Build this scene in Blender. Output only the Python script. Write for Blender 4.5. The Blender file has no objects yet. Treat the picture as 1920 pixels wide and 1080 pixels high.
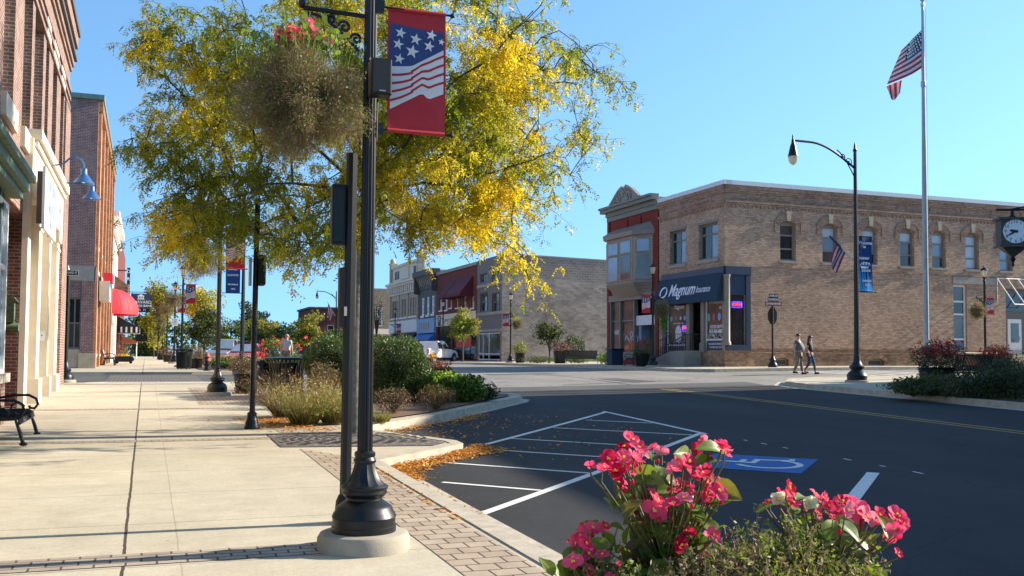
import bpy, bmesh, math, random
import numpy as np
from mathutils import Vector, Matrix, Euler
from math import sin, cos, pi, radians, atan2, sqrt
SC = bpy.context.scene
COL = SC.collection
R = radians

# ---------------------------------------------------------------- camera, sky, sun, exposure
FPX = 1850.0; YAW = R(20.3); PITCH = 0.046; ROLL = 0.007; SHY = 40.0; CAMZ = 1.6
cd = bpy.data.cameras.new('camera'); cam = bpy.data.objects.new('camera', cd); COL.objects.link(cam)
cd.sensor_width = 36.0; cd.lens = 36.0*FPX/1920.0; cd.shift_y = SHY/1920.0
cd.clip_start = 0.05; cd.clip_end = 3000
CM = Matrix.Translation((0, 0, CAMZ)) @ Matrix.Rotation(-YAW, 4, 'Z') @ Matrix.Rotation(pi/2+PITCH, 4, 'X') @ Matrix.Rotation(ROLL, 4, 'Z')
cam.matrix_world = CM
SC.camera = cam
SUN_EL = R(25.0); SUN_DIR = Vector((1.0, -0.035, 0)).normalized()     # towards the sun, horizontally
w = bpy.data.worlds.new('World'); SC.world = w; w.use_nodes = True
wn = w.node_tree.nodes; wl = w.node_tree.links
sky = wn.new('ShaderNodeTexSky'); sky.sky_type = 'NISHITA'; sky.sun_disc = False
sky.sun_elevation = SUN_EL; sky.sun_rotation = atan2(SUN_DIR.x, SUN_DIR.y)
sky.altitude = 250; sky.air_density = 1.0; sky.dust_density = 0.3; sky.ozone_density = 2.0
tc = wn.new('ShaderNodeTexCoord'); mpn = wn.new('ShaderNodeMapping'); mpn.inputs['Scale'].default_value = (1, 1, .75); mpn.inputs['Location'].default_value = (0, 0, .20)
wl.new(tc.outputs['Generated'], mpn.inputs['Vector']); wl.new(mpn.outputs['Vector'], sky.inputs['Vector'])
tint = wn.new('ShaderNodeMix'); tint.data_type = 'RGBA'; tint.blend_type = 'MULTIPLY'; tint.inputs[0].default_value = 1.0; tint.inputs[7].default_value = (.80, 1.03, 1.09, 1)
wl.new(sky.outputs['Color'], tint.inputs[6]); wl.new(tint.outputs[2], wn['Background'].inputs['Color'])
wn['Background'].inputs['Strength'].default_value = 0.125
sl = bpy.data.lights.new('sun', 'SUN'); sl.energy = 5.0; sl.angle = R(0.55); sl.color = (1.0, 0.90, 0.74)
so = bpy.data.objects.new('sun', sl); COL.objects.link(so)
sd = Vector((SUN_DIR.x*cos(SUN_EL), SUN_DIR.y*cos(SUN_EL), sin(SUN_EL)))
so.rotation_euler = sd.to_track_quat('Z', 'Y').to_euler(); so.location = (20, 0, 40)
SC.view_settings.view_transform = 'Standard'; SC.view_settings.look = 'None'
SC.view_settings.exposure = 1.18; SC.view_settings.gamma = 1.0
SC.render.film_transparent = False
try:
    SC.cycles.max_bounces = 6; SC.cycles.transparent_max_bounces = 12
except Exception: pass

# ---------------------------------------------------------------- photo geometry helpers (pixels of the 1920 x 1080 photo)
CMi = CM.inverted(); R3 = CM.to_3x3(); CO = Vector((0, 0, CAMZ)); FW = Vector((sin(YAW), cos(YAW), 0))
def ray(px, py): return R3 @ Vector(((px-960)/FPX, (540-py+SHY)/FPX, -1.0))
def at(px, py, d):
    r = ray(px, py); return CO + r*(d/r.dot(FW))
def onY(px, py, Y):
    r = ray(px, py); return CO + r*(Y/r.y)
def onX(px, py, X):
    r = ray(px, py); return CO + r*(X/r.x)
def proj(p):
    q = CMi @ Vector(p); return (960+FPX*q.x/-q.z, 540+SHY-FPX*q.y/-q.z)
CP = np.array([(1.7,8,-.13),(-2.5,20,.2),(-2.5,31.7,.38),(1.8,27.6,.37),(1.7,55.9,.68),(-2.5,53,.65),(2,130,.80),(16.1,14.6,.15),
  (16.1,30,.47),(22.9,27.8,.72),(20.5,18.5,.34),(24,30,.66),(28,39,.84),(28.6,44.9,.93),(49,44.9,.98),(28.6,80,.85),(28.6,122,.85),
  (5.6,16.1,.04),(3.2,9.85,-.1),(10.4,21.7,.16),(8,27,.3),(14,45,.68),(60,42,1.0),(-20,40,.5),(-12,8,-.1),(20,0,-.1),(0,-12,-.25),(12,80,.78),(12,140,.8),(40,10,.3)])
_ls = 24.0
_X = np.c_[np.ones(len(CP)), CP[:,0], CP[:,1]]
_beta = np.array([-.1, .008, .006]); _beta = np.linalg.lstsq(_X, CP[:,2], rcond=None)[0]
_res = CP[:,2]-_X@_beta
_K = np.exp(-((CP[:,None,:2]-CP[None,:,:2])**2).sum(-1)/(2*_ls*_ls))*0.2
_al = np.linalg.solve(_K+np.eye(len(CP))*0.004, _res)
def G(x, y):
    x = min(max(x, -40), 75); y = min(max(y, -20), 150)
    k = np.exp(-((CP[:,0]-x)**2+(CP[:,1]-y)**2)/(2*_ls*_ls))*0.2
    return float(_beta[0]+_beta[1]*x+_beta[2]*y+k@_al)
SW = 0.14
def S(x, y): return G(x, y)+SW
def spot(px, d, up=0.0):
    py = 690
    for _ in range(4):
        p = at(px, py, d); z = G(p.x, p.y)+up; py = proj((p.x, p.y, z))[1]
    return Vector((p.x, p.y, z))

# ---------------------------------------------------------------- object helpers
ORG = {}
def tag(o, label=None, cat=None, group=None, kind=None):
    if label: o['label'] = label
    if cat: o['category'] = cat
    if group: o['group'] = group
    if kind: o['kind'] = kind
    return o
def thing(name, label, cat, loc=(0,0,0), rz=0.0, group=None):
    o = bpy.data.objects.new(name, None); COL.objects.link(o); o.empty_display_size = .2
    o.location = loc; o.rotation_euler = (0, 0, rz); ORG[o.name] = Vector(loc)
    return tag(o, label, cat, group)
class MB:
    """collects faces; world coordinates unless built with local=True"""
    def __init__(s): s.v = []; s.f = []; s.m = []; s.mi = 0; s.M = None; s.st = []
    def add(s, vs, fs):
        n = len(s.v); s.st.append((n, len(s.f)))
        if s.M is not None: vs = [s.M @ Vector(p) for p in vs]
        s.v += [tuple(p) for p in vs]; s.f += [tuple(i+n for i in f) for f in fs]; s.m += [s.mi]*len(fs)
        return s
    def box(s, x0, x1, y0, y1, z0, z1):
        return s.add([(x0,y0,z0),(x1,y0,z0),(x1,y1,z0),(x0,y1,z0),(x0,y0,z1),(x1,y0,z1),(x1,y1,z1),(x0,y1,z1)],
              [(0,3,2,1),(4,5,6,7),(0,1,5,4),(1,2,6,5),(2,3,7,6),(3,0,4,7)])
    def quad(s, a, b, c, d): return s.add([a,b,c,d], [(0,1,2,3)])
    def poly(s, pts): return s.add(pts, [tuple(range(len(pts)))])
    def prism(s, pts, off):
        off = Vector(off); n = len(pts); a = [Vector(p) for p in pts]; b = [p+off for p in a]
        return s.add(a+b, [tuple(range(n))[::-1], tuple(range(n, 2*n))]+[(i, (i+1)%n, n+(i+1)%n, n+i) for i in range(n)])
    def lathe(s, prof, n=24, c=(0,0,0), star=0.0):
        cx, cy, cz = c; vs = []; fs = []
        for (r, z) in prof:
            for i in range(n):
                a = 2*pi*i/n; rr = r*(1-star*(i%2)); vs.append((cx+rr*cos(a), cy+rr*sin(a), cz+z))
        for k in range(len(prof)-1):
            for i in range(n):
                j = (i+1)%n; fs.append((k*n+i, k*n+j, (k+1)*n+j, (k+1)*n+i))
        fs.append(tuple(range(n))[::-1]); fs.append(tuple(range((len(prof)-1)*n, len(prof)*n)))
        return s.add(vs, fs)
    def tube(s, pts, r, n=8):
        pts = [Vector(p) for p in pts]; rs = r if isinstance(r, (list, tuple)) else [r]*len(pts)
        vs = []; fs = []; up = None
        for k, p in enumerate(pts):
            t = (pts[min(k+1, len(pts)-1)]-pts[max(k-1, 0)])
            if t.length < 1e-9: t = Vector((0,0,1))
            t.normalize()
            if up is None:
                up = Vector((0,0,1)) if abs(t.z) < .9 else Vector((1,0,0))
            e = t.cross(up)
            if e.length < 1e-6: e = t.orthogonal()
            e.normalize(); up = e.cross(t).normalized()
            for i in range(n):
                a = 2*pi*i/n; vs.append(p+(e*cos(a)+up*sin(a))*rs[k])
        for k in range(len(pts)-1):
            for i in range(n):
                j = (i+1)%n; fs.append((k*n+j, k*n+i, (k+1)*n+i, (k+1)*n+j))
        fs.append(tuple(range(n))); fs.append(tuple(range((len(pts)-1)*n, len(pts)*n))[::-1])
        return s.add(vs, fs)
    def cyl(s, a, b, r, n=16): return s.tube([a, b], r, n)
    def ell(s, c, rx, ry, rz, n=12, m=8, jit=0.0, rng=None):
        vs = [(c[0], c[1], c[2]-rz)]; fs = []
        for k in range(1, m):
            t = -pi/2+pi*k/m
            for i in range(n):
                a = 2*pi*i/n; j = 1+(rng.uniform(-jit, jit) if rng else 0)
                vs.append((c[0]+rx*j*cos(t)*cos(a), c[1]+ry*j*cos(t)*sin(a), c[2]+rz*j*sin(t)))
        vs.append((c[0], c[1], c[2]+rz))
        for i in range(n):
            j = (i+1)%n; fs.append((0, 1+j, 1+i)); fs.append((len(vs)-1, 1+(m-2)*n+i, 1+(m-2)*n+j))
        for k in range(m-2):
            for i in range(n):
                j = (i+1)%n; fs.append((1+k*n+i, 1+k*n+j, 1+(k+1)*n+j, 1+(k+1)*n+i))
        return s.add(vs, fs)
    def each(s, name, mat, parent=None, per=1, **kw):
        """every shape that was added becomes a part of its own"""
        out = []; st = s.st[::per]+[(len(s.v), len(s.f))]
        for (v0, f0), (v1, f1) in zip(st, st[1:]):
            m = MB(); m.v = s.v[v0:v1]; m.f = [tuple(i-v0 for i in f) for f in s.f[f0:f1]]; m.m = s.m[f0:f1]; out.append(m.build(name, mat, parent, **kw))
        return out
    def build(s, name, mat, parent=None, local=False, smooth=False, bevel=0.0, ang=35):
        me = bpy.data.meshes.new(name); o = bpy.data.objects.new(name, me); COL.objects.link(o)
        off = Vector((0,0,0))
        if parent is not None:
            o.parent = parent; ORG[o.name] = ORG.get(parent.name, Vector((0,0,0)))
            if not local: off = ORG[o.name]
        me.from_pydata([(p[0]-off.x, p[1]-off.y, p[2]-off.z) for p in s.v], [], s.f)
        for m in (mat if isinstance(mat, (list, tuple)) else [mat]): me.materials.append(m)
        if max(s.m, default=0) > 0: me.polygons.foreach_set('material_index', s.m)
        bm = bmesh.new(); bm.from_mesh(me); bmesh.ops.recalc_face_normals(bm, faces=bm.faces); bm.to_mesh(me); bm.free()
        if smooth:
            me.polygons.foreach_set('use_smooth', [True]*len(me.polygons)); me.set_sharp_from_angle(angle=R(ang))
        if bevel > 0:
            md = o.modifiers.new('bevel', 'BEVEL'); md.width = bevel; md.segments = 2; md.limit_method = 'ANGLE'; md.angle_limit = R(40)
        me.update(); return o
def npmesh(name, V, nv, mat, parent=None, mi=None, local=False, smooth=False):
    """V: (n*nv, 3) array, faces of nv consecutive vertices"""
    V = np.asarray(V, dtype=np.float64); n = len(V)//nv
    off = np.array(ORG.get(parent.name, (0,0,0))) if (parent is not None and not local) else np.zeros(3)
    me = bpy.data.meshes.new(name); me.vertices.add(len(V)); me.vertices.foreach_set('co', (V-off).astype(np.float32).ravel())
    me.loops.add(n*nv); me.loops.foreach_set('vertex_index', np.arange(n*nv, dtype=np.int32))
    me.polygons.add(n); me.polygons.foreach_set('loop_start', np.arange(0, n*nv, nv, dtype=np.int32))
    me.polygons.foreach_set('loop_total', np.full(n, nv, dtype=np.int32))
    for m in (mat if isinstance(mat, (list, tuple)) else [mat]): me.materials.append(m)
    if mi is not None: me.polygons.foreach_set('material_index', np.asarray(mi, dtype=np.int32))
    me.update(calc_edges=True)
    o = bpy.data.objects.new(name, me); COL.objects.link(o)
    if parent is not None: o.parent = parent; ORG[o.name] = ORG.get(parent.name, Vector((0,0,0)))
    return o
def copy_tree(o, loc=None, rz=None, parent=None, label=None):
    c = o.copy(); COL.objects.link(c)
    if parent is not None: c.parent = parent
    if loc is not None: c.location = loc; ORG[c.name] = Vector(loc)
    if rz is not None: c.rotation_euler = (0, 0, rz)
    if label: c['label'] = label
    for ch in list(o.children): copy_tree(ch, parent=c)
    return c
def text(name, s, size, origin, u, v, mat, parent=None, depth=.004, align='CENTER', shear=0.0, width=1.0, local=False, bold=0.0, fit=None):
    """raised lettering: u = reading direction, v = up"""
    cu = bpy.data.curves.new(name, 'FONT'); cu.body = s; cu.size = size; cu.extrude = depth; cu.align_x = align; cu.align_y = 'CENTER'
    cu.shear = shear; cu.offset = bold; cu.resolution_u = 2; cu.space_line = .85
    t = bpy.data.objects.new(name, cu); COL.objects.link(t)
    me = bpy.data.meshes.new_from_object(t.evaluated_get(bpy.context.evaluated_depsgraph_get()))
    bpy.data.objects.remove(t); bpy.data.curves.remove(cu)
    me.name = name
    if fit:
        xs = [q.co.x for q in me.vertices]; width = fit/(max(xs)-min(xs)); me.transform(Matrix.Translation((-(max(xs)+min(xs))/2, 0, 0)))
    u = Vector(u).normalized(); v = Vector(v).normalized(); n = u.cross(v)
    M = Matrix(((u.x*width, v.x, n.x, origin[0]), (u.y*width, v.y, n.y, origin[1]), (u.z*width, v.z, n.z, origin[2]), (0,0,0,1)))
    me.transform(M); o = bpy.data.objects.new(name, me); COL.objects.link(o)
    if parent is not None:
        o.parent = parent; ORG[o.name] = ORG.get(parent.name, Vector((0,0,0)))
        if not local: me.transform(Matrix.Translation(-ORG[o.name]))
    me.materials.clear(); me.materials.append(mat); return o
def sheet(name, pts, up, mat, skirt=0.0, step=1.5, fn=G, kind='structure', parent=None):
    """polygon laid on the ground surface; skirt makes its edge a real step"""
    bm = bmesh.new(); vs = [bm.verts.new((x, y, 0)) for x, y in pts]; bm.faces.new(vs)
    xs = [p[0] for p in pts]; ys = [p[1] for p in pts]
    for a, lo, hi in ((0, min(xs), max(xs)), (1, min(ys), max(ys))):
        st = max(step, (hi-lo)/70.0); c = lo+st
        while c < hi-1e-3:
            co = [0,0,0]; no = [0,0,0]; co[a] = c; no[a] = 1
            bmesh.ops.bisect_plane(bm, geom=bm.verts[:]+bm.edges[:]+bm.faces[:], plane_co=co, plane_no=no); c += st
    for v in bm.verts: v.co.z = fn(v.co.x, v.co.y)+up
    bmesh.ops.recalc_face_normals(bm, faces=bm.faces)
    if sum(f.normal.z for f in bm.faces) < 0: bmesh.ops.reverse_faces(bm, faces=bm.faces)
    if skirt > 0:
        be = [e for e in bm.edges if e.is_boundary]
        r = bmesh.ops.extrude_edge_only(bm, edges=be)
        for v in [g for g in r['geom'] if isinstance(g, bmesh.types.BMVert)]: v.co.z -= skirt
        bmesh.ops.recalc_face_normals(bm, faces=bm.faces)
        top = [f for f in bm.faces if abs(f.normal.z) > .7]
        if top and sum(f.normal.z for f in top) < 0: bmesh.ops.reverse_faces(bm, faces=bm.faces)
    me = bpy.data.meshes.new(name); bm.to_mesh(me); bm.free(); me.materials.append(mat)
    o = bpy.data.objects.new(name, me); COL.objects.link(o)
    if parent is not None: o.parent = parent; ORG[o.name] = ORG.get(parent.name, Vector((0,0,0)))
    elif kind: o['kind'] = kind
    return o
def strip(pts, wd):
    """polygon of a line of width wd through pts (2-D)"""
    L = []; Rr = []
    for i, p in enumerate(pts):
        p = Vector(p); a = Vector(pts[max(i-1, 0)]); b = Vector(pts[min(i+1, len(pts)-1)])
        t = (b-a).normalized(); n = Vector((-t.y, t.x))*wd/2; L.append(tuple(p+n)); Rr.append(tuple(p-n))
    return L+Rr[::-1]

# ---------------------------------------------------------------- materials
class NT:
    def __init__(s, name):
        s.m = bpy.data.materials.new(name); s.m.use_nodes = True; s.t = s.m.node_tree; s.b = s.t.nodes['Principled BSDF']; s.out = s.t.nodes['Material Output']
    def n(s, typ, **kw):
        nd = s.t.nodes.new(typ)
        for k, v in kw.items(): setattr(nd, k, v)
        return nd
    def l(s, a, b): s.t.links.new(a, b)
    def noise(s, vec, scale, detail=4, rough=.6):
        n = s.n('ShaderNodeTexNoise'); n.inputs['Scale'].default_value = scale; n.inputs['Detail'].default_value = detail; n.inputs['Roughness'].default_value = rough
        if vec is not None: s.l(vec, n.inputs['Vector'])
        return n.outputs['Fac']
    def ramp(s, fac, stops, interp='LINEAR'):
        r = s.n('ShaderNodeValToRGB'); r.color_ramp.interpolation = interp; e = r.color_ramp.elements
        while len(e) < len(stops): e.new(.5)
        for i, (p, c) in enumerate(stops): e[i].position = p; e[i].color = (*c, 1) if len(c) == 3 else c
        s.l(fac, r.inputs['Fac']); return r.outputs['Color']
    def mix(s, fac, a, b, mode='MIX'):
        m = s.n('ShaderNodeMix', data_type='RGBA', blend_type=mode)
        for k, x in ((0, fac), (6, a), (7, b)):
            if hasattr(x, 'links') or hasattr(x, 'is_output'): s.l(x, m.inputs[k])
            elif isinstance(x, (int, float)): m.inputs[k].default_value = x
            else: m.inputs[k].default_value = (*x, 1)
        return m.outputs[2]
    def math(s, op, a, b=None):
        m = s.n('ShaderNodeMath', operation=op)
        for k, x in ((0, a), (1, b)):
            if x is None: continue
            if isinstance(x, (int, float)): m.inputs[k].default_value = x
            else: s.l(x, m.inputs[k])
        return m.outputs[0]
    def obj(s): return s.n('ShaderNodeTexCoord').outputs['Object']
    def sep(s, v):
        x = s.n('ShaderNodeSeparateXYZ'); s.l(v, x.inputs[0]); return x.outputs
    def comb(s, x, y, z=0.0):
        c = s.n('ShaderNodeCombineXYZ')
        for k, q in enumerate((x, y, z)):
            if isinstance(q, (int, float)): c.inputs[k].default_value = q
            else: s.l(q, c.inputs[k])
        return c.outputs[0]
    def boxuv(s):
        tc = s.n('ShaderNodeTexCoord'); o = s.sep(tc.outputs['Object']); nn = s.sep(tc.outputs['Normal'])
        side = s.math('GREATER_THAN', s.math('ABSOLUTE', nn[0]), .6)
        flat = s.math('GREATER_THAN', s.math('ABSOLUTE', nn[2]), .6)
        mx = s.n('ShaderNodeMix', data_type='FLOAT'); s.l(side, mx.inputs[0]); s.l(o[0], mx.inputs[2]); s.l(o[1], mx.inputs[3])
        mz = s.n('ShaderNodeMix', data_type='FLOAT'); s.l(flat, mz.inputs[0]); s.l(o[2], mz.inputs[2]); s.l(o[1], mz.inputs[3])
        return s.comb(mx.outputs[0], mz.outputs[0])
    def bump(s, h, strength=.3, dist=.01):
        b = s.n('ShaderNodeBump'); b.inputs['Strength'].default_value = strength; b.inputs['Distance'].default_value = dist
        s.l(h, b.inputs['Height']); s.l(b.outputs[0], s.b.inputs['Normal'])
    def set(s, rough=None, metal=None, spec=None, coat=None):
        for k, v in (('Roughness', rough), ('Metallic', metal), ('Specular IOR Level', spec), ('Coat Weight', coat)):
            if v is not None: s.b.inputs[k].default_value = v
def mul(c, k): return tuple(min(1, x*k) for x in c)
def simple(name, col, rough=.6, metal=0, var=.15, scale=6, bump=0, spec=.5, coat=0, bscale=60):
    t = NT(name); o = t.obj(); f = t.noise(o, scale)
    t.l(t.ramp(f, [(.3, mul(col, 1-var)), (.7, mul(col, 1+var))]), t.b.inputs['Base Color']); t.set(rough, metal, spec, coat)
    if bump: t.bump(t.noise(o, bscale, 3), bump, .01)
    return t.m
def brickmat(name, c1, c2, mort, w=.215, h=.075, ms=.010, var=.25, big=.35, bump=.35, rough=.9, stain=None, off=.5, mcol=None):
    t = NT(name); uv = t.boxuv(); b = t.n('ShaderNodeTexBrick'); b.offset = off
    b.inputs['Color1'].default_value = (*c1, 1); b.inputs['Color2'].default_value = (*c2, 1); b.inputs['Mortar'].default_value = (*mort, 1)
    b.inputs['Scale'].default_value = 1; b.inputs['Mortar Size'].default_value = ms; b.inputs['Mortar Smooth'].default_value = .2
    b.inputs['Brick Width'].default_value = w; b.inputs['Row Height'].default_value = h; b.inputs['Bias'].default_value = 0
    t.l(uv, b.inputs['Vector']); o = t.obj()
    n1 = t.noise(o, 1/big, 5, .65); n2 = t.noise(o, 14, 3)
    c = t.mix(1.0, b.outputs['Color'], t.ramp(n1, [(.3, (1-var,)*3), (.7, (1+var,)*3)]), 'MULTIPLY')
    c = t.mix(1.0, c, t.ramp(n2, [(.25, (.8,)*3), (.75, (1.2,)*3)]), 'MULTIPLY')
    if stain: c = t.mix(t.math('MULTIPLY', t.ramp(t.noise(o, .35, 6, .7), [(.5, (0,)*3), (.66, (1,)*3)]), .55), c, stain)
    t.l(c, t.b.inputs['Base Color']); t.set(rough, 0, .3)
    inv = t.math('SUBTRACT', 1.0, b.outputs['Fac']); t.bump(t.math('ADD', inv, t.math('MULTIPLY', n2, .6)), bump, .012); return t.m
def leafmat(name, cols, trans=.35, rough=.55, spec=.35):
    t = NT(name); g = t.n('ShaderNodeNewGeometry'); n = len(cols)
    c = t.ramp(g.outputs['Random Per Island'], [((i+.5)/n, x) for i, x in enumerate(cols)])
    t.l(c, t.b.inputs['Base Color']); t.set(rough, 0, spec)
    tr = t.n('ShaderNodeBsdfTranslucent'); t.l(t.mix(1.0, c, (1.5, 1.5, .9), 'MULTIPLY'), tr.inputs['Color'])
    ms = t.n('ShaderNodeMixShader'); ms.inputs[0].default_value = trans
    t.l(t.b.outputs[0], ms.inputs[1]); t.l(tr.outputs[0], ms.inputs[2]); t.l(ms.outputs[0], t.out.inputs['Surface']); return t.m
def glassmat(name, col, rough=.04, var=.3, scale=1.5):
    t = NT(name); o = t.obj(); f = t.noise(o, scale, 2)
    t.l(t.ramp(f, [(.3, mul(col, 1-var)), (.7, mul(col, 1+var))]), t.b.inputs['Base Color']); t.set(rough, 0, .7); t.b.inputs['IOR'].default_value = 1.5; return t.m
M = {}
M['brick_pink'] = brickmat('brick_pink', (.155,.078,.06), (.225,.12,.092), (.33,.28,.24), var=.28)
M['brick_dark'] = brickmat('brick_dark', (.13,.052,.042), (.19,.085,.065), (.26,.23,.20), w=.22, h=.075)
M['brick_side'] = brickmat('brick_side', (.17,.075,.068), (.24,.115,.10), (.34,.29,.27), var=.28, stain=(.30,.22,.2))
M['brick_orange'] = brickmat('brick_orange', (.33,.135,.062), (.41,.19,.092), (.38,.31,.23), var=.25)
M['brick_buff'] = brickmat('brick_buff', (.335,.205,.14), (.54,.365,.25), (.25,.175,.12), w=.23, h=.09, ms=.011, var=.18, big=2.2, bump=.5)
M['brick_buff_trim'] = brickmat('brick_buff_trim', (.27,.16,.11), (.42,.265,.18), (.19,.13,.10), w=.23, h=.09, var=.2, big=1.5)
M['brick_base'] = brickmat('brick_base', (.21,.115,.062), (.40,.23,.13), (.25,.19,.14), w=.23, h=.09, var=.35, big=1.0)
M['brick_red'] = brickmat('brick_red', (.17,.028,.020), (.22,.04,.028), (.14,.028,.022), ms=.006, var=.15)
M['brick_maroon'] = brickmat('brick_maroon', (.13,.04,.032), (.16,.05,.04), (.12,.04,.034), ms=.005, var=.12)
M['brick_grey'] = brickmat('brick_grey', (.20,.17,.145), (.34,.295,.25), (.24,.21,.185), w=.5, h=.17, ms=.016, var=.3, big=2.5, stain=(.40,.37,.33))
M['brick_grey_top'] = brickmat('brick_grey_top', (.19,.165,.145), (.24,.21,.185), (.31,.29,.26), w=.5, h=.22, ms=.02, var=.18, big=2.5)
M['brick_tan'] = brickmat('brick_tan', (.24,.17,.105), (.36,.27,.17), (.30,.26,.2), var=.25)
M['stone_cream'] = simple('stone_cream', (.66,.58,.46), .8, var=.08, scale=3, bump=.15)
M['stone_tan'] = simple('stone_tan', (.42,.35,.25), .85, var=.15, scale=3, bump=.2)
M['stone_grey'] = simple('stone_grey', (.30,.27,.235), .85, var=.15, scale=3, bump=.2)
M['dark_grey_paint'] = simple('dark_grey_paint', (.075,.07,.07), .7, var=.1)
M['grey_paint'] = simple('grey_paint', (.15,.135,.125), .75, var=.1)
M['taupe_paint'] = simple('taupe_paint', (.235,.195,.16), .6, var=.1)
M['green_grey_paint'] = simple('green_grey_paint', (.16,.165,.14), .6, var=.1)
M['white_paint'] = simple('white_paint', (.72,.70,.66), .55, var=.06)
M['white_metal'] = simple('white_metal', (.62,.63,.64), .45, var=.06)
M['navy_paint'] = simple('navy_paint', (.012,.034,.075), .5, var=.12)
M['navy_cloth'] = simple('navy_cloth', (.004,.026,.058), .75, var=.12)
M['blue_lamp'] = simple('blue_lamp', (.022,.09,.26), .35, var=.1, spec=.6)
M['blue_paint'] = simple('blue_paint', (.03,.14,.42), .55)
M['light_blue_paint'] = simple('light_blue_paint', (.22,.36,.58), .6)
M['copper_green'] = simple('copper_green', (.10,.155,.095), .6, var=.5, scale=9, bump=.2)
M['green_paint'] = simple('green_paint', (.03,.085,.05), .5, var=.2)
M['black_iron'] = simple('black_iron', (.0055,.0065,.008), .40, var=.25, scale=12, spec=.38)
M['black_plastic'] = simple('black_plastic', (.007,.008,.010), .42, spec=.35)
M['brown_sign'] = simple('brown_sign', (.035,.02,.017), .6)
M['iron_green'] = simple('iron_green', (.007,.014,.015), .42, var=.25, scale=12, spec=.38)
M['steel'] = simple('steel', (.34,.36,.37), .42, .0, var=.12, scale=4, spec=.6)
M['chrome'] = simple('chrome', (.55,.56,.57), .25, .9, var=.05)
M['red_cloth'] = simple('red_cloth', (.42,.022,.030), .8, var=.1, bump=.1, bscale=300)
M['bright_red_cloth'] = simple('bright_red_cloth', (.78,.025,.04), .7, var=.06)
M['awning_under'] = simple('awning_under', (.45,.28,.25), .8)
M['maroon_cloth'] = simple('maroon_cloth', (.11,.012,.024), .8, var=.15)
M['brown_shingle'] = simple('brown_shingle', (.20,.115,.07), .85, var=.35, scale=3)
M['orange_cloth'] = simple('orange_cloth', (.75,.22,.08), .8)
M['flag_blue'] = simple('flag_blue', (.028,.055,.16), .8, var=.1)
M['flag_red'] = simple('flag_red', (.48,.025,.045), .8, var=.1)
M['flag_white'] = simple('flag_white', (.66,.62,.60), .8, var=.06)
M['banner_blue'] = simple('banner_blue', (.010,.055,.20), .7)
M['banner_sky'] = simple('banner_sky', (.07,.45,.92), .7)
M['letter_white'] = simple('letter_white', (.78,.80,.84), .6, var=.03)
M['letter_dark'] = simple('letter_dark', (.02,.02,.025), .6)
M['letter_blue'] = simple('letter_blue', (.25,.33,.45), .6)
M['letter_gold'] = simple('letter_gold', (.35,.25,.13), .6)
M['glass'] = glassmat('glass', (.016,.02,.026))
M['glass_blind'] = glassmat('glass_blind', (.42,.46,.52), .25, .08)
M['glass_sky'] = glassmat('glass_sky', (.20,.28,.38), .12, .12)  # reflected sky put into the pane's base colour
M['glass_mid'] = glassmat('glass_mid', (.07,.065,.06), .06, .5, .8)
M['rubber'] = simple('rubber', (.012,.012,.012), .8)
def paint(name, col, under, wear):
    t = NT(name); o = t.obj(); n1 = t.noise(o, 28, 5, .75); n2 = t.noise(o, 5, 4, .6)
    c = t.ramp(n2, [(.3, mul(col, .86)), (.7, col)]); f = t.ramp(t.math('ADD', t.math('MULTIPLY', n1, .7), t.math('MULTIPLY', n2, .3)), [(wear, (0,)*3), (wear+.05, (1,)*3)])
    t.l(t.mix(f, c, under), t.b.inputs['Base Color']); t.set(.75, 0, .3); t.bump(n1, .2, .004); return t.m
M['line_white'] = paint('line_white', (.72,.71,.68), (.10,.10,.10), .60)
M['line_yellow'] = paint('line_yellow', (.50,.29,.08), (.07,.06,.05), .55)
M['ada_blue'] = paint('ada_blue', (.025,.125,.38), (.05,.07,.10), .60)
M['concrete'] = simple('concrete', (.33,.29,.225), .9, var=.14, scale=4, bump=.3, bscale=90)
M['curb'] = simple('curb', (.42,.365,.285), .9, var=.2, scale=5, bump=.35, bscale=70)
M['mulch'] = simple('mulch', (.14,.085,.05), .95, var=.5, scale=25, bump=.8, bscale=60)
M['bark'] = simple('bark', (.075,.055,.042), .9, var=.45, scale=7, bump=.7, bscale=35)
M['bark_grey'] = simple('bark_grey', (.22,.20,.17), .9, var=.5, scale=9, bump=.7, bscale=35)
M['twig'] = simple('twig', (.10,.07,.05), .9, var=.3)
def lit(name, col, em, strength):
    t = NT(name); t.b.inputs['Base Color'].default_value = (*col, 1); t.b.inputs['Emission Color'].default_value = (*em, 1); t.b.inputs['Emission Strength'].default_value = strength; return t.m
M['neon_red'] = lit('neon_red', (.5,.02,.05), (1,.04,.1), 1.1)
M['neon_blue'] = lit('neon_blue', (.02,.02,.5), (.08,.06,1), .9)
def lampglass():
    t = NT('lamp_glass'); t.b.inputs['Base Color'].default_value = (.80,.74,.58,1); t.set(.25, 0, .5)
    tr = t.n('ShaderNodeBsdfTranslucent'); tr.inputs['Color'].default_value = (.9,.85,.7,1); ms = t.n('ShaderNodeMixShader'); ms.inputs[0].default_value = .5
    t.l(t.b.outputs[0], ms.inputs[1]); t.l(tr.outputs[0], ms.inputs[2]); t.l(ms.outputs[0], t.out.inputs['Surface']); return t.m
M['lamp_glass'] = lampglass()
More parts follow.
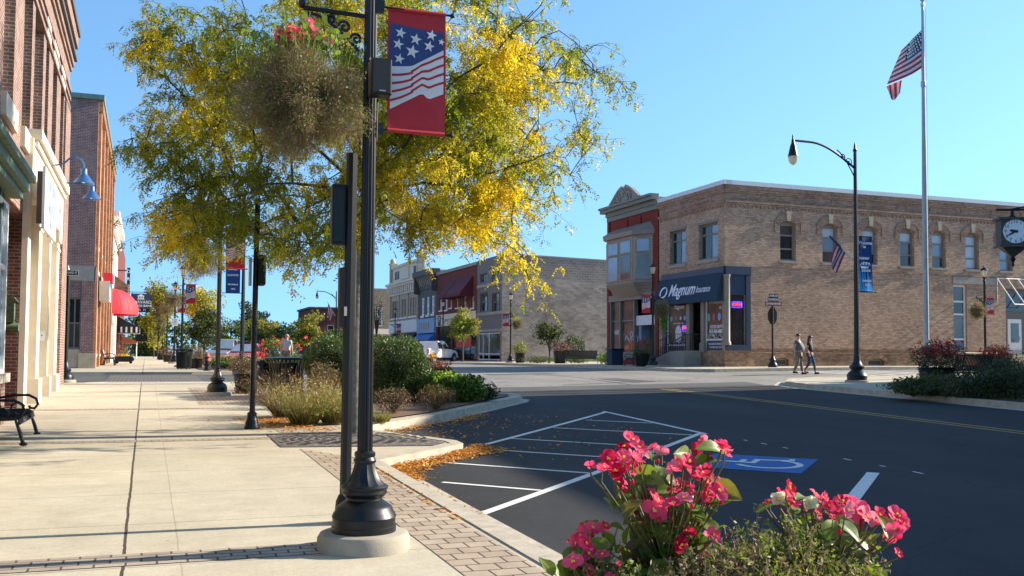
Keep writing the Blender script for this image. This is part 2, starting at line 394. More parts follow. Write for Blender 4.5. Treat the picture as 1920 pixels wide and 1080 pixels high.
def asphalt(name, col, track, var=.25, speck=.35, crack=.35):
    t = NT(name); o = t.obj(); p = t.sep(o)
    big = t.noise(t.comb(t.math('MULTIPLY', p[0], .35), t.math('MULTIPLY', p[1], .12)), 1.0, 5, .6); fine = t.noise(o, 130, 2, .7); mid = t.noise(o, 6, 4)
    c = t.ramp(big, [(.3, mul(col, 1-var)), (.7, mul(col, 1+var))])
    c = t.mix(1.0, c, t.ramp(fine, [(.3, (1-speck,)*3), (.72, (1+speck,)*3)]), 'MULTIPLY')
    c = t.mix(1.0, c, t.ramp(t.noise(o, 30, 3, .8), [(.3, (.80,)*3), (.7, (1.22,)*3)]), 'MULTIPLY')
    c = t.mix(t.math('MULTIPLY', t.ramp(mid, [(.55, (0,)*3), (.75, (1,)*3)]), .35), c, track)
    vo = t.n('ShaderNodeTexVoronoi', feature='DISTANCE_TO_EDGE'); vo.inputs['Scale'].default_value = .22; wv = t.n('ShaderNodeVectorMath', operation='ADD'); t.l(o, wv.inputs[0])
    nv = t.n('ShaderNodeTexNoise'); nv.inputs['Scale'].default_value = 1.3; nv.inputs['Detail'].default_value = 5; t.l(o, nv.inputs['Vector']); t.l(nv.outputs['Color'], wv.inputs[1]); t.l(wv.outputs[0], vo.inputs['Vector'])
    c = t.mix(t.math('MULTIPLY', t.math('LESS_THAN', vo.outputs['Distance'], .006), crack), c, mul(col, .45))
    c = t.mix(t.math('MULTIPLY', t.ramp(t.noise(o, 1.1, 3, .5), [(.66, (0,)*3), (.72, (1,)*3)]), .4), c, mul(col, .6))
    t.l(c, t.b.inputs['Base Color']); t.set(.85, 0, .25); t.bump(fine, .5, .006); return t.m
M['asphalt_new'] = asphalt('asphalt_new', (.031,.031,.033), (.05,.048,.046), .35)
M['asphalt_old'] = asphalt('asphalt_old', (.235,.215,.19), (.16,.15,.14), .22, .2, .8)
M['asphalt_mid'] = asphalt('asphalt_mid', (.10,.096,.09), (.14,.13,.12), .2, .25)
def walkmat():
    t = NT('sidewalk_concrete'); o = t.obj(); p = t.sep(o)
    big = t.noise(o, .6, 6, .65); fine = t.noise(o, 120, 2, .7); st = t.noise(t.comb(t.math('MULTIPLY', p[0], .6), t.math('MULTIPLY', p[1], 2.5)), 1.6, 5, .7)
    c = t.ramp(big, [(.3, (.46,.395,.29)), (.7, (.56,.495,.375))])
    c = t.mix(1.0, c, t.ramp(fine, [(.3, (.84,)*3), (.7, (1.13,)*3)]), 'MULTIPLY'); c = t.mix(1.0, c, t.ramp(t.noise(o, 26, 4, .75), [(.3, (.88,)*3), (.7, (1.09,)*3)]), 'MULTIPLY'); c = t.mix(1.0, c, t.ramp(t.noise(o, 3.2, 5, .7), [(.3, (.90,)*3), (.7, (1.07,)*3)]), 'MULTIPLY')
    c = t.mix(t.math('MULTIPLY', t.ramp(st, [(.56, (0,)*3), (.72, (1,)*3)]), .45), c, (.40,.34,.26))
    wob = t.math('MULTIPLY', t.math('SUBTRACT', t.noise(o, 3, 3), .5), .03)
    x = t.math('ADD', p[0], wob); y = t.math('ADD', p[1], wob)
    fy = t.math('ABSOLUTE', t.math('SUBTRACT', t.math('FRACT', t.math('DIVIDE', y, 1.75)), .5))
    jy = t.math('LESS_THAN', fy, .006)
    j0 = t.math('LESS_THAN', t.math('ABSOLUTE', t.math('ADD', x, .13)), .013)
    j1 = t.math('LESS_THAN', t.math('ABSOLUTE', t.math('SUBTRACT', x, .28)), .006)
    sp = t.n('ShaderNodeTexVoronoi'); sp.inputs['Scale'].default_value = 1.7; t.l(o, sp.inputs['Vector']); gum = t.math('LESS_THAN', sp.outputs['Distance'], .035)
    c = t.mix(t.math('MULTIPLY', gum, .45), c, (.16,.13,.10)); c = t.mix(t.math('MULTIPLY', t.ramp(t.noise(o, .9, 4, .6), [(.60, (0,)*3), (.70, (1,)*3)]), .35), c, (.36,.29,.20))
    slab = t.n('ShaderNodeTexWhiteNoise', noise_dimensions='2D'); t.l(t.comb(t.math('GREATER_THAN', p[0], -.13), t.math('FLOOR', t.math('ADD', t.math('DIVIDE', p[1], 3.5), .5))), slab.inputs[0])
    c = t.mix(1.0, c, t.ramp(slab.outputs['Value'], [(0, (.86,)*3), (1, (1.06,)*3)]), 'MULTIPLY')
    c = t.mix(t.math('MULTIPLY', jy, .55), c, (.14,.11,.08)); c = t.mix(j0, c, (.07,.05,.035)); c = t.mix(t.math('MULTIPLY', j1, .35), c, (.14,.11,.08))
    t.l(c, t.b.inputs['Base Color']); t.set(.9, 0, .3); t.bump(t.math('SUBTRACT', fine, t.math('MULTIPLY', t.math('ADD', jy, j0), 3.0)), .35, .006); return t.m
M['walk'] = walkmat()
def pavers(name, c1, c2, mort, w=.22, h=.11, rot=0.0, ms=.009):
    t = NT(name); o = t.obj(); mp = t.n('ShaderNodeMapping'); mp.inputs['Rotation'].default_value = (0, 0, rot); t.l(o, mp.inputs[0])
    b = t.n('ShaderNodeTexBrick'); b.inputs['Color1'].default_value = (*c1, 1); b.inputs['Color2'].default_value = (*c2, 1); b.inputs['Mortar'].default_value = (*mort, 1)
    b.inputs['Scale'].default_value = 1; b.inputs['Mortar Size'].default_value = ms; b.inputs['Brick Width'].default_value = w; b.inputs['Row Height'].default_value = h
    t.l(mp.outputs[0], b.inputs['Vector']); f = t.noise(o, 90, 3); g = t.noise(o, 2.0, 4)
    c = t.mix(1.0, b.outputs['Color'], t.ramp(f, [(.3, (.82,)*3), (.7, (1.15,)*3)]), 'MULTIPLY'); c = t.mix(1.0, c, t.ramp(g, [(.3, (.85,)*3), (.7, (1.15,)*3)]), 'MULTIPLY')
    t.l(c, t.b.inputs['Base Color']); t.set(.9, 0, .3); t.bump(t.math('SUBTRACT', t.math('MULTIPLY', f, .4), b.outputs['Fac']), .7, .008); return t.m
M['pavers'] = pavers('pavers', (.34,.26,.19), (.43,.34,.25), (.07,.05,.04), w=.23, h=.20)
M['pavers_band'] = pavers('pavers_band', (.31,.25,.20), (.40,.325,.26), (.09,.065,.05), w=.22, h=.11)
M['pavers_dark'] = pavers('pavers_dark', (.10,.085,.08), (.14,.12,.11), (.22,.19,.16), w=.3, h=.22, ms=.014)
M['ground_grass'] = simple('ground_grass', (.06,.075,.03), .95, var=.4, scale=2, bump=.6)
M['litter_mat'] = leafmat('leaf_litter', [(.55,.22,.03), (.62,.30,.05), (.42,.14,.03), (.65,.38,.09)], .15)
# ---------------------------------------------------------------- ground, roads, pavements
sheet('terrain', [(-600,-60),(600,-60),(600,1200),(-600,1200)], -.12, M['ground_grass'], step=6)
sheet('road', [(-45,-14),(75,-14),(75,150),(-45,150)], 0.0, M['asphalt_old'], step=1.6)
sheet('main_street', [(2.6,-14),(22,-14),(22,28.6),(20.9,29.3),(9.6,29.6),(4,30.4),(2.6,30)], .004, M['asphalt_new'])
sheet('side_street', [(-45,35.4),(3.2,35.4),(6,38),(6,45),(3,46.2),(-45,46.2)], .004, M['asphalt_mid'])
sheet('crosswalk', [(-1.4,35.2),(2.0,35.2),(2.0,45.8),(-1.4,45.8)], .03, M['pavers_dark'])
sheet('crosswalk', [(10.2,29.6),(20.4,29.5),(21.0,31.6),(9.6,31.9)], .008, M['asphalt_mid'])
WALK_W = [(3.05,-12),(3.05,13.5),(4.35,14.7),(4.78,15.15),(4.8,15.6),(3.75,17.9),(4.2,18.7),(6.0,20.55),(9.55,25.2),(9.9,25.9),(9.8,26.6),(9.2,27.3),(6.0,29.5),(4.2,32.5),(3,35),(1.9,35.4),(-1.3,35.4),(-1.9,34.9),(-4,34.7),(-45,34.7),(-45,-12)]
def inset_edge(pts, d):
    out = []; n = len(pts)
    for i in range(n):
        a, b, c = Vector(pts[i-1]), Vector(pts[i]), Vector(pts[(i+1) % n])
        t1 = (b-a).normalized(); t2 = (c-b).normalized(); n1 = Vector((-t1.y, t1.x)); n2 = Vector((-t2.y, t2.x)); m = (n1+n2)
        m = m/max(.4, m.length_squared/2); out.append(tuple(b+m*d))
    return out
def curb_walk(name, pts, curb_w=.2):
    sheet(name, pts, SW, M['walk'], skirt=.3)
curb_walk('sidewalk', WALK_W)
# kerb strip along the outer edge, laid just proud of the pavement, and the concrete gutter in front of it
def edge_strip(pts, i0, i1, a, b):
    ins_a = inset_edge(pts, a); ins_b = inset_edge(pts, b)
    return [ins_a[i] for i in range(i0, i1)]+[ins_b[i] for i in range(i1-1, i0-1, -1)]
sheet('kerb', edge_strip(WALK_W, 0, 20, -.006, .19), SW+.012, M['curb'], skirt=.28, step=.8)
sheet('gutter', edge_strip(WALK_W, 0, 3, -.34, -.01), .010, M['curb'], step=.8)
sheet('gutter', edge_strip(WALK_W, 5, 13, -.22, -.01), .010, M['curb'], step=.8)
def band(name, pts, up, mat): sheet(name, pts, SW+up, mat, step=1.0)
band('paver_band', [(2.2,-12),(2.80,-12),(2.80,13.9),(2.20,15.1)], .005, M['pavers'])
band('paver_band', [(2.2,17.6),(2.9,17.3),(3.4,18.1),(3.4,18.9),(2.9,20.8),(2.2,20.8)], .005, M['pavers'])
for y0, y1 in ((7.92,8.34),(16.55,16.85),(23.0,23.35),(33.6,34.2)): band('paver_band', [(-2.4,y0),(2.2 if y0 > 9 else 1.4,y0),(2.2 if y0 > 9 else 1.4,y1),(-2.4,y1)], .005, M['pavers_band'])
band('paver_band', [(1.2,24.2),(3.6,24.2),(3.6,31.5),(1.2,31.5)], .005, M['pavers'])
sheet('planting_bed', [(3.05,20.2),(4.0,19.0),(5.8,20.85),(9.3,25.4),(9.55,26.0),(9.3,26.7),(6.2,28.9),(3.9,28.9),(3.05,27.5)], SW+.03, M['mulch'], step=1)
WALK_E = [(20.5,-12),(20.5,26.9),(20.9,29.0),(22.2,30.6),(24,31.2),(75,31.4),(75,-12)]
WALK_E = WALK_E[::-1]
curb_walk('sidewalk', WALK_E)
sheet('kerb', edge_strip(WALK_E, 1, 7, -.006, .19), SW+.012, M['curb'], skirt=.28, step=.8)
sheet('gutter', edge_strip(WALK_E, 2, 7, -.4, -.01), .010, M['curb'], step=.8)
sheet('planting_bed', [(20.85,-6),(29,-6),(29,24.0),(25,25.0),(22.5,24.0),(20.85,22.0)], SW+.02, M['mulch'], step=1.5)
WALK_NE = [(24.3,42.4),(25.4,40.7),(75,40.7),(75,149),(24.6,149),(24.6,90),(22.8,88.5),(22.8,76),(24.3,74.5)]
curb_walk('sidewalk', WALK_NE)
sheet('kerb', edge_strip(WALK_NE, 0, 2, -.006, .19)[:2]+edge_strip(WALK_NE, 0, 2, -.006, .19)[2:], SW+.012, M['curb'], skirt=.28)
sheet('kerb', [(25.35,40.69),(74,40.69),(74,40.9),(25.45,40.9)], SW+.012, M['curb'], skirt=.28, step=2)
sheet('kerb', [(24.29,42.4),(24.29,74.5),(24.5,74.5),(24.5,42.5)], SW+.012, M['curb'], skirt=.28, step=2)
WALK_NW = [(-45,46.2),(-1.6,46.2),(1.9,46.0),(6.0,46.6),(8.2,48.0),(8.8,50),(8.2,53),(3.4,57.5),(3.05,59),(3.05,149),(-45,149)]
curb_walk('sidewalk', WALK_NW)
sheet('kerb', edge_strip(WALK_NW, 2, 10, -.006, .19), SW+.012, M['curb'], skirt=.28, step=1.2)
sheet('planting_bed', [(2.4,49.5),(4,47.4),(7.6,48.4),(8.4,50),(7.8,52.8),(3.2,57),(2.4,56)], SW+.03, M['mulch'])
# painted markings
def mark(name, pts, mat, up=.009, step=1.0): sheet(name, pts, up, mat, step=step)
LA = lambda s: ((s-6.6)/2, (s+6.6)/2); LB = lambda s: ((s-10.8)/2, (s+10.8)/2)
mark('parking_line', strip([(3.3,9.9),(10.05,16.65)], .12), M['line_white'])
mark('parking_line', strip([(5.45,16.05),(10.4,21.55)], .11), M['line_white'])
mark('parking_line', strip([(10.42,21.75),(10.08,16.5)], .11), M['line_white'], .0115)
for s, ta, tb in ((15.8,.04,.60),(18.2,.04,1),(20.7,.04,1),(23.1,.03,1),(26.2,.04,1),(28.9,.34,1)):
    a = Vector(LA(s)); b = Vector(LB(s))
    if s > 26.7: a = Vector((10.2, s-10.2))
    if s == 15.8: b = Vector((3.55, 12.25))
    if s == 18.2: b = Vector((3.55, 14.65))
    if s == 20.7: b = Vector((5.2, 15.5))
    d = (b-a); mark('parking_line', strip([tuple(a+d.normalized()*.07), tuple(b-d.normalized()*.05)], .085), M['line_white'])
mark('parking_line', strip([(7.6,9.35),(9.6,11.3)], .17), M['line_white'])
mark('centre_line', strip([(15.95,-12),(15.95,29.0)], .10), M['line_yellow'], step=.9)
mark('centre_line', strip([(16.25,-12),(16.25,29.0)], .10), M['line_yellow'], step=.9)
for (y, l_) in ((11.0,.22),(11.75,.14),(12.5,.2),(14.1,.16),(14.7,.2),(15.3,.13)): mark('layout_dash', strip([(10.2, y), (10.22, y+l_)], .04), M['line_white'], .0075)
for (x, y, l) in ((10.8,23.3,.4),(11.6,24.4,.5),(12.6,23.0,.6),(11.0,22.5,.3),(8.8,24,.3),(9.2,23,.3),(9.5,22.3,.25),(13.5,20.6,.6)): mark('worn_mark', strip([(x,y),(x+l,y-.25*l)], .05), M['asphalt_mid'], .0075)
for x in (30.5, 31.6, 32.9, 34.2): mark('crosswalk_line', strip([(x-1.5,32.2),(x-1.5,39.9)], .35), M['line_white'])
for pts, wd in (([(4,36),(9,34.5),(13,35.2),(20,33.8)],.05),([(11,31),(12.5,36),(12,41),(13.5,47)],.05),([(6,40),(12,41.2),(22,40.3)],.06),([(14,32.5),(17,33.4),(19.5,33)],.09),([(7,33),(10,33.6),(10.5,35)],.05),([(16.2,31),(17,38),(16.4,46),(17.5,60)],.05),([(23,36),(30,36.3),(40,35.6)],.06)): mark('tar_seam', strip(pts, wd), M['asphalt_new'], .0065)
for (x0,y0,x1,y1) in ((8,36.5,11.5,38.2),(14.5,42,18,43.5),(17,33,18.2,36.5),(5,41.5,7.5,43)): mark('road_patch', [(x0,y0),(x1,y0+.2),(x1-.1,y1),(x0+.15,y1)], M['asphalt_mid'], .005)
# accessible parking pad with its wheelchair symbol
PC = Vector((8.6,12.7)); pu = Vector((1,1)).normalized(); pv = Vector((-1,1)).normalized()
padp = lambda a, b: tuple(PC+pu*a+pv*b)
mark('accessible_pad', [padp(-.85,-.8),padp(.85,-.8),padp(.85,.8),padp(-.85,.8)], M['ada_blue'])
def stroke(pts, wd): mark('wheelchair_symbol', strip([padp(*p) for p in pts], wd), M['line_white'], .0135, .5)
arc = [(-.18+.42*cos(a), .06+.42*sin(a)) for a in np.linspace(R(115), R(330), 14)]
def sym(pts): return [(q[0]*1.15, q[1]*1.15) for q in pts]
stroke(sym([(-.05+.40*cos(a), -.18+.40*sin(a)) for a in np.linspace(R(120), R(345), 14)]), .10)
stroke(sym([(-.02,.38),(-.02,-.02)]), .12); stroke(sym([(.04,.02),(.36,.02)]), .10); stroke(sym([(.30,-.02),(.42,-.42),(.56,-.38)]), .11); stroke(sym([(.04,.18),(.26,.18)]), .09)
stroke([(q[0]*1.15, q[1]*1.15) for q in [(-.02+.05*cos(a), .50+.05*sin(a)) for a in np.linspace(0, 5.2, 8)]], .10)

# ---------------------------------------------------------------- building helpers
def P(O, u, n, a, b, c=0.0): return Vector(O)+Vector(u)*a+Vector(n)*c+Vector((0,0,b))
def obox(mb, O, u, n, a0, a1, b0, b1, c0, c1):
    return mb.add([P(O,u,n,a,b,c) for (a,b,c) in ((a0,b0,c0),(a1,b0,c0),(a1,b0,c1),(a0,b0,c1),(a0,b1,c0),(a1,b1,c0),(a1,b1,c1),(a0,b1,c1))],
        [(0,3,2,1),(4,5,6,7),(0,1,5,4),(1,2,6,5),(2,3,7,6),(3,0,4,7)])
def facade(mb, O, u, n, W, H, ops, depth=.25, b0=0.0):
    us = sorted({0.0, W}|{x for o in ops for x in o[:2]}); vs = sorted({b0, H}|{x for o in ops for x in o[2:4] if b0 < x < H})
    for i in range(len(us)-1):
        for j in range(len(vs)-1):
            ca = (us[i]+us[i+1])/2; cb = (vs[j]+vs[j+1])/2
            if any(o[0] < ca < o[1] and o[2] < cb < o[3] for o in ops): continue
            mb.quad(P(O,u,n,us[i],vs[j]), P(O,u,n,us[i+1],vs[j]), P(O,u,n,us[i+1],vs[j+1]), P(O,u,n,us[i],vs[j+1]))
    for o in ops:
        a0, a1, c0, c1 = o[:4]; rise = o[4] if len(o) > 4 else 0
        q = lambda a, b, c: P(O,u,n,a,b,c)
        mb.quad(q(a0,c0,0), q(a0,c1-rise,0), q(a0,c1-rise,-depth), q(a0,c0,-depth)); mb.quad(q(a1,c0,0), q(a1,c1-rise,0), q(a1,c1-rise,-depth), q(a1,c0,-depth))
        mb.quad(q(a0,c0,0), q(a1,c0,0), q(a1,c0,-depth), q(a0,c0,-depth))
        if rise <= 0: mb.quad(q(a0,c1,0), q(a1,c1,0), q(a1,c1,-depth), q(a0,c1,-depth))
        else:
            N = 10; arc = [(a0+(a1-a0)*k/N, c1-rise+rise*sqrt(max(0, 1-(2*k/N-1)**2))) for k in range(N+1)]
            for k in range(N):
                (x0, y0), (x1, y1) = arc[k], arc[k+1]
                mb.quad(q(x0,y0,0), q(x1,y1,0), q(x1,c1,0), q(x0,c1,0)); mb.quad(q(x0,y0,0), q(x1,y1,0), q(x1,y1,-depth), q(x0,y0,-depth))
def win(parent, O, u, n, op, depth, fm, bars=(.5,), cols=(), panes=('glass',), fw=.07, sill=None, sillh=.14, lintel=None, linh=.3, label=None, casing=0):
    """one window: frame (named window) with pane and sill children"""
    a0, a1, b0, b1 = op[:4]; rise = op[4] if len(op) > 4 else 0; f = MB(); c0, c1 = -depth+.004, -depth+.09
    obox(f,O,u,n,a0+.002,a0+fw,b0+.002,b1-.004,c0,c1); obox(f,O,u,n,a1-fw,a1-.002,b0+.002,b1-.004,c0,c1)
    obox(f,O,u,n,a0+fw,a1-fw,b0+.002,b0+fw,c0,c1); obox(f,O,u,n,a0+fw,a1-fw,b1-fw-rise*.6,b1-.004,c0,c1)
    ys = [b0+fw]+[b0+(b1-b0)*t for t in bars]+[b1-fw-rise*.6]; xs = [a0+fw]+[a0+(a1-a0)*t for t in cols]+[a1-fw]
    for t in bars: obox(f,O,u,n,a0+fw,a1-fw,b0+(b1-b0)*t-fw*.45,b0+(b1-b0)*t+fw*.45,c0,c1-.012)
    for t in cols: obox(f,O,u,n,a0+(a1-a0)*t-fw*.4,a0+(a1-a0)*t+fw*.4,b0+fw,b1-fw,c0,c1-.024)
    fr = f.build('window', M[fm], parent)
    if label: fr['label'] = label
    k = 0
    for i in range(len(xs)-1):
        for j in range(len(ys)-1):
            p = MB(); obox(p,O,u,n,xs[i]-.01,xs[i+1]+.01,ys[j]-.01,ys[j+1]+.01,-depth+.008,-depth+.03); p.build('pane', M[panes[k % len(panes)]], fr); k += 1
    if sill: s = MB(); obox(s,O,u,n,a0-.1,a1+.1,b0-sillh,b0-.002,-depth+.01,.09); s.build('sill', M[sill], fr)
    if lintel: s = MB(); obox(s,O,u,n,a0-.12,a1+.12,b1+.002,b1+linh,-.05,.03); s.build('lintel', M[lintel], fr)
    return fr
def wall_rest(mb, x0, x1, y0, y1, z0, z1, skip=''):
    """plain walls and roof of a block; skip letters n s e w"""
    if 'w' not in skip: mb.quad((x0,y0,z0),(x0,y1,z0),(x0,y1,z1),(x0,y0,z1))
    if 'e' not in skip: mb.quad((x1,y0,z0),(x1,y1,z0),(x1,y1,z1),(x1,y0,z1))
    if 's' not in skip: mb.quad((x0,y0,z0),(x1,y0,z0),(x1,y0,z1),(x0,y0,z1))
    if 'n' not in skip: mb.quad((x0,y1,z0),(x1,y1,z0),(x1,y1,z1),(x0,y1,z1))
    mb.quad((x0,y0,z1-.35),(x1,y0,z1-.35),(x1,y1,z1-.35),(x0,y1,z1-.35))
XF = 28.6; YW = 44.9
uW, nW = (0,-1,0), (-1,0,0)          # facades on the far side of the street, read from the street
uS, nS = (1,0,0), (0,-1,0)           # walls facing the camera end of the street
# ---------------------------------------------------------------- corner brick building (insurance office)
def f1(px, py): p = onX(px, py, XF); return YN-p.y, p.z
def f2(px, py): p = onY(px, py, YW); return p.x-XF, p.z
YN = 52.05; HB = onY(1360, 341, YW).z; ZB = S(XF, YW)
b = thing('brick_building', 'tan brick two storey corner building with navy shopfront and arched windows', 'building', (XF, YW, ZB))
O1 = (XF, YN, 0); O2 = (XF, YW, 0); W1 = YN-YW; W2 = 36.0
a_ = lambda f, x0, x1, yt, yb, rise=0: (f(x0,yb)[0], f(x1,yb)[0], f((x0+x1)/2,yb)[1], f((x0+x1)/2,yt)[1], rise)
w2px = [(1463,1494,414,488),(1542.5,1572,418,492),(1618,1648,423,496),(1688,1716,430,495),(1748,1776.5,434,502),(1811,1837,440,505),(1874.5,1900,444,508)]
ops2 = []
for (x0,x1,yt,yb) in w2px:
    o = a_(f2, x0, x1, yt, yb); ops2.append((o[0], o[0]+1.02, f2(1480,489)[1], f2(1480,414)[1], .28))
wd = ops2[-1][0]-ops2[-2][0]
for k in range(1, 4): o = ops2[6]; ops2.append((o[0]+wd*k, o[1]+wd*k)+o[2:])
tall = a_(f2, 1789, 1814, 534, 660); ent = (f2(1886,600)[0], f2(1886,600)[0]+2.3, ZB+.75, f2(1890,541)[1])
shop2 = (.0, f2(1407,600)[0], f2(1380,657)[1], f2(1380,500)[1])
bas = [(a_(f2,x0,x1,674,688)[0], a_(f2,x0,x1,674,688)[1], ZB+.06, ZB+.48, .16) for (x0,x1) in ((1450,1479),(1628,1658))]
w1 = [a_(f1,1256,1286,432,495), a_(f1,1310,1346,419,485)]
w1 = [(o[0], o[1], f1(1328,486)[1], f1(1328,419)[1]) for o in w1]
shop1 = (.45, W1, shop2[2], shop2[3])
zc = f2(1405, 385)[1]     # corbel line
mb = MB(); facade(mb, O2, uS, nS, W2, zc, ops2+[tall, ent, (shop2[0],shop2[1],shop2[2],shop2[3])]+bas, .28, b0=f2(1500,656)[1]) if False else None
zwt = f2(1500, 655)[1]    # water table
mb = MB(); up2 = [o for o in ops2]+[tall, ent]
facade(mb, O2, uS, nS, W2, zc, up2+[shop2], .28, b0=zwt)
facade(mb, O1, uW, nW, W1, zc, w1+[(.45, W1, shop1[2], shop1[3])], .28, b0=shop1[2])
mb.mi = 1; facade(mb, O2, uS, nS, W2, zwt, bas+[(ent[0],ent[1],ent[2],zwt)], .28, b0=ZB-.5)
facade(mb, O1, uW, nW, W1, shop1[2], [], .2, b0=ZB-.5)
mb.mi = 2; facade(mb, (XF,YW,0), uS, nS, W2, HB-.12, [], b0=zc); facade(mb, O1, uW, nW, W1, HB-.12, [], b0=zc)
mb.mi = 0; wall_rest(mb, XF+.02, XF+W2, YW+.02, YN+.02, ZB-.5, HB-.14, 'ws')
mb.build('wall', [M['brick_buff'], M['brick_base'], M['brick_buff_trim']], b)
# corbelled brickwork under the parapet, belt course, water table
t = MB()
for (O,u,n,W) in ((O1,uW,nW,W1),(O2,uS,nS,W2)):
    for z0, z1, c in ((zc, zc+.10, .05), (zc+.10, zc+.2, .09), (HB-.55, HB-.45, .04), (HB-.45, HB-.32, .08), (HB-.32, HB-.13, .12)):
        obox(t,O,u,n,0 if u is uS else 0,W,z0,z1,0.002,c)
    k = 0.15
    while k < min(W, 34): obox(t,O,u,n,k,k+.11,zc-.13,zc,0.002,.05); k += .26
t.build('cornice', M['brick_buff_trim'], b)
t = MB()
k = .5
while k < 33:
    for (z, h, a0, a1) in ((zc+.34,.05,0,1.75),(zc+.95,.05,0,1.75)):
        obox(t,O2,uS,nS,k+a0,k+a1,z,z+h,.002,.045)
    t.prism([P(O2,uS,nS,k+1.75,zc+.36,.003),P(O2,uS,nS,k+1.88,zc+.65,.003),P(O2,uS,nS,k+1.75,zc+.97,.003),P(O2,uS,nS,k+1.70,zc+.97,.003),P(O2,uS,nS,k+1.82,zc+.65,.003),P(O2,uS,nS,k+1.70,zc+.36,.003)], (0,-.04,0)); k += 2.3
for k in (1.0, 3.6): obox(t,O1,uW,nW,k,k+1.9,zc+.34,zc+.39,.002,.045); obox(t,O1,uW,nW,k,k+1.9,zc+.95,zc+1.0,.002,.045)
t.each('parapet_panel', M['brick_buff_trim'], b)
t = MB(); zb = f2(1405, 500)[1]; obox(t,O2,uS,nS,shop2[1]+.02,W2,zb-.03,zb+.03,.002,.03); obox(t,O2,uS,nS,shop2[1]+.02,W2,zwt+.004,zwt+.06,.003,.03); obox(t,O2,uS,nS,shop2[1]+.02,W2,zwt-.22,zwt-.16,.003,.035)
t.build('belt_course', M['brick_buff_trim'], b)
t = MB(); obox(t,O1,uW,nW,-.05,W1+.14,HB-.128,HB+.10,-.35,.14); obox(t,O2,uS,nS,.0,W2,HB-.128,HB+.10,-.35,.14); t.build('roof_edge', M['white_metal'], b)
pan = [('glass','glass','glass_mid'),('glass_mid','glass_sky','glass_blind'),('glass','glass_sky','glass_blind'),('glass','glass_mid','glass_blind'),('glass_mid','glass_sky','glass_blind'),('glass_blind','glass_blind','glass_blind'),('glass_sky','glass_sky','glass_sky')]
for i, o in enumerate(ops2):
    fr = win(b, O2,uS,nS,o,.28,'taupe_paint',bars=(.30,.64),panes=pan[i%7],fw=.10,sill='stone_grey',sillh=.13)
    t = MB(); a0, a1, b0, b1 = o[:4]; c = (a0+a1)/2; N = 12; r0 = []; r1 = []; r2 = []
    for k in range(N+1):
        x = a0-.02+(a1-a0+.04)*k/N; y = b1-.28+.28*sqrt(max(0, 1-(2*k/N-1)**2)); d = Vector((x-c, y-(b1-.6))).normalized(); r0.append((x,y)); r1.append((x+d.x*.33, y+d.y*.33)); r2.append((x+d.x*.40, y+d.y*.40))
    for k in range(N):
        if k == 5:
            e = r2[0]; obox(t,O2,uS,nS,e[0]-.02,e[0]+.08,b1-.62,e[1],.002,.07); t.build('window_hood', M['brick_buff_trim'], fr); t = MB()
        if 5 <= k <= 6: continue
        t.prism([P(O2,uS,nS,*r0[k],.002),P(O2,uS,nS,*r0[k+1],.002),P(O2,uS,nS,*r1[k+1],.002),P(O2,uS,nS,*r1[k],.002)], (0,-.045,0)); t.prism([P(O2,uS,nS,*r1[k],.002),P(O2,uS,nS,*r1[k+1],.002),P(O2,uS,nS,*r2[k+1],.002),P(O2,uS,nS,*r2[k],.002)], (0,-.075,0))
    e = r2[-1]; obox(t,O2,uS,nS,e[0]-.08,e[0]+.02,b1-.62,e[1],.002,.07)
    t.build('window_hood', M['brick_buff_trim'], fr)
    t = MB(); t.prism([P(O2,uS,nS,c-.11,b1-.02,.003),P(O2,uS,nS,c+.11,b1-.02,.003),P(O2,uS,nS,c+.16,b1+.5,.003),P(O2,uS,nS,c-.16,b1+.5,.003)], (0,-.11,0)); t.build('keystone', M['stone_tan'], fr)
for o in w1:
    win(b, O1,uW,nW,o,.26,'green_grey_paint',bars=(.70,),cols=(.5,),panes=('glass','glass','glass_sky','glass_sky'),fw=.10,sill='stone_grey',sillh=.2,lintel='green_grey_paint',linh=.12)
for o in bas:
    t = MB(); obox(t,O2,uS,nS,o[0]+.01,o[1]-.01,o[2]+.01,o[3]-.02,-.27,-.2); t.mi = 1; obox(t,O2,uS,nS,o[0]+.1,o[1]-.1,o[2]+.1,o[3]-.12,-.2,-.19); t.build('basement_window', [M['stone_grey'], M['dark_grey_paint']], b)
    t = MB(); N = 10; c = (o[0]+o[1])/2; hw = (o[1]-o[0])/2
    for k in range(N):
        q = []
        for (kk, rr) in ((k,0),(k+1,0),(k+1,.25),(k,.25)):
            an = pi-pi*kk/N; q.append(P(O2,uS,nS,c+(hw+rr)*cos(an),o[3]-.16+(.18+rr)*sin(an),.004))
        t.prism(q, (0,-.04,0))
    t.build('arch_surround', M['brick_base'], b)
win(b, O2,uS,nS,tall,.2,'white_paint',bars=(.19,.56,.75),panes=('glass','glass_mid','glass','glass_mid'),fw=.11,sill='stone_tan',sillh=.08,label='tall narrow white framed window down to the pavement')
t = MB(); obox(t,O2,uS,nS,f2(1786,520)[0],f2(1868,520)[0],f2(1800,532)[1],f2(1800,519)[1],.002,.05); t.build('stone_lintel', M['stone_grey'], b)
